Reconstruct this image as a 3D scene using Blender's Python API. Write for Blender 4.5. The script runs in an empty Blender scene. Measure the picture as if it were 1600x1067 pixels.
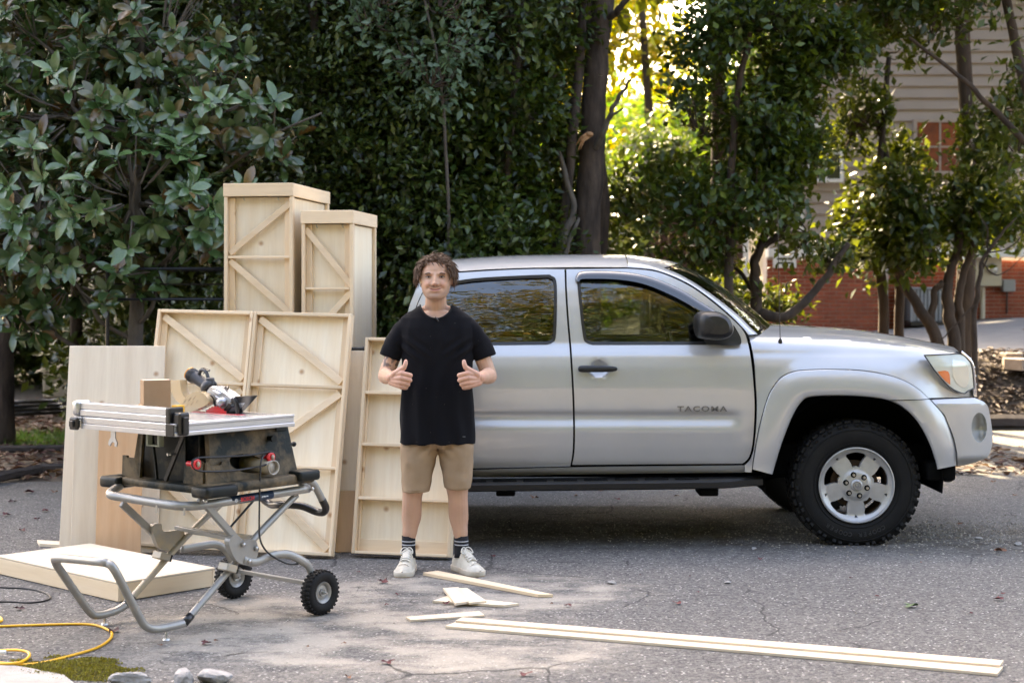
import bpy, bmesh, math, random
import numpy as np
from mathutils import Vector, Matrix, Quaternion, noise as mnoise
from mathutils.geometry import delaunay_2d_cdt

random.seed(7)
RNG = np.random.default_rng(11)
R = math.radians
SC = bpy.context.scene
COL = SC.collection

# ------------------------------------------------------------------ camera
F, HZ, CH = 2500.0, 455.0, 1.6           # focal length in photo pixels, horizon row, camera height
cam_data = bpy.data.cameras.new('camera')
cam = bpy.data.objects.new('camera', cam_data)
COL.objects.link(cam)
cam.location = (0, 0, CH)
cam.rotation_euler = (R(90), 0, 0)
cam_data.sensor_width = 36
cam_data.lens = F / 1600 * 36
cam_data.shift_y = -(533.5 - HZ) / 1600
cam_data.clip_end = 600
cam_data.dof.use_dof = True
cam_data.dof.focus_distance = 8.9
cam_data.dof.aperture_fstop = 2.8
SC.camera = cam

# ------------------------------------------------------------------ sky and sun
SUN_EL, SUN_AZ = 38, -16                 # low sun behind the trees, azimuth from +Y towards +X
world = bpy.data.worlds.new('World')
SC.world = world
world.use_nodes = True
wn = world.node_tree
wn.nodes.clear()
sky = wn.nodes.new('ShaderNodeTexSky')
sky.sky_type = 'NISHITA'
sky.sun_disc = False
sky.sun_elevation = R(SUN_EL)
sky.sun_rotation = R(SUN_AZ)
sky.air_density = 1.0
sky.dust_density = 6.0
sky.ozone_density = 0.0
bg = wn.nodes.new('ShaderNodeBackground')
bg.inputs['Strength'].default_value = 0.15
wo = wn.nodes.new('ShaderNodeOutputWorld')
wn.links.new(sky.outputs[0], bg.inputs[0])
wn.links.new(bg.outputs[0], wo.inputs[0])
sun_d = bpy.data.lights.new('sun', 'SUN')
sun_d.energy = 4.0
sun_d.angle = R(0.53)
sun_d.color = (1.0, 0.83, 0.55)
sun = bpy.data.objects.new('sun', sun_d)
COL.objects.link(sun)
sd = Vector((math.sin(R(SUN_AZ)) * math.cos(R(SUN_EL)), math.cos(R(SUN_AZ)) * math.cos(R(SUN_EL)), math.sin(R(SUN_EL))))
sun.rotation_euler = sd.to_track_quat('Z', 'Y').to_euler()

SC.view_settings.view_transform = 'Standard'
SC.view_settings.look = 'None'
SC.view_settings.gamma = 1
SC.view_settings.use_curve_mapping = False
SC.view_settings.exposure = 3.15
SC.view_settings.use_white_balance = True       # the camera's daylight-shade white balance
SC.view_settings.white_balance_temperature = 7100
SC.view_settings.white_balance_tint = 13
SC.cycles.use_denoising = True
SC.cycles.max_bounces = 7
SC.cycles.transparent_max_bounces = 12
SC.cycles.sample_clamp_indirect = 6
SC.cycles.caustics_reflective = False
SC.cycles.caustics_refractive = False

# ------------------------------------------------------------------ pixel helpers (photo pixel + known depth or plane -> point)
def PX(x, y, Y):
    return Vector(((x - 800) / F * Y, Y, CH - (y - HZ) / F * Y))
def PG(x, y, z=0.0):
    Y = F * (CH - z) / (y - HZ)
    return Vector(((x - 800) / F * Y, Y, z))

# ------------------------------------------------------------------ materials
MATS = {}
def nn(nt, kind, **kw):
    n = nt.nodes.new(kind)
    for k, v in kw.items():
        if k in n.inputs: n.inputs[k].default_value = v
        else: setattr(n, k, v)
    return n
def rgba(c): return (c[0], c[1], c[2], 1.0)
def M(name, col, rough=.5, metal=0., col2=None, vscale=4., stretch=(1, 1, 1), var=.5, bump=0., bscale=60., bstretch=None,
      spec=.5, coat=0., objrand=0., detail=5., rough2=None, sss=0., alpha=None, mid=.5):
    if name in MATS: return MATS[name]
    m = bpy.data.materials.new(name)
    m.use_nodes = True
    nt = m.node_tree
    b = nt.nodes['Principled BSDF']
    b.inputs['Base Color'].default_value = rgba(col)
    b.inputs['Roughness'].default_value = rough
    b.inputs['Metallic'].default_value = metal
    b.inputs['Specular IOR Level'].default_value = spec
    if coat:
        b.inputs['Coat Weight'].default_value = coat
        b.inputs['Coat Roughness'].default_value = .04
    if sss:
        b.inputs['Subsurface Weight'].default_value = sss
        b.inputs['Subsurface Radius'].default_value = (.012, .005, .003)
        b.inputs['Subsurface Scale'].default_value = 1.0
    tc = nn(nt, 'ShaderNodeTexCoord')
    last = None
    if col2 is not None:
        mp = nn(nt, 'ShaderNodeMapping'); mp.inputs['Scale'].default_value = stretch
        nz = nn(nt, 'ShaderNodeTexNoise', Scale=vscale, Detail=detail, Roughness=.6)
        nt.links.new(tc.outputs['Object'], mp.inputs[0]); nt.links.new(mp.outputs[0], nz.inputs['Vector'])
        if objrand:
            oi = nn(nt, 'ShaderNodeObjectInfo')
            cx = nn(nt, 'ShaderNodeVectorMath', operation='MULTIPLY_ADD')
            cmb = nn(nt, 'ShaderNodeCombineXYZ')
            for i in range(3): nt.links.new(oi.outputs['Random'], cmb.inputs[i])
            nt.links.new(cmb.outputs[0], cx.inputs[0]); cx.inputs[1].default_value = (37, 53, 91)
            nt.links.new(mp.outputs[0], cx.inputs[2]); nt.links.new(cx.outputs[0], nz.inputs['Vector'])
        rp = nn(nt, 'ShaderNodeValToRGB')
        rp.color_ramp.elements[0].position = mid - var * .35
        rp.color_ramp.elements[1].position = mid + var * .35
        rp.color_ramp.elements[0].color = rgba(col); rp.color_ramp.elements[1].color = rgba(col2)
        nt.links.new(nz.outputs['Fac'], rp.inputs[0])
        last = rp.outputs[0]
        if objrand:
            hs = nn(nt, 'ShaderNodeHueSaturation')
            mr = nn(nt, 'ShaderNodeMapRange'); mr.inputs['To Min'].default_value = 1 - objrand; mr.inputs['To Max'].default_value = 1 + objrand * .6
            nt.links.new(oi.outputs['Random'], mr.inputs[0]); nt.links.new(mr.outputs[0], hs.inputs['Value'])
            nt.links.new(last, hs.inputs['Color']); last = hs.outputs[0]
        nt.links.new(last, b.inputs['Base Color'])
        if rough2 is not None:
            m2 = nn(nt, 'ShaderNodeMapRange'); m2.inputs['To Min'].default_value = rough; m2.inputs['To Max'].default_value = rough2
            nt.links.new(nz.outputs['Fac'], m2.inputs[0]); nt.links.new(m2.outputs[0], b.inputs['Roughness'])
    if bump:
        mp2 = nn(nt, 'ShaderNodeMapping'); mp2.inputs['Scale'].default_value = bstretch or stretch
        n2 = nn(nt, 'ShaderNodeTexNoise', Scale=bscale, Detail=4.)
        bp = nn(nt, 'ShaderNodeBump', Strength=bump, Distance=.01)
        nt.links.new(tc.outputs['Object'], mp2.inputs[0]); nt.links.new(mp2.outputs[0], n2.inputs['Vector'])
        nt.links.new(n2.outputs['Fac'], bp.inputs['Height']); nt.links.new(bp.outputs[0], b.inputs['Normal'])
    MATS[name] = m
    return m

def leaf_mat(name, cols, rough=.38, trans=.35, tcol=None, spec=.5):
    """cols: list of colours picked at random per leaf."""
    if name in MATS: return MATS[name]
    m = bpy.data.materials.new(name); m.use_nodes = True
    nt = m.node_tree; nt.nodes.clear()
    out = nn(nt, 'ShaderNodeOutputMaterial')
    b = nn(nt, 'ShaderNodeBsdfPrincipled', Roughness=rough); b.inputs['Specular IOR Level'].default_value = spec
    g = nn(nt, 'ShaderNodeNewGeometry')
    rp = nn(nt, 'ShaderNodeValToRGB')
    e = rp.color_ramp.elements
    for i, c in enumerate(cols):
        p = i / max(1, len(cols) - 1)
        if i < 2: el = e[i]; el.position = p
        else: el = e.new(p)
        el.color = rgba(c)
    nt.links.new(g.outputs['Random Per Island'], rp.inputs[0])
    nt.links.new(rp.outputs[0], b.inputs['Base Color'])
    t = nn(nt, 'ShaderNodeBsdfTranslucent')
    if tcol is None:
        hs = nn(nt, 'ShaderNodeHueSaturation', Saturation=1.15, Value=1.7)
        nt.links.new(rp.outputs[0], hs.inputs['Color']); nt.links.new(hs.outputs[0], t.inputs[0])
    else: t.inputs[0].default_value = rgba(tcol)
    mx = nn(nt, 'ShaderNodeMixShader', Fac=trans)
    nt.links.new(b.outputs[0], mx.inputs[1]); nt.links.new(t.outputs[0], mx.inputs[2]); nt.links.new(mx.outputs[0], out.inputs[0])
    MATS[name] = m
    return m

# ------------------------------------------------------------------ object helpers
def raw(name, verts, faces, mat=None, smooth=False):
    me = bpy.data.meshes.new(name)
    me.from_pydata([tuple(v) for v in verts], [], faces)
    if mat: me.materials.append(mat)
    if smooth: me.shade_smooth()
    me.update()
    return me
def setp(o, label=None, cat=None, group=None, kind=None):
    if label: o['label'] = label
    if cat: o['category'] = cat
    if group: o['group'] = group
    if kind: o['kind'] = kind
    return o
class Thing:
    """Empty at a thing's base; parts are built in world coordinates unless local=True."""
    def __init__(s, name, loc, label, cat, group=None, rot=None):
        s.o = bpy.data.objects.new(name, None)
        COL.objects.link(s.o)
        s.loc = Vector(loc)
        s.mat = Matrix.Translation(s.loc) @ (rot.to_4x4() if rot is not None else Matrix.Identity(4))
        s.inv = s.mat.inverted()
        s.o.matrix_world = s.mat
        s.local = rot is not None
        s.o.empty_display_size = .2
        setp(s.o, label, cat, group)
    def part(s, name, verts, faces, mat, parent=None, smooth=False, label=None, kind=None):
        if not s.local: verts = [Vector(v) - s.loc for v in verts]
        me = raw(name, verts, faces, mat, smooth)
        return s.add(name, me, parent, label, kind)
    def add(s, name, me, parent=None, label=None, kind=None, mw=None):
        o = bpy.data.objects.new(name, me)
        COL.objects.link(o)
        o.parent = parent or s.o
        if mw is not None: o.matrix_local = mw
        if label: o['label'] = label
        if kind: o['kind'] = kind
        return o
def single(name, verts, faces, mat, label=None, cat=None, group=None, kind=None, smooth=False, base=None):
    vs = [Vector(v) for v in verts]
    if base is None:
        base = Vector((sum(v.x for v in vs) / len(vs), sum(v.y for v in vs) / len(vs), min(v.z for v in vs)))
    base = Vector(base)
    me = raw(name, [v - base for v in vs], faces, mat, smooth)
    o = bpy.data.objects.new(name, me); COL.objects.link(o); o.location = base
    return setp(o, label, cat, group, kind)
def structure(name, verts, faces, mat, smooth=False):
    return single(name, verts, faces, mat, kind='structure', smooth=smooth, base=(0, 0, 0))

# ------------------------------------------------------------------ shape helpers: each returns (verts, faces)
def join(*parts):
    V, Fc = [], []
    for v, f in parts:
        k = len(V); V += [Vector(p) for p in v]; Fc += [tuple(i + k for i in q) for q in f]
    return V, Fc
def xf(vf, m): return [m @ Vector(v) for v in vf[0]], vf[1]
def cbox(x0, x1, y0, y1, z0, z1, c=.002):
    """box with chamfered edges"""
    c = min(c, (x1 - x0) * .3, (y1 - y0) * .3, (z1 - z0) * .3)
    bm = bmesh.new()
    bmesh.ops.create_cube(bm, size=1)
    for v in bm.verts: v.co = Vector(((x0 + x1) / 2 + v.co.x * (x1 - x0), (y0 + y1) / 2 + v.co.y * (y1 - y0), (z0 + z1) / 2 + v.co.z * (z1 - z0)))
    if c > 0: bmesh.ops.bevel(bm, geom=bm.edges[:], offset=c, segments=1, affect='EDGES')
    bm.verts.index_update()
    r = [v.co.copy() for v in bm.verts], [tuple(v.index for v in f.verts) for f in bm.faces]
    bm.free()
    return r
def rbox(x0, x1, y0, y1, z0, z1, r=.02, seg=3):
    bm = bmesh.new()
    bmesh.ops.create_cube(bm, size=1)
    for v in bm.verts: v.co = Vector(((x0 + x1) / 2 + v.co.x * (x1 - x0), (y0 + y1) / 2 + v.co.y * (y1 - y0), (z0 + z1) / 2 + v.co.z * (z1 - z0)))
    bmesh.ops.bevel(bm, geom=bm.edges[:], offset=r, segments=seg, affect='EDGES', profile=.5)
    bm.verts.index_update()
    q = [v.co.copy() for v in bm.verts], [tuple(v.index for v in f.verts) for f in bm.faces]
    bm.free()
    return q
def catmull(pts, n=8, closed=False):
    P = [Vector(p) for p in pts]; out = []
    N = len(P)
    rng = range(N if closed else N - 1)
    for i in rng:
        if closed: a, b, c, d = P[(i - 1) % N], P[i], P[(i + 1) % N], P[(i + 2) % N]
        else: a, b, c, d = P[max(0, i - 1)], P[i], P[i + 1], P[min(N - 1, i + 2)]
        for k in range(n):
            t = k / n
            out.append(.5 * ((2 * b) + (-a + c) * t + (2 * a - 5 * b + 4 * c - d) * t * t + (-a + 3 * b - 3 * c + d) * t ** 3))
    if not closed: out.append(P[-1])
    return out
def tube(path, rad, seg=10, caps=True, closed=False, flat=None):
    """swept tube; rad number or list; flat=(a,b) scales the two cross axes"""
    P = [Vector(p) for p in path]; N = len(P)
    rr = [rad] * N if not hasattr(rad, '__len__') else list(rad)
    V, Fc = [], []
    tan = []
    for i in range(N):
        if closed: t = P[(i + 1) % N] - P[i - 1]
        else: t = P[min(N - 1, i + 1)] - P[max(0, i - 1)]
        tan.append(t.normalized())
    up = Vector((0, 0, 1)) if abs(tan[0].z) < .9 else Vector((1, 0, 0))
    nrm = (up - tan[0] * up.dot(tan[0])).normalized()
    fa, fb = flat or (1, 1)
    for i in range(N):
        if i:
            q = tan[i - 1].rotation_difference(tan[i]); nrm = q @ nrm
            nrm = (nrm - tan[i] * nrm.dot(tan[i])).normalized()
        bi = tan[i].cross(nrm)
        for k in range(seg):
            a = 2 * math.pi * k / seg
            V.append(P[i] + rr[i] * (nrm * math.cos(a) * fa + bi * math.sin(a) * fb))
    for i in range(N if closed else N - 1):
        j = (i + 1) % N
        for k in range(seg):
            l = (k + 1) % seg
            Fc.append((i * seg + k, i * seg + l, j * seg + l, j * seg + k))
    if caps and not closed:
        Fc.append(tuple(range(seg - 1, -1, -1))); Fc.append(tuple((N - 1) * seg + k for k in range(seg)))
    return V, Fc
def cyl(p0, p1, r0, r1=None, seg=16): return tube([p0, p1], [r0, r0 if r1 is None else r1], seg)
def bar(p0, p1, w, t, up=(0, 0, 1), c=.002):
    """rectangular bar from p0 to p1: w across (perp to up), t along up"""
    p0, p1, up = Vector(p0), Vector(p1), Vector(up)
    d = p1 - p0; L = d.length; d.normalize()
    s = d.cross(up).normalized(); u = s.cross(d).normalized()
    m = Matrix((d, s, u)).transposed().to_4x4(); m.translation = p0
    return xf(cbox(0, L, -w / 2, w / 2, -t / 2, t / 2, c), m)
def lathe(prof, origin, axis, seg=32, ref=None, closed=False):
    """prof: (r, h) pairs revolved about axis"""
    ax = Vector(axis).normalized()
    a = Vector(ref) if ref else (Vector((0, 0, 1)) if abs(ax.z) < .9 else Vector((1, 0, 0)))
    a = (a - ax * a.dot(ax)).normalized(); b = ax.cross(a)
    O = Vector(origin); V, Fc = [], []
    for r, h in prof:
        for k in range(seg):
            t = 2 * math.pi * k / seg
            V.append(O + ax * h + (a * math.cos(t) + b * math.sin(t)) * r)
    n = len(prof)
    for i in range(n if closed else n - 1):
        j = (i + 1) % n
        for k in range(seg):
            l = (k + 1) % seg
            Fc.append((i * seg + k, i * seg + l, j * seg + l, j * seg + k))
    return V, Fc
def grid(rows):
    V = [p for r in rows for p in r]; w = len(rows[0]); Fc = []
    for i in range(len(rows) - 1):
        for j in range(w - 1):
            Fc.append((i * w + j, i * w + j + 1, (i + 1) * w + j + 1, (i + 1) * w + j))
    return V, Fc
def sphere(c, r, seg=16, rings=10):
    c = Vector(c); r = Vector((r, r, r)) if not hasattr(r, '__len__') else Vector(r)
    rows = []
    for i in range(rings + 1):
        a = math.pi * i / rings
        rows.append([c + Vector((r.x * math.sin(a) * math.cos(2 * math.pi * k / seg), r.y * math.sin(a) * math.sin(2 * math.pi * k / seg), r.z * math.cos(a))) for k in range(seg + 1)])
    return grid(rows)
def inpoly(p, poly):
    x, y = p; c = False; n = len(poly); j = n - 1
    for i in range(n):
        xi, yi = poly[i]; xj, yj = poly[j]
        if (yi > y) != (yj > y) and x < (xj - xi) * (y - yi) / (yj - yi) + xi: c = not c
        j = i
    return c
def resample(poly, step):
    out = []
    n = len(poly)
    for i in range(n):
        a, b = Vector(poly[i]).to_2d(), Vector(poly[(i + 1) % n]).to_2d()
        k = max(1, int(math.ceil((b - a).length / step)))
        for j in range(k): out.append(a.lerp(b, j / k))
    return out
def region(poly, step, holes=()):
    """fill a 2D outline (with holes) by a fine triangle mesh -> pts, tris, list of boundary loops"""
    loops = [resample(poly, step)] + [resample(h, step) for h in holes]
    pts, edges, bl = [], [], []
    for lp in loops:
        k = len(pts); n = len(lp)
        pts += [Vector(p) for p in lp]; edges += [(k + i, k + (i + 1) % n) for i in range(n)]
        bl.append(list(range(k, k + n)))
    bp = np.array([(p.x, p.y) for p in pts])
    P0 = [(p.x, p.y) for p in loops[0]]; H = [[(p.x, p.y) for p in l] for l in loops[1:]]
    x0, y0 = bp.min(0); x1, y1 = bp.max(0)
    y = y0 + step * .5; r = 0
    while y < y1:
        x = x0 + step * (.5 if r % 2 else 1.0)
        while x < x1:
            if inpoly((x, y), P0) and not any(inpoly((x, y), h) for h in H):
                if ((bp - (x, y)) ** 2).sum(1).min() > (step * .55) ** 2: pts.append(Vector((x, y)))
            x += step
        y += step * .87; r += 1
    ov, oe, of, *_ = delaunay_2d_cdt(pts, edges, [], 0, 1e-7)
    tris = []
    for t in of:
        cx = sum(ov[i].x for i in t) / len(t); cy = sum(ov[i].y for i in t) / len(t)
        if inpoly((cx, cy), P0) and not any(inpoly((cx, cy), h) for h in H): tris.append(tuple(t))
    return [(p.x, p.y) for p in ov], tris, bl
def edges_of(tris):
    cnt = {}
    for t in tris:
        for i in range(len(t)):
            a, b = t[i], t[(i + 1) % len(t)]
            cnt.setdefault((min(a, b), max(a, b)), []).append((a, b))
    return [v[0] for v in cnt.values() if len(v) == 1]
def lip(verts, tris, off):
    """give an open sheet a turned-in edge: extrude the border by off (vector or function of the point)"""
    V = list(verts); Fc = list(tris); mp = {}
    for a, b in edges_of(tris):
        for i in (a, b):
            if i not in mp:
                mp[i] = len(V); V.append(V[i] + (off(V[i]) if callable(off) else Vector(off)))
        Fc.append((b, a, mp[a], mp[b]))
    return V, Fc
def extrude2d(poly, fn, n0, n1):
    """prism from a 2D outline; fn(u, v, n) -> point"""
    k = len(poly)
    V = [fn(u, v, n0) for u, v in poly] + [fn(u, v, n1) for u, v in poly]
    Fc = [tuple(range(k)), tuple(range(2 * k - 1, k - 1, -1))] + [(i, k + i, k + (i + 1) % k, (i + 1) % k) for i in range(k)]
    return V, Fc
def sstep(a, b, x):
    t = max(0., min(1., (x - a) / (b - a))); return t * t * (3 - 2 * t)
def interp(x, xs, ys): return float(np.interp(x, xs, ys))
def text_mesh(txt, size, ext=.001, mat=None, shear=0., bold=0., spacing=1.0):
    c = bpy.data.curves.new('lettering', 'FONT')
    c.body = txt; c.size = size; c.extrude = ext; c.shear = shear; c.offset = bold; c.space_character = spacing
    c.align_x = 'CENTER'; c.align_y = 'CENTER'; c.resolution_u = 3
    o = bpy.data.objects.new('lettering', c); COL.objects.link(o)
    bpy.context.view_layer.update()
    me = bpy.data.meshes.new_from_object(o.evaluated_get(bpy.context.evaluated_depsgraph_get()))
    bpy.data.objects.remove(o); bpy.data.curves.remove(c)
    me.materials.clear()
    if mat: me.materials.append(mat)
    return me
def remeshed(vf, voxel, smooth_it=4, mat=None, fac=.5):
    """union of overlapping closed shapes into one continuous skin"""
    me = raw('tmp', vf[0], vf[1])
    bm = bmesh.new(); bm.from_mesh(me)
    bmesh.ops.remove_doubles(bm, verts=bm.verts[:], dist=2e-5)
    bmesh.ops.recalc_face_normals(bm, faces=bm.faces[:]); bm.to_mesh(me); bm.free()
    o = bpy.data.objects.new('tmp', me); COL.objects.link(o)
    md = o.modifiers.new('r', 'REMESH'); md.mode = 'VOXEL'; md.voxel_size = voxel; md.use_smooth_shade = True
    if smooth_it:
        ms = o.modifiers.new('s', 'SMOOTH'); ms.factor = fac; ms.iterations = smooth_it
    bpy.context.view_layer.update()
    out = bpy.data.meshes.new_from_object(o.evaluated_get(bpy.context.evaluated_depsgraph_get()))
    bpy.data.objects.remove(o); bpy.data.meshes.remove(me)
    out.materials.clear()
    if mat: out.materials.append(mat)
    out.shade_smooth()
    return out
# ================================================================== GROUND
def terrain_h(X, Y):
    h = 0.0
    right = sstep(1.5, 3.6, X)
    h += right * (.80 * sstep(18.5, 20.7, Y) + (.13 + .22 * sstep(6.0, 8.5, X)) * sstep(20.7, 27, Y))
    h += (1 - right) * (.25 * sstep(16, 26, Y))
    return h
def fbm(x, y, z=0., o=3): return mnoise.fractal(Vector((x, y, z)), 1.0, 2.0, o)

def asphalt_material():
    m = bpy.data.materials.new('asphalt'); m.use_nodes = True
    nt = m.node_tree; b = nt.nodes['Principled BSDF']; L = nt.links.new
    tc = nn(nt, 'ShaderNodeTexCoord'); co = tc.outputs['Object']
    def noise(scale, detail=4, rough=.6, stretch=None):
        n = nn(nt, 'ShaderNodeTexNoise', Scale=scale, Detail=detail, Roughness=rough)
        if stretch:
            mp = nn(nt, 'ShaderNodeMapping'); mp.inputs['Scale'].default_value = stretch
            L(co, mp.inputs[0]); L(mp.outputs[0], n.inputs['Vector'])
        else: L(co, n.inputs['Vector'])
        return n.outputs['Fac']
    def ramp(fac, p0, c0, p1, c1):
        r = nn(nt, 'ShaderNodeValToRGB'); e = r.color_ramp.elements
        e[0].position, e[1].position = p0, p1; e[0].color, e[1].color = rgba(c0), rgba(c1)
        L(fac, r.inputs[0]); return r.outputs[0]
    def mix(fac, a, c, mode='MIX'):
        x = nn(nt, 'ShaderNodeMix', data_type='RGBA', blend_type=mode)
        if hasattr(fac, 'links'): L(fac, x.inputs[0])
        else: x.inputs[0].default_value = fac
        for i, v in ((6, a), (7, c)):
            if hasattr(v, 'links'): L(v, x.inputs[i])
            else: x.inputs[i].default_value = rgba(v)
        return x.outputs[2]
    def math_(op, a, c=None, d=None):
        x = nn(nt, 'ShaderNodeMath', operation=op)
        for i, v in enumerate((a, c, d)):
            if v is None: continue
            if hasattr(v, 'links'): L(v, x.inputs[i])
            else: x.inputs[i].default_value = v
        return x.outputs[0]
    base = ramp(noise(.9, 6), .3, (.052, .050, .049), .72, (.098, .094, .090))
    base = mix(.55, base, ramp(noise(7, 5), .35, (.042, .041, .041), .7, (.115, .110, .105)))
    # aggregate: pale and dark stones
    vo = nn(nt, 'ShaderNodeTexVoronoi', Scale=72.); L(co, vo.inputs['Vector'])
    sep = nn(nt, 'ShaderNodeSeparateColor'); L(vo.outputs['Color'], sep.inputs[0])
    stone = ramp(sep.outputs[0], .0, (.018, .018, .019), 1., (.27, .255, .235))
    base = mix(.58, base, stone)
    sp = math_('MULTIPLY', math_('GREATER_THAN', sep.outputs[1], .93), math_('LESS_THAN', vo.outputs['Distance'], .42))
    base = mix(sp, base, (.52, .50, .46))
    vo2 = nn(nt, 'ShaderNodeTexVoronoi', Scale=190.); L(co, vo2.inputs['Vector'])
    sep2 = nn(nt, 'ShaderNodeSeparateColor'); L(vo2.outputs['Color'], sep2.inputs[0])
    base = mix(.35, base, ramp(sep2.outputs[0], .1, (.018, .018, .019), .95, (.20, .192, .182)))
    # dirt under and before the truck, darkened to paint in its shade
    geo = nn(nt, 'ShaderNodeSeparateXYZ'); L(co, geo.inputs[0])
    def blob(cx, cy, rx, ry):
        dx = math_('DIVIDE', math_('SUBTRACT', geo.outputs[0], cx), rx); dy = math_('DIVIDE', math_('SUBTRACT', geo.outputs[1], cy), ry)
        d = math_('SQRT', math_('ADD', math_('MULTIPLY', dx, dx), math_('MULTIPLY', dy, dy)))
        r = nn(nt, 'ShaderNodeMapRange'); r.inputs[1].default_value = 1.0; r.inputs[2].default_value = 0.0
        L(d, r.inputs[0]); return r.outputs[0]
    dirt_shade = math_('MAXIMUM', blob(3.0, 10.35, 1.5, .75), blob(1.0, 10.6, 2.4, .95))
    dm = math_('MULTIPLY', math_('SMOOTH_MIN', math_('MULTIPLY', dirt_shade, 2.2), 1.0, .2), ramp(noise(5.5, 6, .7), .38, (0, 0, 0), .62, (1, 1, 1)))
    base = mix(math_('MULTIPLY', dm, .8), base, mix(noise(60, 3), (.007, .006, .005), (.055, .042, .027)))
    # sawdust drifts, blown around the saw
    sd_ = math_('MAXIMUM', blob(-.85, 7.6, 1.3, 1.1), math_('MAXIMUM', blob(-.3, 7.2, 1.1, .7), blob(-.15, 8.5, 1.1, .65)))
    sn = ramp(noise(2.6, 6, .62, (1., 1.6, 1)), .34, (0, 0, 0), .70, (1, 1, 1))
    fine = ramp(noise(130, 3, .7), .38, (0, 0, 0), .60, (1, 1, 1))
    sm = math_('MULTIPLY', math_('MINIMUM', math_('MULTIPLY', sd_, 2.6), 1.0), sn)
    gr_ = noise(150, 3, .75)
    grm = nn(nt, 'ShaderNodeMapRange'); grm.inputs[1].default_value = -.22; grm.inputs[2].default_value = .22
    L(math_('SUBTRACT', math_('MULTIPLY', sm, .95), math_('ADD', gr_, -.08)), grm.inputs[0])
    sm = math_('MULTIPLY', math_('ADD', math_('MULTIPLY', grm.outputs[0], .8), .2), math_('MINIMUM', math_('MULTIPLY', sm, 3.), 1.0))
    base = mix(math_('MULTIPLY', sm, .66), base, (.42, .375, .31))
    # cracks
    wv = nn(nt, 'ShaderNodeTexNoise', Scale=2.2, Detail=5.); L(co, wv.inputs['Vector'])
    vm = nn(nt, 'ShaderNodeVectorMath', operation='MULTIPLY_ADD'); vm.inputs[1].default_value = (.35, .35, 0)
    L(wv.outputs['Color'], vm.inputs[0]); L(co, vm.inputs[2])
    cr = nn(nt, 'ShaderNodeTexVoronoi', feature='DISTANCE_TO_EDGE', Scale=1.15); L(vm.outputs[0], cr.inputs['Vector'])
    cm = math_('MULTIPLY', math_('LESS_THAN', cr.outputs[0], .008), math_('GREATER_THAN', noise(.7, 2), .55))
    cr2 = nn(nt, 'ShaderNodeTexVoronoi', feature='DISTANCE_TO_EDGE', Scale=6.); L(vm.outputs[0], cr2.inputs['Vector'])
    cm2 = math_('MULTIPLY', math_('LESS_THAN', cr2.outputs[0], .014), math_('GREATER_THAN', noise(.8, 3), .61))
    cm = math_('MAXIMUM', cm, cm2)
    cm = math_('MULTIPLY', cm, math_('SUBTRACT', 1.0, sm))
    base = mix(math_('MULTIPLY', cm, .65), base, (.02, .02, .02))
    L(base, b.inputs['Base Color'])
    b.inputs['Roughness'].default_value = .9
    b.inputs['Specular IOR Level'].default_value = .3
    bp = nn(nt, 'ShaderNodeBump', Strength=1., Distance=.008)
    hgt = math_('ADD', math_('SUBTRACT', math_('MULTIPLY', vo.outputs['Distance'], -.6), math_('MULTIPLY', cm, 1.5)), math_('MULTIPLY', noise(3, 3), .6))
    L(hgt, bp.inputs['Height']); L(bp.outputs[0], b.inputs['Normal'])
    return m
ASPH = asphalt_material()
SOIL = M('forest_soil', (.05, .035, .024), .95, col2=(.10, .075, .05), vscale=6, bump=.8, bscale=30)
CONC = M('concrete', (.24, .23, .215), .9, col2=(.33, .31, .285), vscale=9, bump=.3, bscale=120)
FARDRIVE = M('pale_asphalt', (.10, .10, .105), .9, col2=(.14, .138, .138), vscale=3, bump=.3, bscale=80)

rows = []
for Y in list(np.arange(-60, 12, 6.)) + list(np.arange(12, 32, .5)) + list(np.arange(32, 330, 12.)):
    rows.append([Vector((X, Y, terrain_h(X, Y) - .006 + (.03 * fbm(X * .6, Y * .6) * sstep(13.5, 15, Y) * (1 - sstep(1, 2.5, X) * (1 - sstep(18.3, 19, Y))) if Y < 40 else 0)))
                 for X in list(np.arange(-260, -20, 24.)) + list(np.arange(-20, 20, .5)) + list(np.arange(20, 270, 24.))])
V, Fc = grid(rows)
structure('ground', V, [tuple(reversed(f)) for f in Fc], SOIL, smooth=True)

# asphalt drive: flat, its back edge runs along the planting beds
edge = [(-30, 13.4), (-6, 13.35), (-4.7, 13.2), (-3.9, 13.5), (-2.5, 13.6), (.5, 13.8), (2.2, 14.6), (3.2, 16.8), (4.2, 18.25), (7, 18.45), (30, 18.6)]
ex = [Vector((x, interp(x, [e[0] for e in edge], [e[1] for e in edge]), 0)) for x in list(np.arange(-30, -6, 2.)) + list(np.arange(-6, 8, .2)) + list(np.arange(8, 31, 2.))]
ex = [Vector((p.x, p.y + .06 * fbm(p.x * 2, 3), 0)) for p in ex]
rows = []
for p in ex:
    rows.append([Vector((p.x, y, 0.0)) for y in (-30, 0, 4, 6, 8, 10, 12)] + [Vector((p.x, p.y, .0))])
V, Fc = grid(rows)
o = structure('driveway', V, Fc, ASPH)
# the lane that climbs to the house
rows = []
for Y in np.arange(20.75, 26.6, .45):
    rows.append([Vector((X, Y, terrain_h(X, Y) + .012)) for X in np.arange(3.6, 24, .8)])
V, Fc = grid(rows)
structure('lane', V, [tuple(reversed(f)) for f in Fc], FARDRIVE, smooth=True)

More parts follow.
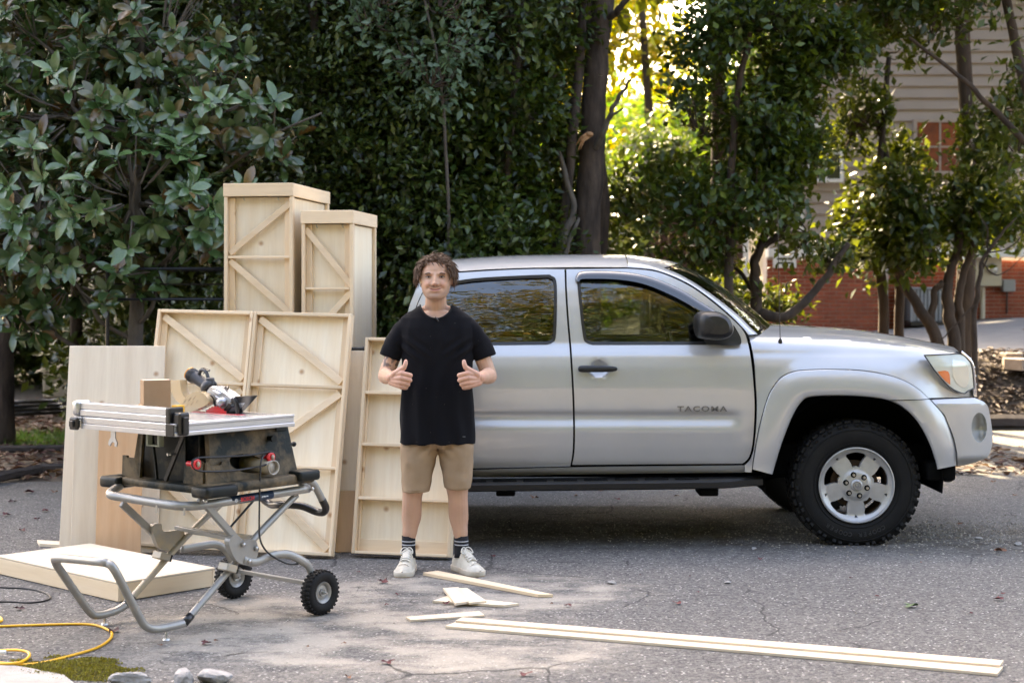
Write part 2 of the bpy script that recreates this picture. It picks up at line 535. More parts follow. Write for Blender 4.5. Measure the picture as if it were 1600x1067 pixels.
# concrete apron in the near left corner
ap = [PG(0, 1040), PG(40, 1046), PG(100, 1058), PG(128, 1080), PG(100, 1110), PG(-300, 1120), PG(-300, 1036)]
k = len(ap)
V = [p + Vector((0, 0, .012)) for p in ap] + [p + Vector((0, 0, -.05)) for p in ap]
structure('concrete_slab', V, [tuple(range(k - 1, -1, -1))] + [(i, (i + 1) % k, k + (i + 1) % k, k + i) for i in range(k)], CONC)

# ---------- bed edging, grass strip, litter on the left
TIMB = M('dark_timber', (.035, .026, .022), .85, col2=(.07, .055, .05), vscale=12, stretch=(1, 1, 6), bump=.5, bscale=40)
def timber(p0, p1, h, w, label):
    p0, p1 = Vector(p0), Vector(p1)
    n = 10; P = [p0.lerp(p1, i / n) + Vector((0, .015 * fbm(i * 1.3, p0.x), .008 * fbm(i * 2.1, p0.y))) for i in range(n + 1)]
    v, f = tube([p + Vector((0, 0, h / 2)) for p in P], h / 2, 6, flat=(1, w / h))
    single('landscape_timber', v, f, TIMB, label, 'timber')
timber(PG(-60, 766), PG(62, 741), .09, .1, 'dark timber edging lying skewed beside the leafy bed')
timber(PG(64, 738), PG(240, 735), .08, .09, 'dark timber edging straight behind the plywood sheets')
timber(PG(-60, 708), PG(260, 703), .07, .06, 'thin black garden edging in front of grass strip')
timber((4.4, 18.55, 0), (6.3, 18.62, 0), .17, .14, 'dark brown timber holding the mulch bank')
timber((6.32, 18.62, 0), (8.9, 18.75, 0), .17, .14, 'second dark brown timber further along the mulch bank')

def flakes(n, area, zf, size, mat, name, label, cat, flat=.35, jit=.02):
    """a mass of small curled chips lying on a surface, one mesh"""
    V, Fc = [], []
    for i in range(n):
        x, y = area()
        z = zf(x, y) + random.random() * jit
        s = size * random.uniform(.5, 1.3); a = random.random() * 6.28
        d = Vector((math.cos(a), math.sin(a), random.uniform(-flat, flat))); e = Vector((-math.sin(a), math.cos(a), random.uniform(-flat, flat))) * random.uniform(.3, .6)
        c = Vector((x, y, z + s * .15)); k = len(V)
        V += [c - d * s, c - e * s + Vector((0, 0, s * .2)), c + d * s, c + e * s + Vector((0, 0, s * .2))]
        Fc += [(k, k + 1, k + 2), (k, k + 2, k + 3)]
    o = single(name, V, Fc, mat, label, cat, kind='stuff', base=(0, 0, 0))
    return o
LITTER = leaf_mat('leaf_litter_leaves', [(.05, .03, .022), (.13, .06, .035), (.09, .05, .03), (.22, .13, .06), (.06, .04, .035), (.10, .035, .03)], .7, .1)
MULCHM = leaf_mat('wood_chips', [(.05, .035, .03), (.13, .10, .085), (.08, .055, .045), (.20, .165, .14), (.04, .028, .025)], .85, .0)
flakes(5200, lambda: (random.uniform(-7.2, -2.6), random.uniform(13.45, 21.5)), terrain_h, .06, LITTER, 'leaf_litter', 'brown leaf litter covering the bed behind the plywood', 'leaf litter')
flakes(5200, lambda: (random.uniform(3.4, 8.6), random.uniform(18.65, 20.75)), terrain_h, .055, MULCHM, 'mulch', 'brown wood chip mulch on the bank beyond the truck nose', 'mulch', jit=.05)
flakes(2600, lambda: (random.uniform(-2.6, 5), random.uniform(13.9, 18)), terrain_h, .06, LITTER, 'leaf_litter', 'dark leaf litter under the trees behind the truck', 'leaf litter')

GRASS = leaf_mat('grass_blades', [(.06, .12, .02), (.10, .17, .03), (.05, .09, .02)], .6, .3)
def grass(n, area, hgt, name, label, wid=.006):
    V, Fc = [], []
    for i in range(n):
        x, y = area(); z = terrain_h(x, y); h = hgt * random.uniform(.5, 1.2); a = random.random() * 6.28; b = random.random() * 6.28
        t = Vector((math.cos(b), math.sin(b), 0)) * h * .5; w = Vector((math.cos(a), math.sin(a), 0)) * wid; p = Vector((x, y, z)); k = len(V)
        V += [p - w, p + w, p + t + Vector((0, 0, h))]; Fc.append((k, k + 1, k + 2))
    single(name, V, Fc, GRASS, label, 'grass', kind='stuff', base=(0, 0, 0))
grass(5000, lambda: (random.uniform(-7, -3), random.gauss(17.0, .35)), .10, 'grass', 'strip of short green grass behind the black edging')

# moss patch at the slab corner
MOSS = leaf_mat('moss_tufts', [(.11, .11, .018), (.20, .18, .025), (.26, .23, .035), (.13, .12, .025), (.09, .06, .03)], .9, .15)
def moss():
    V, Fc = [], []; c = PG(108, 1046); n = 0
    while n < 12000:
        x = random.gauss(0, .17); y = random.gauss(0, .15)
        d = math.hypot(x / .24, y / .2) + .55 * fbm(x * 9, y * 9, 2.) - .1
        x2, y2 = c.x + x + y * -.25, c.y + y
        if d > 1 or (PG(0, 1040).y - y2) * .1 > 9: continue
        s = random.uniform(.003, .008); z = .002 + (1 - d) * .012 * random.random(); k = len(V); a = random.random() * 6.28
        V += [(x2 + s * math.cos(a), y2 + s * math.sin(a), z), (x2 + s * math.cos(a + 2), y2 + s * math.sin(a + 2), z), (x2 + s * .3, y2, z + s * random.uniform(.6, 1.6))]
        Fc.append((k, k + 1, k + 2)); n += 1
    single('moss', V, Fc, MOSS, 'yellow green moss patch on the asphalt beside concrete slab', 'moss', kind='stuff', base=(0, 0, 0))
moss()

# rocks in the foreground
ROCK = M('grey_rock', (.20, .195, .19), .85, col2=(.42, .40, .38), vscale=14, bump=.8, bscale=60)
def rock(c, s, seed, label, mat=ROCK, name='rock', group=None):
    bm = bmesh.new(); bmesh.ops.create_icosphere(bm, subdivisions=3, radius=1)
    rr = random.Random(seed)
    planes = [(Vector((rr.gauss(0, 1), rr.gauss(0, 1), rr.gauss(0, .8))).normalized(), rr.uniform(.5, .85)) for _ in range(10)]
    for v in bm.verts:
        p = v.co.normalized()
        k = 1.0
        for n_, d_ in planes:
            q = p.dot(n_)
            if q > 0: k = min(k, d_ / q)
        p = p * min(k, 1.1) * (1 + .10 * mnoise.noise(p * 4 + Vector((seed, 0, 0))) + .05 * mnoise.noise(p * 11))
        v.co = Vector((p.x * s[0], p.y * s[1], p.z * s[2]))
    bm.verts.index_update()
    V = [v.co + Vector(c) + Vector((0, 0, s[2] * .55)) for v in bm.verts]; Fc = [tuple(v.index for v in f.verts) for f in bm.faces]
    bm.free()
    return single(name, V, Fc, mat, label, 'rock', group)
p = PG(207, 1068); rock(p, (.10, .05, .035), 3, 'low dull grey rock next to the moss patch')
p = PG(288, 1068); rock(p, (.055, .05, .05), 5, 'upright broken grey rock between two low rocks')
p = PG(338, 1066); rock(p, (.08, .06, .042), 8, 'pale angular rock furthest from the moss')
for i, (x, y, s, w) in enumerate([(957, 912, .03, 'pale stone behind the long strips'), (1136, 911, .022, 'small pale stone before the front tyre'), (1529, 842, .03, 'stone on the grit ahead of the tyre'), (1590, 852, .035, 'larger stone farthest ahead of the tyre'), (1178, 858, .02, 'small stone close to the tyre tread'), (1010, 930, .012, 'tiny stone beside the long strips')]):
    rock(PG(x, y), (s, s * .8, s * .45), 20 + i, w + ', loose on asphalt', name='stone', group='loose stones on the asphalt')
GRAV = leaf_mat('grit', [(.10, .085, .065), (.30, .27, .22), (.16, .14, .11), (.42, .39, .34), (.06, .05, .045)], .9, 0)
def gravel():
    V, Fc = [], []
    def add(x, y, s):
        k = len(V); a = random.random() * 6.28
        for j in range(3):
            V.append((x + s * math.cos(a + j * 2.1), y + s * math.sin(a + j * 2.1), .001))
        V.append((x, y, s * .9)); Fc.extend([(k, k + 1, k + 3), (k + 1, k + 2, k + 3), (k + 2, k, k + 3)])
    for i in range(2600):
        add(random.gauss(3.05, .75), random.gauss(10.55, .35), random.uniform(.003, .012))
    for i in range(1400):
        add(random.uniform(-.2, 2.2), random.gauss(10.9, .5), random.uniform(.003, .009))
    for i in range(900):
        add(random.uniform(-3, 4), random.uniform(6.4, 13), random.uniform(.003, .007))
    single('grit', V, Fc, GRAV, 'loose grit scattered round the truck front wheel', 'gravel', kind='stuff', base=(0, 0, 0))
gravel()

# fallen leaves, each one picked out on the asphalt
FALL = [M('dry_leaf_maroon', (.07, .018, .02), .7, col2=(.14, .03, .03), vscale=40), M('dry_leaf_brown', (.12, .055, .03), .75, col2=(.20, .09, .045), vscale=40),
        M('dry_leaf_dark', (.04, .02, .02), .7, col2=(.08, .03, .03), vscale=40), M('green_leaf', (.05, .09, .03), .5, col2=(.09, .15, .05), vscale=40)]
LEAFN = ['maroon', 'brown', 'dark', 'green']
PLACES = [(598, 905, 'by the shoes of the man'), (700, 935, 'among the short offcuts'), (800, 1040, 'in front of the long wood strips'), (330, 1005, 'under the saw stand'), (170, 988, 'on the yellow cord'), (30, 950, 'beside the black cord'), (1060, 935, 'behind the long wood strips'),
          (1190, 870, 'by the front tyre'), (1540, 900, 'on open asphalt ahead of the truck'), (40, 790, 'in front of the dark timber edging'), (930, 775, 'under the truck body'), (1570, 730, 'beyond the front bumper'), (540, 1030, 'on the sawdust'), (1420, 935, 'on asphalt ahead of the front tyre')]
def fallen(x, y, s, kind, seed):
    place = min(PLACES, key=lambda q: (q[0] - x) ** 2 + 4 * (q[1] - y) ** 2)[2]
    sz = 'big' if s > .032 else ('small' if s < .017 else 'mid-sized')
    rr = random.Random(seed); c = PG(x, y)
    rows = []
    n = 9
    V = [Vector((0, 0, .012 * rr.random() + .006))]
    lob = rr.choice([5, 5, 3])
    k = 20
    for i in range(k):
        a = 2 * math.pi * i / k
        r = s * (.45 + .55 * abs(math.cos(a * lob / 2)) ** 1.5) * rr.uniform(.85, 1.1)
        V.append(Vector((r * math.cos(a), r * math.sin(a) * .8, .004 + s * .55 * abs(math.sin(a + seed)) ** 2 * rr.uniform(.5, 1) + .003)))
    Fc = [(0, i + 1, (i + 1) % k + 1) for i in range(k)]
    rot = Matrix.Rotation(rr.random() * 6.28, 3, 'Z')
    V = [rot @ v + c for v in V]
    single('fallen_leaf', V, Fc, FALL[kind], '%s curled %s leaf fallen %s' % (sz, LEAFN[kind], place), 'leaf', 'fallen leaves on the asphalt')
spots = [(598, 911, .05, 0), (622, 930, .025, 0), (604, 947, .02, 0), (545, 1060, .03, 1), (605, 1037, .045, 0), (820, 1056, .04, 0), (770, 871, .03, 0), (322, 1007, .04, 0), (338, 1003, .02, 1),
         (176, 988, .055, 2), (30, 953, .04, 2), (1058, 944, .035, 0), (1188, 875, .03, 0), (1562, 862, .05, 1), (1370, 933, .02, 0), (1423, 949, .05, 3), (1560, 938, .04, 0), (1567, 929, .02, 0),
         (1517, 960, .02, 0), (1090, 927, .015, 0), (1078, 902, .012, 2), (696, 945, .03, 0), (888, 948, .03, 0), (862, 945, .012, 1), (1000, 900, .012, 2), (45, 770, .06, 0), (70, 800, .05, 0), (20, 785, .05, 2), (58, 812, .03, 0), (10, 806, .05, 0), (85, 770, .04, 1),
         (35, 830, .04, 0), (940, 768, .05, 1), (835, 779, .05, 1), (965, 781, .04, 0), (1058, 776, .03, 1), (900, 776, .03, 1), (1564, 720, .03, 1), (1552, 754, .04, 1), (1595, 700, .04, 0), (1585, 775, .03, 1), (250, 1010, .02, 1), (537, 1007, .02, 1), (560, 895, .018, 0), (480, 1012, .015, 1), (1330, 905, .02, 2), (1500, 820, .03, 1), (1440, 880, .015, 1)]
for i, (x, y, s, kd) in enumerate(spots): fallen(x, y, s * .85, kd, i)
# ================================================================== PICKUP TRUCK
TY0 = 10.03                     # depth of the truck's near side (from its tyre's contact with the ground)
TYC = TY0 + .93                 # truck centre line
PAINT = M('silver_paint', (.46, .46, .46), .28, metal=.35, col2=(.49, .49, .49), vscale=3, coat=1.0)
BLACKP = M('black_plastic', (.008, .008, .0085), .4, col2=(.014, .014, .014), vscale=40, bump=.05, bscale=300)
SATIN = M('satin_black', (.012, .012, .013), .3)
UNDER = M('underbody', (.004, .004, .004), .9, spec=.1)
RUBBER = M('tyre_rubber', (.006, .006, .0065), .7, col2=(.011, .0105, .010), vscale=14, bump=.15, bscale=120, spec=.25)
ALLOY = M('alloy', (.50, .50, .50), .36, metal=.45, col2=(.42, .415, .41), vscale=12)
CHROME = M('chrome', (.75, .75, .76), .08, metal=1.)
RUST = M('brake_rust', (.012, .011, .010), .8, col2=(.09, .045, .02), vscale=16, var=.5)
LENS = M('headlight_lens', (.50, .52, .44), .12, col2=(.62, .62, .52), vscale=6, coat=1.)
AMBER = M('amber_lens', (.75, .16, .03), .2, coat=1.)
SEATM = M('seat_cloth', (.06, .06, .062), .9, col2=(.09, .09, .09), vscale=30)
def glass(name, tint, refl_min=.06, wob=.02):
    m = bpy.data.materials.new(name); m.use_nodes = True; nt = m.node_tree; nt.nodes.clear()
    out = nn(nt, 'ShaderNodeOutputMaterial'); tr = nn(nt, 'ShaderNodeBsdfTransparent'); tr.inputs[0].default_value = rgba(tint)
    gl = nn(nt, 'ShaderNodeBsdfGlossy', Roughness=.01); gl.inputs[0].default_value = (1, 1, 1, 1)
    fr = nn(nt, 'ShaderNodeFresnel', IOR=1.62)
    tc = nn(nt, 'ShaderNodeTexCoord'); mp = nn(nt, 'ShaderNodeMapping'); mp.inputs['Scale'].default_value = (1.2, 1, 9)
    nz = nn(nt, 'ShaderNodeTexNoise', Scale=2.2, Detail=2.); bp = nn(nt, 'ShaderNodeBump', Strength=wob, Distance=.05)
    nt.links.new(tc.outputs['Object'], mp.inputs[0]); nt.links.new(mp.outputs[0], nz.inputs['Vector']); nt.links.new(nz.outputs['Fac'], bp.inputs['Height'])
    nt.links.new(bp.outputs[0], gl.inputs['Normal'])
    mx = nn(nt, 'ShaderNodeMixShader')
    ad = nn(nt, 'ShaderNodeMath', operation='MAXIMUM'); ad.inputs[1].default_value = refl_min
    nt.links.new(fr.outputs[0], ad.inputs[0]); nt.links.new(ad.outputs[0], mx.inputs[0])
    nt.links.new(tr.outputs[0], mx.inputs[1]); nt.links.new(gl.outputs[0], mx.inputs[2]); nt.links.new(mx.outputs[0], out.inputs[0])
    MATS[name] = m; return m
GLASS = glass('window_glass', (.42, .46, .42), .085, .05)
GLASSD = glass('privacy_glass', (.045, .045, .05), .09, .05)

TR = Thing('pickup_truck', (1.0, TYC, 0), 'silver crew cab pickup truck parked sideways behind the standing man', 'truck')

def plan(X, shift=0.):
    s = (X + shift - 2.42) / .70
    if s <= 0: return 0.
    s = min(s, .999)
    return .30 * (1 - math.sqrt(1 - s ** 2.5))
_zs = np.linspace(.3, 2.0, 681)
def _tab(zs, ys):
    t = np.interp(_zs, zs, ys); k = np.exp(-.5 * (np.arange(-14, 15) / 4.5) ** 2); k /= k.sum()
    return np.convolve(np.pad(t, 14, mode='edge'), k, 'valid')
_PT = {}
def prof(X, Z):
    cre = 1 - sstep(1.36, 1.46, X)
    zs = [.40, .47, .53, .62, .735, .795, .822, .842, 1.0, 1.12, 1.20, 1.235, 1.26, 1.40, 1.50, 1.60, 1.70, 1.80, 1.9]
    ya = [.10, .05, .025, .008, -.006, .018, .026, .004, .0, .008, .026, .045, .062, .088, .109, .134, .164, .21, .29]
    yb = [.10, .05, .025, .010, .004, .003, .003, .002, .0, .008, .026, .045, .062, .088, .109, .134, .164, .21, .29]
    if not _PT:
        _PT['a'] = _tab(zs, ya); _PT['b'] = _tab(zs, yb)
    return interp(Z, _zs, _PT['a']) * cre + interp(Z, _zs, _PT['b']) * (1 - cre)
def sidept(x, y, extra=0., shift=0., useprof=True):
    """where the ray through a photo pixel meets the truck's side"""
    Y = TY0
    for _ in range(24):
        X = (x - 800) / F * Y; Z = CH - (y - HZ) / F * Y
        e = extra(X, Z) if callable(extra) else extra
        Yn = TY0 + plan(X, shift) + (prof(X, Z) if useprof else 0.) + e
        Y = .5 * Y + .5 * Yn
    return Vector(((x - 800) / F * Y, Y, CH - (y - HZ) / F * Y))
def mirror(vf):
    return [Vector((v[0], 2 * TYC - v[1], v[2])) for v in vf[0]], [tuple(reversed(f)) for f in vf[1]]
def orient(vf, d=(0, -1, 0)):
    V, Fc = vf; d = Vector(d); s = 0
    for f in Fc[:400]:
        s += (V[f[1]] - V[f[0]]).cross(V[f[2]] - V[f[1]]).dot(d)
    return (V, [tuple(reversed(f)) for f in Fc]) if s < 0 else (V, Fc)
def skin(poly, step=5., holes=(), extra=0., shift=0., lipd=.025):
    pts, tris, _ = region(poly, step, holes)
    V = [sidept(x, y, extra, shift) for x, y in pts]
    V, Fc = orient((V, tris))
    if lipd: V, Fc = lip(V, Fc, (0, lipd, 0))
    return V, Fc
def both(name, vf, mat, parent=None, parent2=None, label=None, smooth=True):
    a = TR.part(name, vf[0], vf[1], mat, parent, smooth, label)
    mv = mirror(vf)
    b = TR.part(name, mv[0], mv[1], mat, parent2 or (None if parent is None else parent), smooth, label)
    for o in (a, b): flatten_sharp(o)
    return a, b
def flatten_sharp(o, ang=32):
    me = o.data
    bm = bmesh.new(); bm.from_mesh(me)
    for e in bm.edges:
        if len(e.link_faces) == 2 and e.calc_face_angle(0) > R(ang): e.smooth = False
    bm.to_mesh(me); bm.free()
def P2(l, n=6): return [(p.x, p.y) for p in catmull([Vector((a, b, 0)) for a, b in l], n)]

# --- front door
f_shut = [(981, 420), (1026, 425), (1070, 443), (1104, 465), (1138, 493), (1160, 515), (1168, 534), (1173, 560), (1177, 597), (1179, 640), (1176, 690), (1170, 714), (1160, 724)]
f_rear = [(894, 726), (898, 700), (898, 640), (894, 560), (889, 500), (886, 455), (885, 421)]
front_door = P2(f_shut) + P2(f_rear)
f_win = P2([(902, 440), (904, 430), (914, 427), (970, 428), (1015, 436), (1060, 454), (1094, 474), (1123, 492), (1146, 514), (1155, 530), (1153, 538)], 5) + P2([(926, 538.5), (916, 535), (911, 524), (905, 474), (902, 440)], 5)[:-1]
def cup(X, Z):
    c = cup_c
    d = ((X - c[0]) / .066) ** 2 + ((Z - c[1]) / .056) ** 2
    return .03 * (1 - d) ** .8 if d < 1 else 0.
cup_c = (0, 0); q = sidept(936, 576.5); cup_c = (q.x, q.z)
fd = skin(front_door, 4.2, [f_win], cup)
fdo, fdm = both('front_door', fd, PAINT)
# --- rear door
r_rear = [(712, 732), (690, 715), (668, 668), (652, 600), (645, 540), (650, 485), (668, 446), (684, 430)]
rear_door = [(882, 421)] + P2([(883, 455), (886, 500), (891, 560), (895, 640), (895, 700), (891, 728)]) + P2(r_rear) + P2([(712, 426.5), (791, 422), (840, 420.5)])
r_win = P2([(690, 444), (707, 440), (754, 434), (847, 429.5), (861, 431), (869, 440), (870, 480), (868, 526), (863, 535), (855, 538)], 5) + P2([(680, 540), (664, 534), (661, 520), (664, 485), (674, 458), (690, 444)], 5)[:-1]
rd = skin(rear_door, 5., [r_win])
rdo, rdm = both('rear_door', rd, PAINT)
# --- window trims and panes
def window(poly, mat, door, doorm, w=4.5, pane_in=.018):
    c = Vector((sum(p[0] for p in poly) / len(poly), sum(p[1] for p in poly) / len(poly)))
    P = resample(poly, 4); n = len(P); inner = []
    for i in range(n):
        t = (P[(i + 1) % n] - P[i - 1]).normalized(); nr = Vector((-t.y, t.x))
        if nr.dot(c - P[i]) < 0: nr = -nr
        inner.append(P[i] + nr * w)
    outp = []
    for i in range(n):
        t = (P[(i + 1) % n] - P[i - 1]).normalized(); nr = Vector((-t.y, t.x))
        if nr.dot(c - P[i]) < 0: nr = -nr
        outp.append(P[i] - nr * 1.2)
    rows = [[sidept(p.x, p.y, .010) for p in outp + outp[:1]], [sidept(p.x, p.y, -.004) for p in P + P[:1]], [sidept(p.x, p.y, -.002) for p in inner + inner[:1]], [sidept(p.x, p.y, pane_in + .01) for p in inner + inner[:1]]]
    tv = orient(grid(rows))
    a, b = both('window_trim', tv, SATIN, door, doorm)
    pts, tris, _ = region([(p.x, p.y) for p in inner], 12)
    gv = orient(([sidept(x, y, pane_in) for x, y in pts], tris))
    both('window_pane', gv, mat, door, doorm)
window(f_win, GLASS, fdo, fdm)
window(r_win, GLASSD, rdo, rdm)
# --- rain visor over the front window
vis = [(899, 440), (900, 431), (913, 423.5), (970, 424.5), (1016, 432.5), (1061, 451), (1095, 471.5), (1125, 490)]
vl = [(905, 440), (907, 437), (918, 435.5), (968, 437), (1010, 445), (1053, 463), (1089, 483), (1122, 500)]
A_, B_ = catmull([Vector((a, b, 0)) for a, b in vis], 8), catmull([Vector((a, b, 0)) for a, b in vl], 8)
rows = []
for k, e in ((0, -.004), (.15, -.022), (.55, -.034), (1., -.036), (1., -.030)):
    rows.append([sidept(a.x + (b.x - a.x) * k, a.y + (b.y - a.y) * k, e) for a, b in zip(A_, B_)])
VISOR = M('smoked_visor', (.03, .032, .036), .08, coat=1.)
both('rain_visor', orient(grid(rows)), VISOR, fdo, fdm)
# --- door handles
def handle(cx, cy, door, doorm):
    q = sidept(cx, cy)
    prof_ = [(-.122, .006), (-.118, .017), (-.10, .021), (-.05, .021), (.03, .020), (.09, .018), (.118, .012), (.124, .004)]
    path = [q + Vector((a, -.022 - .014 * math.cos(a / .124 * 1.5), .002)) for a, r in prof_]
    h = tube(path, [r for a, r in prof_], 12, flat=(1, .7))
    hs = both('door_handle', h, BLACKP, door, doorm)
    both('lock', cyl(q + Vector((-.094, -.036, .003)), q + Vector((-.094, -.040, .003)), .0075, seg=14), CHROME, door, doorm)
handle(933.5, 576.5, fdo, fdm)
handle(690, 580, rdo, rdm)
# --- badge
me = text_mesh('TACOMA', .058, .003, M('badge_chrome', (.17, .17, .18), .25, metal=.5), bold=.0014, spacing=1.2)
q0, q1 = sidept(1058, 639), sidept(1136, 639)
bw = max(v.co.x for v in me.vertices) - min(v.co.x for v in me.vertices); bh = max(v.co.y for v in me.vertices) - min(v.co.y for v in me.vertices)
for v in me.vertices:
    x, y, z = v.co; v.co = Vector((x * (q1.x - q0.x) / bw, -z - .004, y * .034 / bh))
ob = TR.add('badge', me, fdo); ob.location = (q0 + q1) / 2 - TR.loc
# --- cab roof, pillars
drip = catmull([Vector((a, b, 0)) for a, b in [(640, 478), (645, 462), (656, 440), (672, 431), (712, 424.5), (791, 419.5), (883, 417.5), (981, 417.5)]], 8)
rows = []
near = [sidept(p.x, p.y, .004) for p in drip]
crown = [.02 + .055 * sstep(0, .5, i / (len(near) - 1)) * 1.15 for i in range(len(near))]
for i, p in enumerate(near):
    row = []
    for k in range(25):
        t = -1 + 2 * k / 24
        y = TYC + (p.y - TYC) * -t
        zz = p.z + crown[i] * (1 - abs(t) ** 4.5) + .012 * (1 - t * t)
        xx = p.x
        row.append(Vector((xx, y, zz)))
    rows.append(row)
roof_front = rows[-1]
rf = orient(grid(rows), (0, 0, 1))
a = TR.part('roof', rf[0], rf[1], PAINT, smooth=True)
apillar = [(981, 417.5), (1026, 422.5), (1071, 440.5), (1105, 462.5), (1139, 490.5), (1161, 512.5), (1169, 523)]
aout = [(981, 408), (1015, 412.5), (1060, 428), (1105, 455), (1150, 489.5), (1172, 511), (1184, 522)]
A_, B_ = catmull([Vector((a, b, 0)) for a, b in apillar], 8), catmull([Vector((a, b, 0)) for a, b in aout], 8)
rows = []
for k in range(7):
    t = k / 6; rows.append([sidept(a.x + (b.x - a.x) * t, a.y + (b.y - a.y) * t, .004 + .05 * t * t) for a, b in zip(A_, B_)])
both('windshield_pillar', orient(grid(rows)), PAINT)
edge_n = rows[-1]
# roof front piece between the pillars, then the windshield
hd = 12
rows2 = []
for i, p in enumerate(edge_n[:hd + 1]):
    row = []
    for k in range(25):
        t = -1 + 2 * k / 24
        c0 = (near[-1].z + crown[-1] + .012) - edge_n[0].z
        u = sstep(0, 1, i / hd); cc_ = c0 * (1 - u) + .04 * u
        row.append(Vector((p.x + .17 * (1 - t * t) * u, TYC + (p.y - TYC) * -t, p.z + cc_ * (1 - abs(t) ** (4.5 - 2 * u)))))
    rows2.append(row)
rh = orient(grid(rows2), (0, 0, 1))
TR.part('roof_header', rh[0], rh[1], PAINT, smooth=True)
rows3 = []
for i, p in enumerate(edge_n[hd:]):
    row = []
    u = i / (len(edge_n) - hd - 1)
    for k in range(25):
        t = -1 + 2 * k / 24
        row.append(Vector((p.x + (.17 + .05 * u) * (1 - t * t), TYC + (p.y - TYC) * -t, p.z + .035 * (1 - t * t) - .006)))
    rows3.append(row)
ws = orient(grid(rows3), (0, 0, 1))
TR.part('windshield', ws[0], ws[1], GLASS, smooth=True)
# cab rear wall with glass
cr = [near[0], near[4], near[10]]
v, f = cbox(near[0].x - .03, near[0].x + .0, TY0 + .16, 2 * TYC - TY0 - .16, .62, 1.22, .01)
TR.part('cab_back', v, f, PAINT)
rows = []
for i in range(9):
    p = near[i * 2]
    rows.append([Vector((p.x + .035, TYC + (p.y - TYC) * -t, p.z)) for t in np.linspace(-1, 1, 9)])
rw = orient(grid([[Vector((near[0].x + .03, TYC + (TY0 + .14 - TYC) * -t, 1.2)) for t in np.linspace(-1, 1, 9)]] + rows), (-1, 0, 0))
TR.part('rear_window', rw[0], rw[1], GLASSD, smooth=True)
# cab corner behind the rear door
cc = P2(r_rear)[::-1]
corner = [(x - 1.5, y) for x, y in cc] + [(706, 742), (640, 742), (632, 640), (628, 540), (634, 500), (641, 474), (655, 440), (668, 431.5)]
both('cab_corner', skin(corner, 6, lipd=.02), PAINT)
# --- rocker and running board
rk = P2([(660, 737), (712, 735), (893, 730), (1163, 727)], 12) + P2([(1163, 738), (893, 741), (660, 748)], 12)
def rocker_x(X, Z): return -.012 + .03 * sstep(.47, .42, Z)
both('rocker_panel', skin(rk, 4, extra=rocker_x), PAINT)
bb = sidept(1190, 737)
def rb():
    rows = []
    xs = np.linspace(-.55, 1.58, 20)
    for x in xs:
        u = sstep(1.25, 1.58, x); z = .405 + .012 * (x - .2) - .0 * u; yo = -.10 + .13 * u
        rows.append([Vector((x, TY0 + .12, z + .012)), Vector((x, TY0 + .02, z + .012)), Vector((x, TY0 + yo + .02, z + .010)), Vector((x, TY0 + yo, z - .003)), Vector((x, TY0 + yo + .004, z - .038)), Vector((x, TY0 + yo + .05, z - .05)), Vector((x, TY0 + .12, z - .05))])
    return orient(grid(rows))
rbo, rbm = both('running_board', rb(), BLACKP)
for i in range(11):
    x = -.5 + i * .19
    if x > 1.15: continue
    v, f = rbox(x, x + .15, TY0 - .055, TY0 + .0, .402 + .012 * (x - .2), .4235 + .012 * (x - .2), .006, 2)
    both('step_pad', (v, f), UNDER, rbo, rbm)
for x in (1.17, -.1):
    both('step_bracket', rbox(x, x + .12, TY0 - .04, TY0 + .2, .32, .375, .012, 2), UNDER, rbo, rbm)
# --- front fender
fl_out = [(1176, 733), (1178.5, 711), (1187, 666), (1199, 624), (1208, 606), (1221, 590), (1242, 580.6), (1270, 578), (1304, 577.5), (1345, 579), (1386, 585.8), (1417, 597), (1438, 610), (1452, 623)]
fl_out2 = [(1452, 623), (1475, 648.7), (1489, 683.7), (1494.4, 708.5), (1494, 727)]
fl_in = [(1207, 741), (1221, 694), (1238, 650.7), (1252, 628), (1266.6, 620), (1308, 618), (1355, 620), (1390, 626), (1413, 638), (1433.6, 659), (1450, 688), (1460.4, 716.7), (1464.5, 733)]
shutl = [(1184, 524), (1250, 526), (1340, 531), (1411, 540), (1467, 549), (1500, 553.5)]
h_in = P2([(1444, 555), (1452, 566), (1463, 582), (1484, 604.5), (1505, 614.5), (1512, 611), (1522, 606)], 5)
def fend(X, Z):
    zt = interp(X, [1.5, 2.2, 2.85], [1.325, 1.29, 1.235])
    t = zt - Z
    e = .11 * math.exp(-max(0, t) / .045) - prof(X, Z) + min(prof(X, Z), .03)
    # swelling over the wheel arch
    d = math.hypot((X - 2.12) / .78, (Z - .42) / .82)
    e -= .040 * sstep(1.02, .78, d)
    return e
fo = P2([(1170, 523), (1178, 560), (1181, 597), (1183, 640), (1180, 690), (1174, 716), (1164, 727)]) + [(1164, 737), (1174, 738)] + P2([(a - .8, b - 1.2) for a, b in fl_out]) + [(1454, 621.5), (1523, 620)] + h_in[::-1] + P2(shutl)[::-1]
fe = skin(fo, 4.0, extra=fend, shift=.125)
feo, fem = both('front_fender', fe, PAINT)
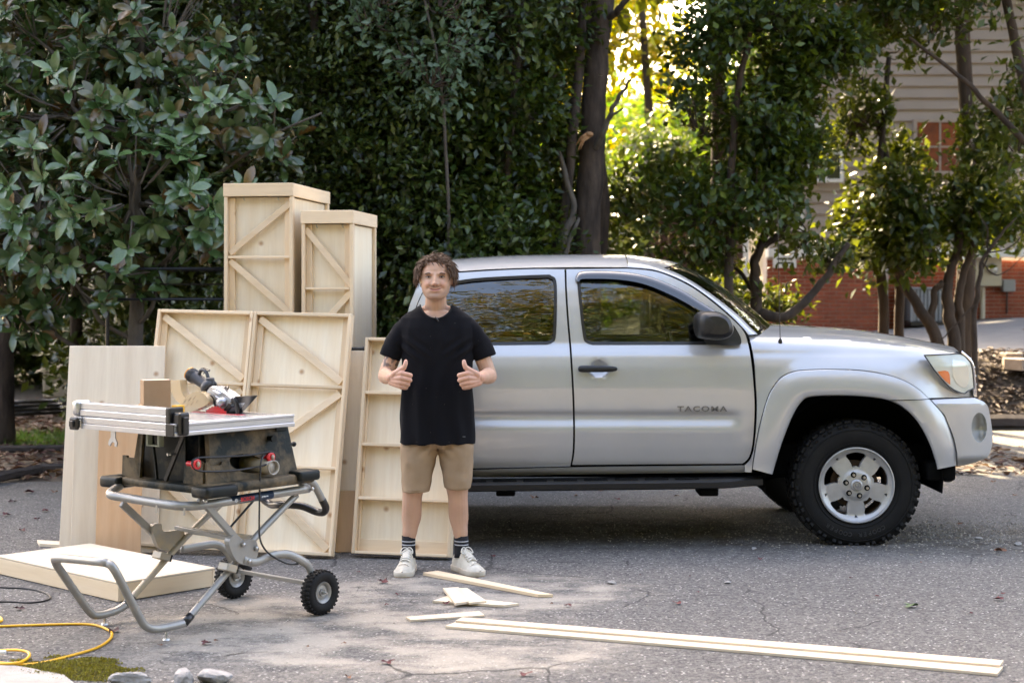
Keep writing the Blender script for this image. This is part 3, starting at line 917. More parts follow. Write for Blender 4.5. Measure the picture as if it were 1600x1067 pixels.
# --- flare
def arc_rows(n):
    O_ = catmull([Vector((a, b, 0)) for a, b in fl_out + fl_out2[1:]], 10); I_ = catmull([Vector((a, b, 0)) for a, b in fl_in], 10)
    def rs(L):
        d = [0.]
        for i in range(1, len(L)): d.append(d[-1] + (L[i] - L[i - 1]).length)
        out = []
        for k in range(n):
            s = d[-1] * k / (n - 1); j = min(len(L) - 2, int(np.searchsorted(d, s, side='right') - 1))
            out.append(L[j].lerp(L[j + 1], (s - d[j]) / max(1e-6, d[j + 1] - d[j])))
        return out
    return rs(O_), rs(I_)
Oa, Ia = arc_rows(90)
rows = []
for k, e in ((0, -.028), (.03, -.040), (.2, -.052), (.45, -.062), (.7, -.066), (.9, -.066), (.97, -.060), (1., -.05), (1., .05)):
    rows.append([sidept(a.x + (b.x - a.x) * k, a.y + (b.y - a.y) * k, (lambda X, Z, e=e: e - prof(X, Z) + .6 * min(prof(X, Z), .03)), .03) for a, b in zip(Oa, Ia)])
flare = orient(grid(rows))
flo, flm = both('fender_flare', flare, PAINT)
# thin dark seam where the flare meets the bumper
sm = [sidept(a, b, lambda X, Z: -.068 - prof(X, Z)) for a, b in P2([(1391, 625.5), (1420, 625), (1452, 623.5)], 5)]
both('seam', tube(sm, .0022, 6), UNDER, flo, flm)
# wheel well
well = []
def well_arc(cx, r, z0):
    rows = []
    for i in range(21):
        a = math.pi * i / 20 * 1.1 - .05 * math.pi
        rows.append([Vector((cx + r * math.cos(a), y, max(.33, .40 + r * math.sin(a)))) for y in (TY0 + .02, TY0 + .2, TY0 + .5)])
    rows_b = grid(rows)
    k = len(rows)
    V = list(rows_b[0]); Fc = list(rows_b[1]); c = len(V); V.append(Vector((cx, TY0 + .5, .5)))
    for i in range(k - 1): Fc.append((i * 3 + 2, (i + 1) * 3 + 2, c))
    return V, Fc
WX, WZ = (1341 - 800) / F * TY0, .379
both('wheel_well', well_arc(WX - .02, .56, .4), UNDER)
both('wheel_well', well_arc(WX - 3.235, .53, .4), UNDER)
# --- headlight
hl = h_in[:-1] + P2([(1522, 606), (1519, 575), (1513, 562), (1501, 553), (1480, 553.5), (1444, 555)], 5)[:-1]
def hlx(X, Z): return -.004 - prof(X, Z) + .03 * sstep(1.12, 1.25, Z) - .03
hv = skin(hl, 4, extra=hlx, shift=.125)
hlo, hlm = both('headlight', hv, LENS)
am = P2([(1465, 580.5), (1482, 580.5), (1485, 601)], 3) + P2([(1478, 596), (1465, 581.5)], 3)[:-1]
both('turn_signal', skin(am, 3, extra=lambda X, Z: hlx(X, Z) - .003, shift=.125, lipd=.004), AMBER, hlo, hlm)
rim_ = [sidept(a, b, lambda X, Z: hlx(X, Z) - .001, .125) for a, b in hl]
both('headlight_gasket', tube(rim_, .004, 6, closed=True), SATIN, hlo, hlm)
inner_l = P2([(1488, 562), (1508, 566), (1514, 585), (1510, 605), (1496, 600), (1488, 585)], 4)
both('reflector', skin(inner_l, 4, extra=lambda X, Z: hlx(X, Z) - .0025, shift=.125, lipd=0), M('reflector_bowl', (.55, .56, .50), .18, metal=.4, coat=1.), hlo, hlm)
# --- bumper: sweep round the plan curve, the pocket of the fog lamp let in
bp_ = [(1455, 624.5), (1523, 621.5)] + P2([(1536, 627), (1543, 634), (1547, 650), (1551, 680), (1549, 700), (1541, 715), (1515, 725), (1496, 728)], 5) + P2([(1496, 708.5), (1490.5, 683.7), (1476.5, 648.7)], 5)
fogc = (1530, 668)
def bux(X, Z):
    e = -.035 - prof(X, Z) + .05 * sstep(.56, .50, Z) + .03 * sstep(.89, .93, Z)
    return e
fogh = [(fogc[0] + 12.2 * math.cos(a), fogc[1] + 23.5 * math.sin(a)) for a in np.linspace(0, 2 * math.pi, 29)[:-1]]
buv = skin(bp_, 4, [fogh], extra=bux, shift=-.005)
buo, bum = both('bumper_corner', buv, PAINT)
rows = []
for k, e in ((1.0, .0), (.92, .012), (.7, .045), (.35, .07), (.02, .08)):
    rows.append([sidept(fogc[0] + 12.2 * k * math.cos(a), fogc[1] + 23.5 * k * math.sin(a), lambda X, Z, e=e: bux(X, Z) + e, -.005) for a in np.linspace(0, 2 * math.pi, 29)])
both('fog_lamp_pocket', orient(grid(rows)), M('fog_pocket', (.62, .62, .60), .3, metal=.6, coat=.5), buo, bum)
# front centre pieces between the two corners
def bridge(curve, bulge, name, mat):
    rows = []
    for p in curve:
        rows.append([Vector((p.x + bulge * (1 - t * t), TYC + (p.y - TYC) * -t, p.z)) for t in np.linspace(-1, 1, 17)])
    v = orient(grid(rows), (1, 0, 0)); return TR.part(name, v[0], v[1], mat, smooth=True)
bc = [sidept(a, b, bux, -.005) for a, b in P2([(1523, 621.5), (1536, 627), (1543, 634), (1547, 650), (1551, 680), (1549, 700), (1541, 715), (1515, 725)], 3)]
bridge([p - Vector((.004, 0, 0)) for p in bc], .03, 'front_bumper', PAINT)
gc = [sidept(a, b, hlx, .125) for a, b in P2([(1500, 550), (1513, 562), (1519, 575), (1522, 606), (1522.5, 620)], 4)]
gr = bridge([p + Vector((.004, 0, 0)) for p in gc], .03, 'grille', SATIN)
rows = []
for dz, dx in ((-.012, 0), (0, .014), (.012, 0)):
    rows.append([p + Vector((dx + .012, 0, dz * .2)) + Vector((0, dz * .8, 0)) for p in gc])
both('grille_surround', tube([p + Vector((.006, .012, 0)) for p in gc], .013, 10), CHROME, gr, gr)
for i in range(4):
    z = 1.17 - i * .055
    p = min(gc, key=lambda q: abs(q.z - z))
    pts_ = [Vector((p.x + .02 + .03 * (1 - t * t), TYC + (p.y + .03 - TYC) * -t, z)) for t in np.linspace(-1, 1, 9)]
    v, f = tube(pts_, .009, 6); TR.part('grille_bar', v, f, CHROME, gr, True)
# --- hood
sl = P2(shutl, 8)
rows = []
for i, (a, b) in enumerate(sl):
    p = sidept(a, b, lambda X, Z: fend(X, Z), .125)
    p = Vector((p.x, p.y + .004, p.z))
    u = i / (len(sl) - 1); row = []
    for k in range(29):
        t = -1 + 2 * k / 28
        z = p.z + .012 * (1 - abs(t) ** 10) + (.050 - .018 * u) * (1 - abs(t) ** 2.4) - .004
        z += .010 * math.exp(-((abs(t) - .55) / .09) ** 2) * (1 - .6 * u)
        row.append(Vector((p.x + (.20 - .13 * u) * (1 - t * t), TYC + (p.y - TYC) * -t, z)))
    rows.append(row)
hdv = orient(grid(rows), (0, 0, 1))
hd_o = TR.part('hood', hdv[0], hdv[1], PAINT, smooth=True)
hn = rows[-1]
nv = orient(grid([hn, [p + Vector((.012, 0, -.012)) for p in hn], [p + Vector((.012, 0, -.05)) for p in hn]]), (1, 0, 0))
TR.part('hood_lip', nv[0], nv[1], PAINT, hd_o, True)
# cowl and wipers
ck = rows[0]
cv = orient(grid([[p + Vector((-.03, 0, -.01)) for p in ck], [p + Vector((-.16, 0, -.02)) for p in ck]]), (0, 0, 1))
TR.part('cowl', cv[0], cv[1], BLACKP, smooth=True)
for y0, y1 in ((TY0 + .22, TY0 + .78), (TY0 + .85, TY0 + 1.4)):
    p0 = Vector((1.60, y0, 1.352)); p1 = Vector((1.66, y1, 1.405))
    v, f = join(tube([p0, p0.lerp(p1, .5) + Vector((0, 0, .012)), p1], .009, 6), tube([p0 + Vector((-.05, 0, .015)), p1 + Vector((-.02, 0, .01))], .007, 6))
    TR.part('wiper', v, f, SATIN)
# antenna
q = sidept(1219, 534, lambda X, Z: fend(X, Z), .125)
v, f = sphere(q + Vector((0, -.004, 0)), (.014, .010, .024), 12, 8)
an = TR.part('antenna_base', v, f, SATIN, smooth=True)
v, f = tube([q + Vector((0, 0, .02)), q + Vector((-.006, .01, .35)), q + Vector((-.012, .02, .85))], [.0028, .002, .0015], 6)
TR.part('antenna_mast', v, f, SATIN, an)
# --- door mirrors
def mirror_h():
    q = sidept(1112, 508)
    rows = []
    outl = [(1083.6, 505), (1085, 494), (1092, 487.5), (1106, 486), (1120, 488), (1134, 496.5), (1141, 510), (1140, 522), (1132, 529), (1118, 531.5), (1098, 529.5), (1087, 524)]
    O_ = catmull([Vector((a, b, 0)) for a, b in outl], 3, True); c = Vector((1112, 508, 0))
    for d, k in ((-.05, .0), (-.055, .80), (-.065, .94), (-.09, 1.0), (-.15, 1.0), (-.19, .97), (-.225, .86), (-.245, .62), (-.25, .0)):
        Yd = TY0 + .05 + d
        rows.append([PX(c.x + (p.x - c.x) * k, c.y + (p.y - c.y) * k, Yd) + Vector((.05 * (-.1 - d) / .2, 0, 0)) for p in O_ + O_[:1]])
    return orient(grid(rows))
mo, mm = both('door_mirror', mirror_h(), BLACKP)
sail = P2([(1100, 531), (1125, 528), (1143, 508), (1152, 517), (1158, 530), (1155, 539), (1130, 539.5), (1104, 537)], 4)
both('mirror_foot', skin(sail, 4, extra=lambda X, Z: -.028, lipd=.03), BLACKP, mo, mm)
# --- black front apron, tow hook, skid
both('front_apron', xf(rbox(2.62, 2.80, TY0 + .05, TY0 + .5, .405, .52, .02, 2), Matrix.Identity(4)), UNDER)
q = sidept(1481, 747, .08)
hook = [q + Vector((.034 * math.cos(a), 0, .018 * math.sin(a))) for a in np.linspace(0, 2 * math.pi, 15)[:-1]]
both('tow_hook', tube(hook, .008, 8, closed=True), SATIN)
# --- underbody, frame rails, cab floor
v, f = rbox(-2.0, 2.75, TY0 + .28, 2 * TYC - TY0 - .28, .40, .62, .03, 2); TR.part('chassis', v, f, UNDER)
v, f = rbox(-.65, 1.6, TY0 + .13, 2 * TYC - TY0 - .13, .46, .60, .03, 2); TR.part('cab_floor', v, f, UNDER)
v, f = rbox(1.50, 1.62, TY0 + .12, 2 * TYC - TY0 - .12, .6, 1.26, .04, 2); TR.part('firewall', v, f, UNDER)
v, f = rbox(1.30, 1.52, TY0 + .14, 2 * TYC - TY0 - .14, 1.0, 1.24, .06, 3); TR.part('dashboard', v, f, BLACKP, smooth=True)
v, f = rbox(2.05, 2.25, TY0 + .3, 2 * TYC - TY0 - .3, .31, .42, .03, 2); TR.part('front_axle', v, f, UNDER)
v, f = cyl((WX - 3.235, TY0 + .2, .38), (WX - 3.235, 2 * TYC - TY0 - .2, .38), .06); TR.part('rear_axle', v, f, UNDER)
def seat(x, y0, y1):
    a = rbox(x - .12, x + .40, y0, y1, .62, .88, .05, 3)
    b = xf(rbox(-.07, .07, y0, y1, 0, .58, .05, 3), Matrix.Translation((x - .10, 0, .80)) @ Matrix.Rotation(R(-14), 4, 'Y'))
    st = TR.part('seat', *join(a, b), SEATM, smooth=True)
    ym = (y0 + y1) / 2
    c = xf(rbox(-.05, .05, ym - .13, ym + .13, 0, .2, .04, 3), Matrix.Translation((x - .26, 0, 1.40)) @ Matrix.Rotation(R(-10), 4, 'Y'))
    TR.part('headrest', c[0], c[1], SEATM, st, True)
seat(.55, TY0 + .22, TY0 + .72); seat(.55, TYC + .2, TYC + .7); seat(-.20, TY0 + .24, TY0 + .85); seat(-.20, TYC + .05, TYC + .66)
sw = [Vector((1.12, TYC + .45 + .18 * math.cos(a), 1.12 + .18 * math.sin(a))) for a in np.linspace(0, 2 * math.pi, 25)[:-1]]
v, f = tube(sw, .014, 8, closed=True); TR.part('steering_wheel', v, f, BLACKP, smooth=True)
# --- bed with wheel arches, liner, tailgate
x0, x1 = -2.16, near[0].x - .045
fx = WX - 3.235
bedp = [(x0, .56), (fx - .5, .56)] + [(fx + .49 * math.cos(a), .42 + .5 * math.sin(a)) for a in np.linspace(math.pi * .92, math.pi * .08, 17)] + [(fx + .5, .56), (x1, .56), (x1, 1.14), (x0, 1.12)]
pts, tris, _ = region(bedp, .05)
def bedY(x, z): return TY0 + interp(z, [.5, .6, .8, 1.0, 1.09, 1.14], [.05, .01, .0, .0, .02, .06])
vb = orient(([Vector((a, bedY(a, b), b)) for a, b in pts], tris)); vb = lip(vb[0], vb[1], (0, .03, 0))
both('bed_side', vb, PAINT)
v, f = rbox(x0, x1, TY0 + .06, TY0 + .14, 1.10, 1.155, .012, 2); both('bed_rail', (v, f), BLACKP)
v, f = cbox(x0 + .02, x1, TY0 + .12, 2 * TYC - TY0 - .12, .80, .84); TR.part('bed_floor', v, f, BLACKP)
v, f = rbox(x0 - .05, x0 + .01, TY0 + .05, 2 * TYC - TY0 - .05, .62, 1.13, .02, 2); tg = TR.part('tailgate', v, f, PAINT)
v, f = rbox(x0 - .20, x0 - .03, TY0 + .02, 2 * TYC - TY0 - .02, .50, .62, .03, 2); TR.part('rear_bumper', v, f, CHROME)
v, f = cbox(x1 - .03, x1, TY0 + .1, 2 * TYC - TY0 - .1, .82, 1.14); TR.part('bed_front', v, f, PAINT)

# --- wheels
def wheel(cx, near_side=True):
    """built about the origin facing -Y, then placed"""
    RT, WID = .4035, .265
    tp = [(.236, .018), (.25, .004), (.285, -.010), (.33, -.012), (.365, -.004), (.386, .014), (.397, .03), (.4, .06), (.4, .2), (.397, .235), (.386, .25), (.33, .275), (.25, .262), (.236, .25)]
    tv = lathe(tp, (0, 0, 0), (0, 1, 0), 72)
    blocks = []
    for i in range(44):
        a = 2 * math.pi * i / 44
        for (y0, y1, off, skew, w) in ((.012, .062, 0, .02, .021), (.072, .118, .5, -.02, .022), (.128, .176, 0, .02, .022), (.186, .25, .5, -.02, .021)):
            aa = a + off * 2 * math.pi / 44
            m = Matrix.Rotation(-aa, 4, 'Y') @ Matrix.Translation((0, (y0 + y1) / 2, RT - .006)) @ Matrix.Rotation(skew * 8, 4, 'Z')
            blocks.append(xf(cbox(-w, w, -(y1 - y0) / 2, (y1 - y0) / 2, -.008, .010, .003), m))
        # side lugs on the shoulder
        for q in (0,):
            m = Matrix.Rotation(-(a + (.04 if i % 2 else 0)), 4, 'Y') @ Matrix.Translation((0, .004, .374)) @ Matrix.Rotation(.5, 4, 'X')
            blocks.append(xf(cbox(-.012, .012, -.012, .004, -.016 - .006 * (i % 2), .016, .003), m))
    bl = join(*blocks)
    # raised rings and bars on the sidewall
    rings = [lathe([(.262, -.003), (.264, -.0085), (.268, -.0095), (.27, -.007)], (0, 0, 0), (0, 1, 0), 64), lathe([(.347, -.0105), (.349, -.0135), (.352, -.0125), (.354, -.008)], (0, 0, 0), (0, 1, 0), 64)]
    # rim face with five openings
    outer = [(.226 * math.cos(a), .226 * math.sin(a)) for a in np.linspace(0, 2 * math.pi, 73)[:-1]]
    holes = []; nots = []
    for i in range(5):
        a0 = math.pi / 2 + i * 2 * math.pi / 5
        h = []
        for r, da in ((.114, -.20), (.118, 0), (.114, .20), (.135, .225), (.165, .285), (.188, .335), (.200, .30), (.204, .15), (.206, 0), (.204, -.15), (.200, -.30), (.188, -.335), (.165, -.285), (.135, -.225)):
            h.append((r * math.cos(a0 + da), r * math.sin(a0 + da)))
        holes.append([(p.x, p.y) for p in catmull([Vector((a, b, 0)) for a, b in h], 3, True)])
        a1 = a0 + math.pi / 5
        holes.append([(r * math.cos(a1 + da), r * math.sin(a1 + da)) for r, da in ((.206, -.052), (.206, .052), (.188, 0))])
    pts, tris, _ = region(outer, .009, holes)
    def ry(x, z):
        r = math.hypot(x, z)
        return interp(r, [0, .04, .075, .10, .14, .19, .212, .226], [.006, .004, .006, .018, .022, .026, .016, .008])
    rv = orient(([Vector((x, ry(x, z), z)) for x, z in pts], tris))
    rv = lip(rv[0], rv[1], (0, .035, 0))
    ringv = lathe([(.224, .012), (.228, -.002), (.233, -.008), (.239, -.006), (.241, .004), (.238, .02)], (0, 0, 0), (0, 1, 0), 64)
    barrel = lathe([(.216, .03), (.205, .06), (.20, .2), (.21, .25)], (0, 0, 0), (0, 1, 0), 48)
    disc = lathe([(.02, .075), (.15, .075), (.152, .085), (.15, .1), (.02, .1)], (0, 0, 0), (0, 1, 0), 40)
    cap = lathe([(.0, -.012), (.03, -.011), (.036, -.006), (.038, .006)], (0, 0, 0), (0, 1, 0), 28)
    emb = lathe([(.020, -.0125), (.022, -.015), (.025, -.015), (.027, -.012)], (0, 0, 0), (0, 1, 0), 28)
    embx = join(emb, xf(tube([(-.012, -.0135, .008), (0, -.0145, -.012), (.012, -.0135, .008)], .002, 6), Matrix.Identity(4)), xf(lathe([(.009, -.012), (.010, -.0145), (.012, -.0145), (.013, -.012)], (0, 0, .002), (0, 1, 0), 20), Matrix.Identity(4)))
    nuts = []; holesr = []
    for i in range(6):
        a = math.pi / 2 + .28 + i * math.pi / 3
        c = Vector((.068 * math.cos(a), 0, .068 * math.sin(a)))
        nuts.append((cyl(c + Vector((0, -.012, 0)), c + Vector((0, .01, 0)), .0085, seg=6), lathe([(.010, .0), (.0165, -.001), (.018, .006), (.018, .012)], c, (0, 1, 0), 16)))
    C = Vector((cx, TY0 + .045, WZ))
    def put(vf, flat=False):
        V = []
        for v in vf[0]:
            p = Vector(v) + C
            if flat and p.z < .004:
                p = Vector((p.x, p.y, .004 + (p.z * .02)))
            V.append(p)
        return V, vf[1]
    def add(name, vf, mat, par, smooth=True, flat=False):
        vf = put(vf, flat)
        if not near_side: vf = mirror(vf)
        o = TR.part(name, vf[0], vf[1], mat, par, smooth); flatten_sharp(o, 40); return o
    w = add('wheel', rv, ALLOY, None)
    ty = add('tyre', join(tv, *rings), RUBBER, w, flat=True)
    add('tyre_tread', bl, RUBBER, w, False, True)
    add('rim', ringv, ALLOY, w); add('rim_barrel', barrel, RUST, w); add('brake_disc', disc, RUST, w)
    add('centre_cap', cap, ALLOY, w); add('emblem', embx, M('dull_chrome', (.35, .34, .33), .35, metal=.8), w)
    for nt_, sk in nuts:
        add('wheel_nut', nt_, M('nut_steel', (.55, .53, .5), .3, metal=.9), w, False); add('nut_recess', sk, UNDER, w)
    return w, C
wf, Cw = wheel(WX); wheel(WX, False); wheel(WX - 3.235); wheel(WX - 3.235, False)
# lettering on the front tyre's side wall
LETT = M('tyre_lettering', (.028, .028, .03), .6)
for word, mid in (('COOPER', R(-72)), ('COOPER', R(-112))):
    for i, ch in enumerate(word):
        me = text_mesh(ch, .036, .0012, LETT, bold=.0006)
        a = mid - (i - 2.5) * .098 * (1 if mid > 0 else 1)
        r = .309
        m = Matrix.Translation(Cw - TR.loc + Vector((r * math.cos(a), -.0125, r * math.sin(a)))) @ Matrix.Rotation(math.pi / 2 - a, 4, 'Y') @ Matrix.Rotation(R(90), 4, 'X')
        TR.add('tyre_letter', me, wf, mw=m)
# ================================================================== PLYWOOD AND TIMBER
def wood_material(name, c1, c2, grain='z', knots=True, contrast=1.0):
    m = bpy.data.materials.new(name); m.use_nodes = True; nt = m.node_tree; b = nt.nodes['Principled BSDF']; L = nt.links.new
    tc = nn(nt, 'ShaderNodeTexCoord'); oi = nn(nt, 'ShaderNodeObjectInfo')
    mp = nn(nt, 'ShaderNodeMapping')
    mp.inputs['Scale'].default_value = {'z': (1, 1, .09), 'x': (.09, 1, 1), 'y': (1, .09, 1)}[grain]
    cmb = nn(nt, 'ShaderNodeCombineXYZ')
    for i in range(3): L(oi.outputs['Random'], cmb.inputs[i])
    ofs = nn(nt, 'ShaderNodeVectorMath', operation='MULTIPLY_ADD'); ofs.inputs[1].default_value = (17, 23, 41)
    L(cmb.outputs[0], ofs.inputs[0]); L(tc.outputs['Object'], ofs.inputs[2]); L(ofs.outputs[0], mp.inputs[0])
    n1 = nn(nt, 'ShaderNodeTexNoise', Scale=6., Detail=6., Distortion=1.2); L(mp.outputs[0], n1.inputs['Vector'])
    n2 = nn(nt, 'ShaderNodeTexNoise', Scale=70., Detail=3.); L(mp.outputs[0], n2.inputs['Vector'])
    wv = nn(nt, 'ShaderNodeTexWave', Scale=3.2, Distortion=9., Detail=2.5); wv.inputs['Detail Scale'].default_value = 1.6
    wv.bands_direction = 'X' if grain == 'z' else 'Z'
    L(mp.outputs[0], wv.inputs['Vector'])
    rp = nn(nt, 'ShaderNodeValToRGB'); e = rp.color_ramp.elements; e[0].position = .3; e[1].position = .75; e[0].color = rgba(c1); e[1].color = rgba(c2)
    ad = nn(nt, 'ShaderNodeMath', operation='MULTIPLY_ADD'); ad.inputs[1].default_value = .14; L(wv.outputs['Fac'], ad.inputs[0])
    mu = nn(nt, 'ShaderNodeMath', operation='MULTIPLY'); mu.inputs[1].default_value = .86; L(n1.outputs['Fac'], mu.inputs[0]); L(mu.outputs[0], ad.inputs[2])
    L(ad.outputs[0], rp.inputs[0])
    fx_ = nn(nt, 'ShaderNodeMix', data_type='RGBA', blend_type='MULTIPLY'); fx_.inputs[0].default_value = .14 * contrast
    r2 = nn(nt, 'ShaderNodeValToRGB'); r2.color_ramp.elements[0].position = .35; r2.color_ramp.elements[0].color = (.72, .66, .58, 1); r2.color_ramp.elements[1].position = .6
    L(n2.outputs['Fac'], r2.inputs[0]); L(rp.outputs[0], fx_.inputs[6]); L(r2.outputs[0], fx_.inputs[7])
    last = fx_.outputs[2]
    if knots:
        kn = nn(nt, 'ShaderNodeTexVoronoi', voronoi_dimensions='2D', Scale=2.0)
        sx_ = nn(nt, 'ShaderNodeSeparateXYZ'); cx_ = nn(nt, 'ShaderNodeCombineXYZ'); L(ofs.outputs[0], sx_.inputs[0]); L(sx_.outputs[0], cx_.inputs[0]); L(sx_.outputs[2], cx_.inputs[1]); L(cx_.outputs[0], kn.inputs['Vector'])
        kr = nn(nt, 'ShaderNodeValToRGB'); kr.color_ramp.elements[0].position = .012; kr.color_ramp.elements[0].color = (.45, .26, .14, 1); kr.color_ramp.elements[1].position = .045; kr.color_ramp.elements[1].color = (1, 1, 1, 1)
        L(kn.outputs['Distance'], kr.inputs[0])
        k2 = nn(nt, 'ShaderNodeMix', data_type='RGBA', blend_type='MULTIPLY'); k2.inputs[0].default_value = .75
        L(last, k2.inputs[6]); L(kr.outputs[0], k2.inputs[7]); last = k2.outputs[2]
    hs = nn(nt, 'ShaderNodeHueSaturation'); mr = nn(nt, 'ShaderNodeMapRange'); mr.inputs['To Min'].default_value = .86; mr.inputs['To Max'].default_value = 1.08
    L(oi.outputs['Random'], mr.inputs[0]); L(mr.outputs[0], hs.inputs['Value']); L(last, hs.inputs['Color'])
    L(hs.outputs[0], b.inputs['Base Color'])
    b.inputs['Roughness'].default_value = .7; b.inputs['Specular IOR Level'].default_value = .14
    bp = nn(nt, 'ShaderNodeBump', Strength=.12, Distance=.002); L(n2.outputs['Fac'], bp.inputs['Height']); L(bp.outputs[0], b.inputs['Normal'])
    MATS[name] = m; return m
PLYZ = wood_material('birch_ply_upright', (.87, .73, .53), (.92, .81, .63))
PLYX = wood_material('birch_ply_across', (.87, .73, .53), (.92, .81, .63), 'x')
STUDZ = wood_material('pine_upright', (.77, .59, .39), (.85, .68, .48))
STUDX = wood_material('pine_across', (.77, .59, .39), (.85, .68, .48), 'x')
PALEZ = wood_material('pale_ply_upright', (.72, .60, .46), (.82, .71, .56))
PALEX = wood_material('pale_ply_across', (.66, .54, .40), (.74, .63, .48), 'x', knots=False)
PINKZ = wood_material('reddish_ply_upright', (.60, .36, .20), (.68, .45, .27), knots=False)
STEEL = M('zinc_steel', (.45, .45, .45), .35, metal=.9)

def frame_basis(o, px, pz):
    """rotation whose local x runs o->px, local z near o->pz, local -y faces the viewer"""
    ex = (Vector(px) - Vector(o)).normalized(); z = Vector(pz) - Vector(o); z = (z - ex * z.dot(ex)).normalized(); y = z.cross(ex)
    return Matrix((ex, y, z)).transposed()
def lean_basis(o, px, lean, roll):
    d = Vector(px) - Vector(o)
    return (Matrix.Rotation(math.atan2(d.y, d.x), 3, 'Z') @ Matrix.Rotation(R(-lean), 3, 'X') @ Matrix.Rotation(R(roll), 3, 'Y'))
def B(T, name, x0, x1, y0, y1, z0, z1, mat, parent=None, c=.0025): return T.part(name, *cbox(x0, x1, y0, y1, z0, z1, c), mat, parent)
def diag(T, xa, za, xb, zb, w, y0, y1, mat=STUDX, name='diagonal_brace'):
    v, f = bar((xa, (y0 + y1) / 2, za), (xb, (y0 + y1) / 2, zb), w, y1 - y0, up=(0, 1, 0))
    return T.part(name, v, f, mat)

# ---- wide double panel leaning on the truck (two bays of braced frames)
bl_, br_ = PG(213, 868), PG(524, 871)
bl_.y = br_.y = 9.66
bl_, br_ = PX(213, 869, 9.66), PX(524, 871, 9.66); bl_.z = br_.z = 0.004
tr_ = PX(552, 491, 9.93); tl_ = PX(250, 488, 9.93)
rot = frame_basis(bl_, br_, bl_ + (tr_ - br_))
Wd = (br_ - bl_).length; Hd = (tr_ - br_).length
bl_, br_ = PX(214, 864, 9.84), PX(524, 871, 9.62); bl_.z = br_.z = 0
Wd = (br_ - bl_).length; rot = lean_basis(bl_, br_, 12.5, 1.3); bl_.z = Wd * math.sin(R(1.3)) + .004; Hd = 1.475
DP = Thing('braced_panel', bl_, 'wide plywood panel with two braced bays leaning against the truck bed', 'panel', rot=rot)
D_ = .075
def bay(T, x0, x1, H, rails, diags, st=.04, n=D_, back=True, skin_mat=PLYZ):
    if back: B(T, 'back_sheet', x0 + .002, x1 - .002, -.014, -.002, .002, H - .002, skin_mat)
    B(T, 'stile', x0, x0 + .02, -n, -.0145, 0, H, STUDZ); B(T, 'stile', x1 - .02, x1, -n, -.0145, 0, H, STUDZ)
    B(T, 'cleat', x0 + .0205, x0 + .0205 + st, -.034, -.0145, .021, H - .021, STUDZ); B(T, 'cleat', x1 - .0205 - st, x1 - .0205, -.034, -.0145, .021, H - .021, STUDZ)
    B(T, 'rail', x0 + .0205, x1 - .0205, -n, -.0145, 0, .02, STUDX); B(T, 'rail', x0 + .0205, x1 - .0205, -n, -.0145, H - .02, H, STUDX)
    for z in rails: B(T, 'cross_rail', x0 + .0205, x1 - .0205, -n + .006, -.0345, z - .009, z + .009, STUDX)
    for (xa, za, xb, zb) in diags: diag(T, xa, za, xb, zb, .045, -.052, -.0345)
hb = Wd / 2
H_ = Hd
z1, z2 = H_ * .690, H_ * .355
for k in range(2):
    x0 = k * hb + (.001 if k else 0); x1 = x0 + hb - .002
    a, b = x0 + .035, x1 - .035
    bay(DP, x0, x1, H_, (z1, z2), ((a, H_ - .04, b, z1 + .035), (b, z1 - .035, a, z2 + .03), (a, z2 - .03, b, .04)))
# ---- tall crates standing in the truck bed
def tall_box(o, W, Dp, H, yaw, label, diags, shelf, knot=None, open_side=False):
    T = Thing('tall_box', o, label, 'wooden box', rot=Matrix.Rotation(R(yaw), 3, 'Z'))
    s = .022
    for x in (0, W - s):
        B(T, 'stile', x, x + s, 0, .05, 0, H - .0855, STUDZ); B(T, 'cleat', x + (s + .0005 if x == 0 else -.0405), x + (s + .0405 if x == 0 else -.0005), .034, .056, .02, H - .09, STUDZ)
    B(T, 'back_stile', 0, s, Dp - .05, Dp, 0, H - .0855, STUDZ); B(T, 'back_stile', W - s, W, Dp - .05, Dp, 0, H - .0855, STUDZ)
    # top cap of boards
    B(T, 'top_board', -.004, W + .004, -.006, .016, H - .085, H, STUDX); B(T, 'top_board', -.004, W + .004, Dp - .016, Dp + .006, H - .085, H, STUDX)
    y_ = wood_material('pine_depth', (.77, .59, .39), (.85, .68, .48), 'y') if 'pine_depth' not in MATS else MATS['pine_depth']
    B(T, 'top_board', W - .018, W + .004, .0165, Dp - .0165, H - .085, H, y_); B(T, 'top_board', -.004, .018, .0165, Dp - .0165, H - .085, H, y_)
    B(T, 'top_sheet', .02, W - .02, .0165, Dp - .0165, H - .02, H - .006, PLYX)
    B(T, 'front_sheet', s, W - s, .0565, .068, .0, H - .088, PLYZ)
    if open_side:
        B(T, 'side_sheet', W - .034, W - .022, .0505, Dp - .0505, .0, H - .09, PLYZ)
    else: B(T, 'side_sheet', W - .012, W - .001, .0505, Dp - .0505, .0, H - .086, PLYZ)
    B(T, 'side_sheet', .001, .012, .0505, Dp - .0505, .0, H - .086, PLYZ)
    B(T, 'back_sheet', s, W - s, Dp - .012, Dp - .001, 0, H - .088, PLYZ)
    for z in shelf: B(T, 'cross_rail', s + .001, W - s - .001, .006, .034, z - .008, z + .008, STUDX)
    for (xa, za, xb, zb) in diags: diag(T, xa, za, xb, zb, .04, .018, .0335)
    for x in (W * .28, W * .78):
        T.part('screw_hook', *tube([(x, .02, H - .09), (x, .018, H - .105), (x + .008, .018, H - .112)], .003, 6), STEEL)
    return T
o1 = PX(350, 287, 10.4); W1 = (460 - 350) / F * 10.4; zb = .845
H1 = o1.z - zb; zz = lambda y, Yd=10.4: CH - (y - HZ) / F * Yd - zb
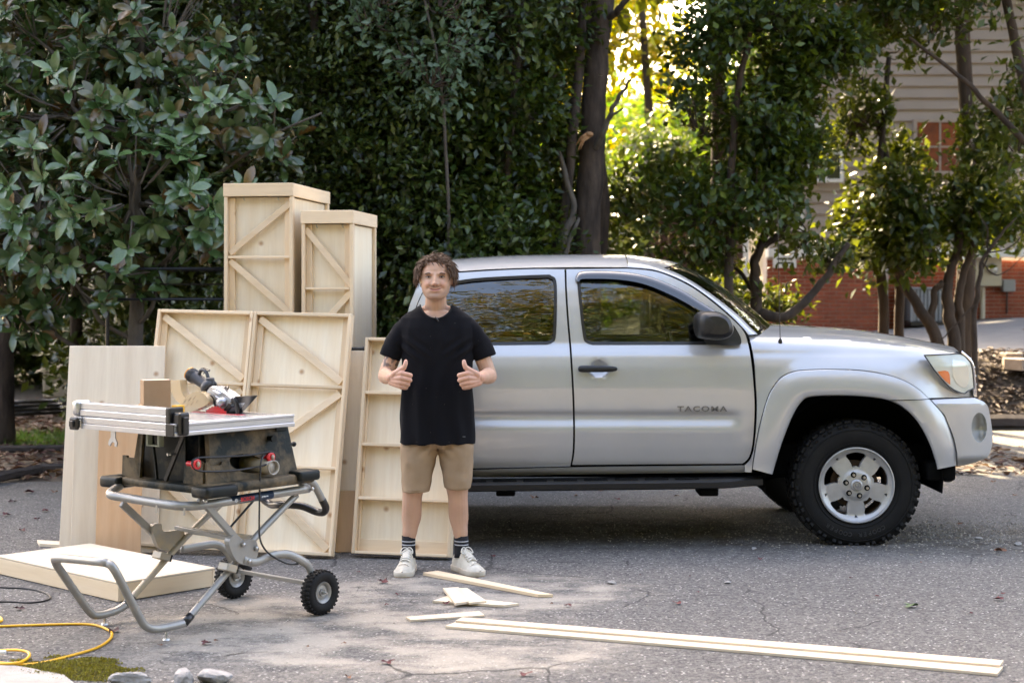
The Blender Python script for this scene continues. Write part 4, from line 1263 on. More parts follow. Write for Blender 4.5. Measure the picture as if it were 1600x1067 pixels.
tall_box(Vector((o1.x, 10.4, zb)), W1, .98, H1, -7.5, 'tallest plywood box standing upright in the truck bed', [(W1 - .02, zz(318), .03, zz(396)), (.03, zz(407), W1 - .02, zz(490)), (W1 - .02, zz(500), .03, zz(575))], [zz(402), zz(494)], open_side=True)
o2 = PX(471, 329, 10.35); W2 = (553 - 471) / F * 10.35
H2 = o2.z - zb
tall_box(Vector((o2.x, 10.35, zb)), W2, .74, H2, -7, 'shorter plywood box standing in truck bed beside the tallest box', [(.02, zz(358), W2 - .015, zz(446)), (W2 - .015, zz(456), .02, zz(536))], [zz(451)], open_side=True)

# ---- ladder-like shallow frame behind the man
lb, rb_ = PX(552, 872, 9.58), PX(708, 874, 9.58); lb.z = rb_.z = .004
lt = PX(569, 528, 9.86)
lb.y += .1; rot = lean_basis(lb, rb_, 11.0, .9); lb.z = .014; Wl = (rb_ - lb).length; Hl = (lt - lb).length
LP = Thing('shelf_panel', lb, 'narrow plywood frame with shelf rungs leaning behind the man', 'panel', rot=rot)
bz = [Hl * (872 - y) / (872 - 528) for y in (785, 700, 617)] + [Hl - .06]
B(LP, 'back_sheet', .002, Wl - .002, -.012, -.001, .002, Hl - .002, PLYZ)
B(LP, 'stile', 0, .02, -.085, -.0125, 0, Hl, STUDZ); B(LP, 'stile', Wl - .02, Wl, -.085, -.0125, 0, Hl, STUDZ)
B(LP, 'cleat', .0205, .032, -.04, -.0125, .021, Hl - .021, STUDZ)
B(LP, 'rail', .0205, Wl - .0205, -.085, -.0125, 0, .018, STUDX); B(LP, 'rail', .0205, Wl - .0205, -.085, -.0125, Hl - .018, Hl, STUDX)
for i, z in enumerate(bz[:3]): B(LP, 'rung', .0205, Wl - .0205, -.082, -.0125, z - .009, z + .009, STUDX)
B(LP, 'kick_rail', .0205, Wl - .0205, -.03, -.0125, .0185, .09, STUDX)

# ---- sheet and pipe between the two leaning panels
sb, sb2 = PX(524, 866, 9.80), PX(575, 868, 9.80); sb.z = sb2.z = .003
st_ = PX(552, 549, 10.0)
T = Thing('plywood_sheet', sb, 'plain plywood strip leaning between the braced panel and shelf panel', 'plywood', rot=frame_basis(sb, sb2, st_))
hs_ = (st_ - sb).length
B(T, 'lower_board', 0, .30, -.018, 0, 0, hs_ * .30, wood_material('tan_ply_upright', (.66, .45, .28), (.72, .53, .34), knots=False))
B(T, 'upper_board', 0, .30, -.018, 0, hs_ * .30 + .001, hs_, PALEZ)
p0, p1 = PX(545, 545.5, 10.0), PX(575, 545.5, 10.0)
v, f = join(tube([p0 + Vector((-.1, 0, 0)), p0, p1, p1 + Vector((.08, 0, 0))], .014, 12), tube([p1 + Vector((-.03, 0, 0)), p1 + Vector((-.012, 0, 0))], .017, 12))
single('black_pipe', v, f, BLACKP, 'short black pipe lying across the top of the plywood strip', 'pipe', smooth=True)

# ---- loose sheets leaning at the left
def lean(name, a, b, t, W, th, mat, label, extra=None, edge=None):
    a, b = Vector(a), Vector(b); a.z = b.z = .003
    T = Thing(name, a, label, 'plywood', rot=frame_basis(a, b, t)); h = (Vector(t) - a).length
    B(T, 'veneer', 0, W, -th, -.0045 if False else -th * .5, 0, h, mat)
    B(T, 'core', .0004, W - .0004, -th * .5 + .0003, 0, .0005, h - .0005, edge or STUDZ)
    if extra: extra(T, h)
    return T
lean('plywood_sheet', PX(93, 851, 9.78), PX(240, 853, 9.78), PX(115, 541, 10.02), .60, .018, PALEZ, 'large pale plywood sheet leaning beside the braced panel')
lean('plywood_sheet', PX(113, 856, 9.66), PX(165, 857, 9.66), PX(133, 640, 9.76), .30, .045, PALEZ, 'thick whitish plywood sheet standing in front of the large sheet', edge=M('white_edge', (.72, .66, .58), .6, col2=(.78, .72, .64), vscale=20))
def sticker(T, h):
    o = T.part('sticker', *cbox(.045, .095, -.0127, -.0122, .03, .05, 0), M('paper', (.75, .75, .73), .7))
    for i in range(4): T.part('print', *cbox(.05 + i * .01, .056 + i * .01, -.0130, -.0128, .036, .044, 0), M('ink', (.35, .36, .40), .7), o)
lean('plywood_sheet', PX(149, 859, 9.56), PX(215, 860, 9.56), PX(165, 655, 9.66), .27, .012, PINKZ, 'reddish plywood board with a small sticker leaning before pale sheets', sticker)
q = [PG(58, 848), PG(108, 851), PG(112, 857), PG(62, 854)]
v = [p + Vector((0, 0, .002)) for p in q] + [p + Vector((0, 0, .02)) for p in q]
single('board', v, [(0, 1, 2, 3), (7, 6, 5, 4), (0, 4, 5, 1), (1, 5, 6, 2), (2, 6, 7, 3), (3, 7, 4, 0)], PALEX, 'small pale board end lying by the foot of leaning sheets', 'board')

# ---- flat platform on the ground
c0 = PG(185, 941); dirS, dirL = Vector((math.cos(R(47)), math.sin(R(47)), 0)), Vector((math.cos(R(137)), math.sin(R(137)), 0))
T = Thing('platform', c0 + Vector((0, 0, .003)), 'plywood platform lying flat on the ground behind the saw stand', 'platform', rot=Matrix((dirL, -dirS, Vector((0, 0, 1)))).transposed())
Lp, Sp, Tp = 1.23, .61, .10
B(T, 'top_sheet', 0, Lp, -Sp, 0, Tp - .012, Tp, PALEX)
B(T, 'side_rail', 0, Lp, -.02, 0, 0, Tp - .0125, STUDX); B(T, 'side_rail', 0, Lp, -Sp, -Sp + .02, 0, Tp - .0125, STUDX)
B(T, 'end_rail', 0, .02, -Sp + .0205, -.0205, 0, Tp - .0125, MATS['pine_depth']); B(T, 'end_rail', Lp - .02, Lp, -Sp + .0205, -.0205, 0, Tp - .0125, MATS['pine_depth'])

# ---- offcuts on the asphalt
def plank(px, th, label, z0=.002, mat=None, cham=.0):
    """px: four ground corners in photo pixels"""
    q = [PG(x, y, z0 + th) for x, y in px]
    ux = (q[1] - q[0]).normalized()
    o = q[0].copy(); rot = Matrix((ux, Vector((0, 0, 1)).cross(ux), Vector((0, 0, 1)))).transposed()
    base = Vector((o.x, o.y, z0)); inv = rot.transposed()
    l = [inv @ (p - Vector((o.x, o.y, p.z))) for p in q]
    V = [Vector((p.x, p.y, 0)) for p in l] + [Vector((p.x, p.y, th)) for p in l]
    me = raw('board', V, [(3, 2, 1, 0), (4, 5, 6, 7), (0, 1, 5, 4), (1, 2, 6, 5), (2, 3, 7, 6), (3, 0, 4, 7)], mat or PALEX)
    bm = bmesh.new(); bm.from_mesh(me); bmesh.ops.recalc_face_normals(bm, faces=bm.faces[:]); bm.to_mesh(me); bm.free()
    ob = bpy.data.objects.new('board', me); COL.objects.link(ob); ob.matrix_world = Matrix.Translation(base) @ rot.to_4x4()
    return setp(ob, label, 'board')
plank([(661, 894), (841, 928), (864, 928), (684, 891)], .016, 'wide offcut board lying by the shoes of the man', mat=STUDX)
plank([(676, 938), (787, 945), (811, 942), (700, 930)], .012, 'pale tapered offcut lying under the pair of short boards')
plank([(692, 918), (711, 942), (738, 938), (716, 916.5)], .012, 'short offcut stacked crosswise, marked by an overlapping twin', z0=.0145)
plank([(712, 918), (733, 941), (760, 938), (730, 918)], .010, 'short white offcut overlapping its twin on the small pile', z0=.0145)
plank([(634, 963), (642, 968), (757, 960.5), (749, 954)], .010, 'single narrow white offcut lying alone before the small pile')
def longplank(pa, pb, th, w, label, z0):
    A_, B2 = [PG(*p) for p in pa], [PG(*p) for p in pb]
    n = 24; a = catmull([Vector(p) for p in A_], 10); b = catmull([Vector(p) for p in B2], 10)
    rows = [[p + Vector((0, 0, z0)) for p in a], [p + Vector((0, 0, z0 + th)) for p in a], [p + Vector((0, 0, z0 + th)) for p in b], [p + Vector((0, 0, z0)) for p in b], [p + Vector((0, 0, z0)) for p in a]]
    V, Fc = grid(rows); m = len(a)
    Fc += [(0, m, 2 * m, 3 * m), tuple(reversed((m - 1, 2 * m - 1, 3 * m - 1, 4 * m - 1)))]
    o = single('long_board', V, Fc, PALEX, label, 'board')
    return o
longplank([(696, 982), (1000, 1007), (1300, 1033), (1558, 1057)], [(712, 975.5), (1000, 998), (1300, 1023), (1567, 1046)], .012, .08, 'long thin wood strip on the asphalt, lower of a stacked pair', .002)
longplank([(712, 977), (1000, 1000.5), (1300, 1025.5), (1562, 1047.5)], [(722, 971.5), (1000, 993.5), (1300, 1017.5), (1568, 1040)], .010, .06, 'long thin wood strip on the asphalt, lying upon its twin', .0145)
# ================================================================== TABLE SAW, ITS STAND, AND WHAT LIES ON IT
SO = Vector((-1.483, 7.812, 0)); TH = R(51)
EL = Vector((math.cos(TH), math.sin(TH), 0)); EW = Vector((-math.sin(TH), math.cos(TH), 0))
def LW(l, w, z): return SO + EL * l + EW * w + Vector((0, 0, z))
def onW(x, y, w):
    """photo pixel met with the upright plane at w (front-back) -> point"""
    a = (x - 800) / F; b = SO + EW * w
    l = (a * b.y - b.x) / (EL.x - a * EL.y); p = b + EL * l
    return Vector((p.x, p.y, CH - (y - HZ) / F * p.y))
def onL(x, y, l):
    a = (x - 800) / F; b = SO + EL * l
    w = (a * b.y - b.x) / (EW.x - a * EW.y); p = b + EW * w
    return Vector((p.x, p.y, CH - (y - HZ) / F * p.y))
LM = Matrix((EL, EW, Vector((0, 0, 1)))).transposed().to_4x4(); LM.translation = SO
def lbox(l0, l1, w0, w1, z0, z1, c=.003): return xf(cbox(l0, l1, w0, w1, z0, z1, c), LM)
def lrbox(l0, l1, w0, w1, z0, z1, r=.02, s=3): return xf(rbox(l0, l1, w0, w1, z0, z1, r, s), LM)
TUBEM = M('grey_tube_paint', (.27, .27, .26), .36, metal=.35, col2=(.36, .34, .31), vscale=10, var=.8, bump=.03, bscale=200)
DUSTY = M('dusty_tube_paint', (.34, .33, .31), .5, metal=.2, col2=(.50, .40, .27), vscale=16, var=.6)
GRIP = M('black_grip', (.015, .015, .016), .3)
CAST = M('dusty_green_casting', (.005, .010, .010), .6, col2=(.16, .115, .065), vscale=7, var=.30, mid=.54, spec=.3, detail=10, bump=.2, bscale=60)
CASTD = M('dusty_dark_casting', (.004, .007, .007), .5, col2=(.08, .06, .035), vscale=9, var=.3, mid=.62, spec=.3, detail=9)
ALU = M('aluminium_extrusion', (.50, .51, .53), .32, metal=.75, col2=(.58, .58, .59), vscale=6)
ALUT = M('aluminium_table', (.55, .56, .58), .26, metal=.7, col2=(.50, .51, .52), vscale=18, stretch=(1, 6, 1))
REDP = M('red_plastic', (.62, .012, .018), .35, coat=.3)
CORDM = M('black_cord_rubber', (.015, .015, .016), .5)
NUTM = M('bolt_zinc', (.55, .54, .52), .3, metal=.9)

ST = Thing('saw_stand', SO, 'grey folding saw stand on two wheels standing on dusty asphalt', 'stand')
TR_ = .0185
def stub(name, pts, r=TR_, mat=TUBEM, parent=None, n=5, seg=12, flat=None):
    return ST.part(name, *tube(catmull(pts, n), r, seg, flat=flat), mat, parent, True)
# foot loop: bottom runs at each side, rising to the carry handle bar
wN, wF = -.24, .27
foot = [onW(197, 944, wF), onW(180, 954, wF), onW(152, 961, wF), onW(140, 955, wF), onW(125, 935, wF), onW(98, 896, wF), onW(87, 878, wF - .02), onW(92, 872, wF - .07),
        onW(150, 877, wN + .09), onW(168, 880, wN + .03), onW(179, 890, wN), onW(200, 930, wN), onW(220, 968, wN), onW(230, 979, wN), onW(245, 982, wN), onW(268, 978, wN), onW(288, 973, wN)]
ft = stub('foot_loop', foot, .0195, n=6)
legN = [onW(288, 973, wN), onW(361, 887, wN), onW(400, 838, wN), onW(463, 773, wN)]
legF = [onW(197, 944, wF), onW(291, 838, wF), onW(344, 788, wF)]
for L_, wv in ((legN, wN), (legF, wF)):
    lg = stub('leg', L_, .0165, DUSTY if wv > 0 else TUBEM, n=6)
    d = (L_[1] - L_[0]).normalized()
    ST.part('black_sleeve', *tube([L_[0] - d * .005, L_[0] + d * .05], .0205, 14), GRIP, lg, True)
    for k in (.3, .62, .8):
        p = L_[0].lerp(L_[1], k) + Vector((0, 0, .016)); ST.part('button', *cyl(p - Vector((0, 0, .01)), p + Vector((0, 0, .008)), .006, seg=8), NUTM, lg)
# levelling feet
for (x, y, wv) in ((260, 1000, wN), (164, 976, wF)):
    g = PG(x, y); g.z = 0
    fo_ = ST.part('levelling_foot', *join(cyl(g + Vector((0, 0, .002)), g + Vector((0, 0, .010)), .018, .014), cyl(g + Vector((0, 0, .010)), g + Vector((0, 0, .065)), .0045, seg=8), cyl(g + Vector((0, 0, .024)), g + Vector((0, 0, .032)), .009, seg=6)), NUTM)
# flat link bars of the scissor
def link(name, pts, w, t, mat=TUBEM, par=None):
    out = []
    for a, b in zip(pts[:-1], pts[1:]): out.append(bar(a, b, t, w, up=(0, 0, 1), c=.004))
    return ST.part(name, *join(*out), mat, par)
hubN = onW(383, 873, wN - .04); hubF = onW(285, 858, wF + .03)
bN = link('link_bar', [onW(312, 778, wN - .03), onW(379, 853, wN - .03)], .034, .024)
bF = link('link_bar', [onW(190, 786, wF + .03), onW(243, 836, wF + .03), onW(262, 856, wF + .03)], .034, .024)
def bolt(p, par, r=.012):
    q = p - EW * .018
    return ST.part('bolt', *cyl(q, q - EW * .012, r, r * .8, 10), NUTM, par, True)
bolt(onW(316, 782, wN - .045), bN); bolt(onW(376, 850, wN - .045), bN)
# hub brackets
def plate(pts2, wv, t, name='hub_bracket', mat=TUBEM):
    P = [onW(x, y, wv) for x, y in pts2]; k = len(P)
    V = P + [p + EW * t for p in P]
    return ST.part(name, V, [tuple(range(k)), tuple(range(2 * k - 1, k - 1, -1))] + [(i, (i + 1) % k, k + (i + 1) % k, k + i) for i in range(k)], mat)
hp = [(366, 836), (376, 846), (392, 843), (401, 846), (403, 866), (394, 882), (382, 882), (370, 876), (362, 862), (358, 846)]
hb1 = plate([(p.x, p.y) for p in catmull([Vector((a, b, 0)) for a, b in hp], 3, True)], wN - .055, .035)
bolt(onW(396, 856, wN - .04), hb1); bolt(onW(385, 876, wN - .04), hb1)
hp2 = [(238, 822), (252, 818), (256, 830), (284, 828), (288, 838), (278, 856), (264, 860), (250, 856), (243, 842)]
hb2 = plate([(p.x, p.y) for p in catmull([Vector((a, b, 0)) for a, b in hp2], 3, True)], wF + .0, .03, mat=DUSTY)
# wheel arms, curved flat bars
CN, CF = LW(.42, -.345, .112), LW(.438, .316, .112)
armN = catmull([onW(380, 874, wN - .05), onW(400, 878, wN - .05), onW(425, 868, wN - .05), onW(450, 866, -.30), onW(472, 876, -.315), onW(484, 888, -.315), CN + EW * .03 + Vector((0, 0, .0))], 5)
armF = catmull([onW(283, 858, wF + .03), onW(310, 853, wF + .03), onW(335, 850, wF + .02), onW(352, 858, wF), onW(364, 880, .28), CF - EW * .03], 5)
for A_ in (armN, armF):
    ST.part('wheel_arm', *tube(A_, .021, 8, flat=(1, .55)), TUBEM, None, True)
# blocks near the joints
for (x, y, wv, s_) in ((353, 886, wN, .034), (250, 868, wF, .032)):
    p = onW(x, y, wv); m = LM.copy(); m.translation = p
    blk = ST.part('stop_block', *xf(rbox(-.035, .03, -.05, .02, -.018, .018, .004, 1), m @ Matrix.Rotation(R(20), 4, 'Y')), DUSTY)
    ST.part('stop_pad', *xf(rbox(.0305, .042, -.048, .018, -.017, .017, .003, 1), m @ Matrix.Rotation(R(20), 4, 'Y')), GRIP, blk)
# cross members
ST.part('cross_member', *bar(onW(297, 829, wF - .02), onW(395, 841, wN + .02), .03, .028), DUSTY)
ST.part('cross_member', *bar(LW(.0, wN, .405), LW(.02, wF, .42), .02, .02), TUBEM)
ST.part('axle_bar', *bar(LW(.40, -.30, .15), LW(.42, .28, .15), .02, .02), TUBEM)
ST.part('gas_strut', *tube([onW(396, 782, .05), onW(360, 823, .05)], .006, 8), GRIP)
# top frame
zt = .632
near_t = [onW(302, 789, -.27), onW(340, 785, -.27), onW(400, 776, -.27), onW(482, 763, -.27)]
ltop = [onW(482, 763, -.27), onW(400, 776, -.27), onW(330, 787, -.27), onW(302, 790, -.255), onW(270, 789, -.2), onW(200, 778, .12), onW(172, 772, .24), LW(-.30, .30, .655), LW(-.26, .315, .66), LW(.1, .315, .67), LW(.44, .315, .68)]
tf = stub('top_frame', ltop, .021, n=6)
for p in (near_t[3] - EW * .0,): bolt(p - EW * .006, tf, .010)
for (x, y) in ((245, 789), (288, 793)):
    p = onW(x, y, -.26); ST.part('frame_bolt', *cyl(p, p - Vector((0, 0, .035)), .005, seg=8), NUTM, tf)
# maker's band on the near tube
BLUE = M('navy_label', (.012, .03, .065), .4); WHITE = M('label_white', (.75, .76, .78), .4); REDL = M('label_red', (.62, .015, .02), .4)
p0, p1 = onW(358, 782, -.27), onW(426, 772, -.27)
tdir = (near_t[3] - near_t[1]).normalized()
pa, pb = near_t[1].lerp(near_t[2], .30), near_t[2].lerp(near_t[3], .28)
bd = ST.part('label_band', *tube([pa, pa.lerp(pb, .5), pb], .0216, 16), BLUE, tf, True)
def decal(txt, size, mat, t, thick=.0004):
    me = text_mesh(txt, size, thick, mat, bold=.0008)
    ex = tdir; vd = (Vector((0, 0, CH)) - pa); nz = -EW; nz = (nz - ex * nz.dot(ex)).normalized(); ey = nz.cross(ex)
    m = Matrix((ex, ey, nz)).transposed().to_4x4(); m.translation = pa.lerp(pb, t) + nz * .0218 - SO
    ST.add('lettering', me, bd, mw=m)
decal('BOSCH', .026, REDL, .36)
decal('H', .014, WHITE, .09)
decal('gravity rise', .009, WHITE, .78)
rg = [pa.lerp(pb, .09) - EW * .0222 + tdir * (.0085 * math.cos(a)) + Vector((0, 0, .0085 * math.sin(a))) for a in np.linspace(0, 6.283, 19)[:-1]]
ST.part('logo_ring', *tube(rg, .0012, 5, closed=True), WHITE, bd)
# carry handle with black grip
hN, hF = -.25, .22
hpth = [onW(478, 762, hN), onW(470, 752, hN), onW(478, 749, hN), onW(489, 755, hN), onW(497, 768, hN), onW(503, 780, hN)]
hh = stub('carry_handle', hpth, .0185, n=5)
gp = [onW(503, 780, hN), onW(509, 793, hN), onW(505, 800, hN + .02), onW(494, 799, hN + .07), onW(470, 790, hN + .14), onW(440, 788, hN + .24), onW(424, 788, hF - .12), onW(412, 780, hF - .06), onW(408, 772, hF - .04)]
stub('grip', gp, .0195, GRIP, hh, n=5)
# wheels
def swheel(C, nm):
    prof_ = [(.052, -.022), (.060, -.030), (.085, -.034), (.100, -.028), (.1075, -.014), (.109, 0), (.1075, .014), (.100, .028), (.085, .034), (.060, .030), (.052, .022)]
    ty = lathe(prof_, C, EW, 40)
    lugs = []
    for i in range(30):
        a = 2 * math.pi * i / 30
        m = Matrix((EL, EW, Vector((0, 0, 1)))).transposed().to_4x4(); m.translation = C
        for (yy, off) in ((-.020, 0), (.0, .5), (.020, 0)):
            mm_ = m @ Matrix.Rotation(a + off * 2 * math.pi / 30, 4, 'Y') @ Matrix.Translation((0, yy, .104 if abs(yy) > .01 else .1065))
            lugs.append(xf(cbox(-.006, .006, -.008, .008, -.006, .006, .002), mm_))
    w = ST.part('wheel', *join(lathe([(.008, -.020), (.018, -.022), (.02, -.014), (.036, -.012), (.042, -.022), (.052, -.027), (.055, -.022), (.052, .022), (.02, .018), (.008, .02)], C, EW, 32)), TUBEM, None, True)
    flatten_sharp(w, 40)
    ST.part('tyre', *ty, RUBBER, w, True); ST.part('tread', *join(*lugs), RUBBER, w)
    ST.part('axle_nut', *join(cyl(C - EW * .02, C - EW * .040, .009, seg=6), cyl(C - EW * .04, C - EW * .05, .005, seg=8)), NUTM, w)
swheel(CN, 0); swheel(CF, 1)

# ------------------------------------------------------------------ the saw itself
SW = Thing('table_saw', LW(0, 0, .65), 'dusty dark green jobsite table saw mounted on grey stand', 'table saw')
Zt = 1.0
# moulded base: tray with corner feet, upright housing
tray = SW.part('base_tray', *join(lrbox(-.29, .40, -.34, -.23, .655, .705, .018, 2), lrbox(-.29, .38, .24, .385, .655, .70, .018, 2), lrbox(-.30, -.20, -.30, .30, .66, .698, .012, 2), lrbox(.28, .38, -.3, .3, .66, .705, .012, 2), lbox(-.25, .33, -.25, .26, .662, .674)), CAST, None, True); flatten_sharp(tray)
for a in ((-.325, -.13, -.375, -.255, .645, .70), (-.335, -.20, .28, .42, .645, .70), (.27, .41, -.365, -.255, .67, .722)):
    SW.part('corner_foot', *lrbox(*a, .016, 3), CASTD, tray, True)
# housing rear wall with an oval opening and the dust port
l0, l1, z0, z1 = -.22, .30, .69, .955
WR = -.285
ov = [(.02 + .115 * math.cos(a), .775 + .045 * math.sin(a) - .02 * math.cos(a)) for a in np.linspace(0, 2 * math.pi, 33)[:-1]]
outl = [(l0, z0), (.04, z0), (l1 + .03, z0 + .01), (l1, z1), (l0 + .02, z1)]
pts, tris, _ = region(outl, .02, [ov])
def wr(l, z): return WR + .05 * (z - z0) / (z1 - z0)
V = [LW(a, wr(a, b), b) for a, b in pts]; V, Fc = orient((V, tris), -EW); V, Fc = lip(V, Fc, EW * .03)
hs_o = SW.part('rear_wall', V, Fc, CAST)
# inner dark chamber wall, side walls, front wall
SW.part('inner_shroud', *lbox(-.17, .26, -.14, -.128, .69, .955), CASTD)
def wall(pts_, t, mat, name):
    P = [LW(*p) for p in pts_]; k = len(P); n = (P[1] - P[0]).cross(P[2] - P[0]).normalized() * t
    V = P + [p + n for p in P]
    return SW.part(name, V, [tuple(range(k - 1, -1, -1)), tuple(range(k, 2 * k))] + [(i, (i + 1) % k, k + (i + 1) % k, k + i) for i in range(k)], mat)
wall([(.33, -.27, .70), (.33, .27, .70), (.30, .24, .955), (.30, -.235, .955)], -.012, CAST, 'side_wall')
wall([(-.22, .29, .69), (.31, .29, .69), (.29, .25, .955), (-.2, .25, .955)], .012, CAST, 'front_wall')
# left side: sloped pillars, quadrant, brace seen in the open end
wall([(-.20, -.07, .69), (-.20, .25, .69), (-.20, .22, .955), (-.20, -.07, .955)], .012, CASTD, 'motor_side')
wall([(-.26, .20, .69), (-.26, .335, .69), (-.26, .33, .80), (-.26, .30, .80), (-.26, .295, .79), (-.26, .24, .79), (-.235, .23, .955), (-.235, .20, .955)], .014, CAST, 'side_pillar')
wall([(-.262, -.27, .69), (-.262, -.13, .69), (-.262, -.14, .795), (-.262, -.17, .795), (-.262, -.175, .78), (-.262, -.225, .78), (-.262, -.235, .815), (-.262, -.27, .80)], .014, CAST, 'side_pillar')
wall([(-.255, -.285, .69), (-.12, -.2875, .69), (-.12, -.276, .80), (-.16, -.274, .80), (-.165, -.274, .785), (-.225, -.275, .785), (-.235, -.276, .815), (-.255, -.276, .80)], .014, CAST, 'rear_pillar')
SW.part('tilt_quadrant', *tube([LW(-.25, .13 - .055 * math.sin(t), .955 - .255 * t / 1.2) for t in np.linspace(0, 1.2, 9)], .016, 8, flat=(.5, 1)), CASTD)
SW.part('side_brace', *bar(LW(-.262, -.14, .935), LW(-.262, .0, .70), .012, .024), SATIN)
p = LW(-.275, -.055, .83); SW.part('wing_nut', *join(cyl(p, p - EL * .02, .007, seg=8), bar(p - EL * .012 - EW * .014, p - EL * .012 + EW * .014, .006, .01)), NUTM)
SW.part('knob', *join(cyl(LW(.17, -.235, .885), LW(.17, -.275, .885), .013), cyl(LW(.17, -.275, .885), LW(.17, -.285, .885), .017)), CASTD)
SW.part('knob', *join(cyl(LW(.34, -.20, .838), LW(.375, -.20, .838), .008, seg=10), sphere(LW(.38, -.2, .838), .013, 10, 8)), CASTD)
SW.part('vent_panel', *lbox(.215, .285, -.252, -.243, .915, .945), CASTD)
# dust port tube
SW.part('dust_port', *join(lathe([(.034, -.0), (.036, -.008), (.031, -.008), (.029, .0), (.029, .08)], LW(.125, -.325, .752), EW, 24), cyl(LW(.125, -.32, .752), LW(.10, -.15, .765), .034, .045, 24)), DUSTY, None, True)
# red cord hooks and the wound cord
hk = []
for (x, y) in ((304.5, 725), (421, 714)):
    p = onW(x, y, -.30)
    k1 = SW.part('cord_hook', *join(lathe([(.004, -.012), (.020, -.018), (.026, -.014), (.027, -.004), (.02, .0)], p, EW, 24), lathe([(.012, 0), (.012, .05)], p, EW, 12)), REDP, None, True)
    SW.part('hook_dimple', *sphere(p + EL * .006 - EW * .017, (.009, .009, .014), 12, 8), DUSTY, k1, True)
    hk.append(p)
cw = [hk[0] + Vector((0, 0, .028)), hk[0].lerp(hk[1], .3) + Vector((0, 0, .024)) + EW * .0, hk[0].lerp(hk[1], .7) + Vector((0, 0, .020)), hk[1] + Vector((0, 0, .026)), hk[1] + EL * .026, hk[1] + Vector((0, 0, -.028)) - EL * .01, hk[0].lerp(hk[1], .72) + Vector((0, 0, -.042)), hk[0].lerp(hk[1], .4) + Vector((0, 0, -.045)), hk[0] + Vector((0, 0, -.032)) + EL * .02, hk[0] - EL * .026]
SW.part('cord', *tube(catmull([p - EW * .012 for p in cw], 6, True), .0048, 8, closed=True), CORDM, None, True)
dr = [hk[1] - EL * .02 + Vector((0, 0, .02)), onW(408, 720, -.33), onW(406, 760, -.335), onW(405, 810, -.335), onW(406, 840, -.33), onW(414, 858, -.32), onW(428, 870, -.31), onW(448, 880, -.33), onW(462, 881, -.31), onW(470, 878, -.30)]
SW.part('hanging_cord', *tube(catmull(dr, 6), .0046, 8), CORDM, None, True)
# table and rails
tb = SW.part('table_top', *lbox(-.30, .235, -.27, .36, .968, Zt, .003), ALUT)
SW.part('extension_table', *lbox(-.474, -.302, -.27, .36, .966, Zt - .002, .003), ALUT)
for w_ in (-.12, .10): SW.part('mitre_slot', *lbox(-.02, .0, -.272, .362, Zt - .004, Zt + .0006, 0), M('slot_shadow', (.10, .10, .105), .5, metal=.5), tb) if w_ < 0 else None
SW.part('mitre_slot', *lbox(.16, .18, -.272, .362, Zt - .004, Zt + .0006, 0), MATS['slot_shadow'], tb)
SW.part('throat_plate', *lbox(.045, .092, -.17, .19, Zt - .002, Zt + .0012, .001), REDP, tb)
ins = SW.part('saw_slot', *lbox(.062, .072, -.12, .17, Zt, Zt + .0016, 0), UNDER, tb)
rl = SW.part('rear_rail', *join(lbox(-.478, .26, -.335, -.272, .988, 1.0, .002), lbox(-.478, .26, -.33, -.276, .962, .9875, .002), lbox(-.478, .26, -.338, -.274, .942, .9615, .003)), ALU)
SW.part('rail_end_cap', *lbox(-.484, -.4785, -.334, -.276, .944, .998, .002), SATIN, rl)
fr = SW.part('front_rail', *join(lbox(-.478, .26, .362, .42, .986, .999, .002), lbox(-.478, .26, .366, .416, .945, .9855, .003)), ALU)
SW.part('end_plate', *lbox(-.4782, -.4745, -.27, .361, .942, .9655, .001), ALU)
e2 = SW.part('rail_clamp', *join(lrbox(-.50, -.479, .37, .43, .935, .995, .008, 2), lbox(-.515, -.50, .38, .41, .95, .98)), SATIN, fr)
# rip fence
fn = SW.part('rip_fence', *join(lbox(-.47, -.405, -.27, .385, Zt + .002, Zt + .032, .003), lbox(-.465, -.41, -.27, .385, Zt + .0325, Zt + .066, .003)), ALU)
SW.part('fence_head', *lrbox(-.485, -.395, .386, .43, Zt + .001, Zt + .075, .016, 3), ALU, fn, True)
SW.part('fence_hook', *join(lrbox(-.482, -.398, -.30, -.271, Zt - .004, Zt + .072, .006, 2), lrbox(-.465, -.405, -.352, -.301, Zt - .055, Zt + .05, .010, 2), lbox(-.450, -.42, -.366, -.353, Zt - .05, Zt + .03, .003)), SATIN, fn)
# open-end wrench hanging under the extension table
wp = [(173, 672), (180, 672), (180, 684), (183, 692), (182, 698), (179, 697), (179, 692), (176, 690), (173, 693), (172, 697), (169, 694), (170, 688), (173, 683)]
P = [onL(x, y, -.45) for x, y in wp]; k = len(P); V = P + [p + EL * .005 for p in P]
SW.part('wrench', V, [tuple(range(k)), tuple(range(2 * k - 1, k - 1, -1))] + [(i, (i + 1) % k, k + (i + 1) % k, k + i) for i in range(k)], ALU)
SW.part('side_bracket', *join(lbox(-.30, -.27, .085, .10, .87, .966, .002), lbox(-.30, -.27, .0, .015, .87, .966, .002), lbox(-.30, -.27, .0, .10, .862, .8695, .002)), M('pale_bracket', (.40, .44, .36), .5))
# blade with teeth
bc = LW(.067, .02, Zt - .088); bpts = []
for i in range(72):
    a = 2 * math.pi * i / 72
    bpts.append((.125 if i % 2 else .117) * Vector((math.cos(a + (.02 if i % 2 else 0)), math.sin(a), 0)))
V = []
for s_ in (-.0012, .0012):
    V += [bc + EW * p.x + Vector((0, 0, p.y)) + EL * s_ for p in bpts]
Fc = [tuple(range(72)), tuple(range(143, 71, -1))] + [(i, (i + 1) % 72, 72 + (i + 1) % 72, 72 + i) for i in range(72)]
SW.part('blade', V, Fc, REDP)
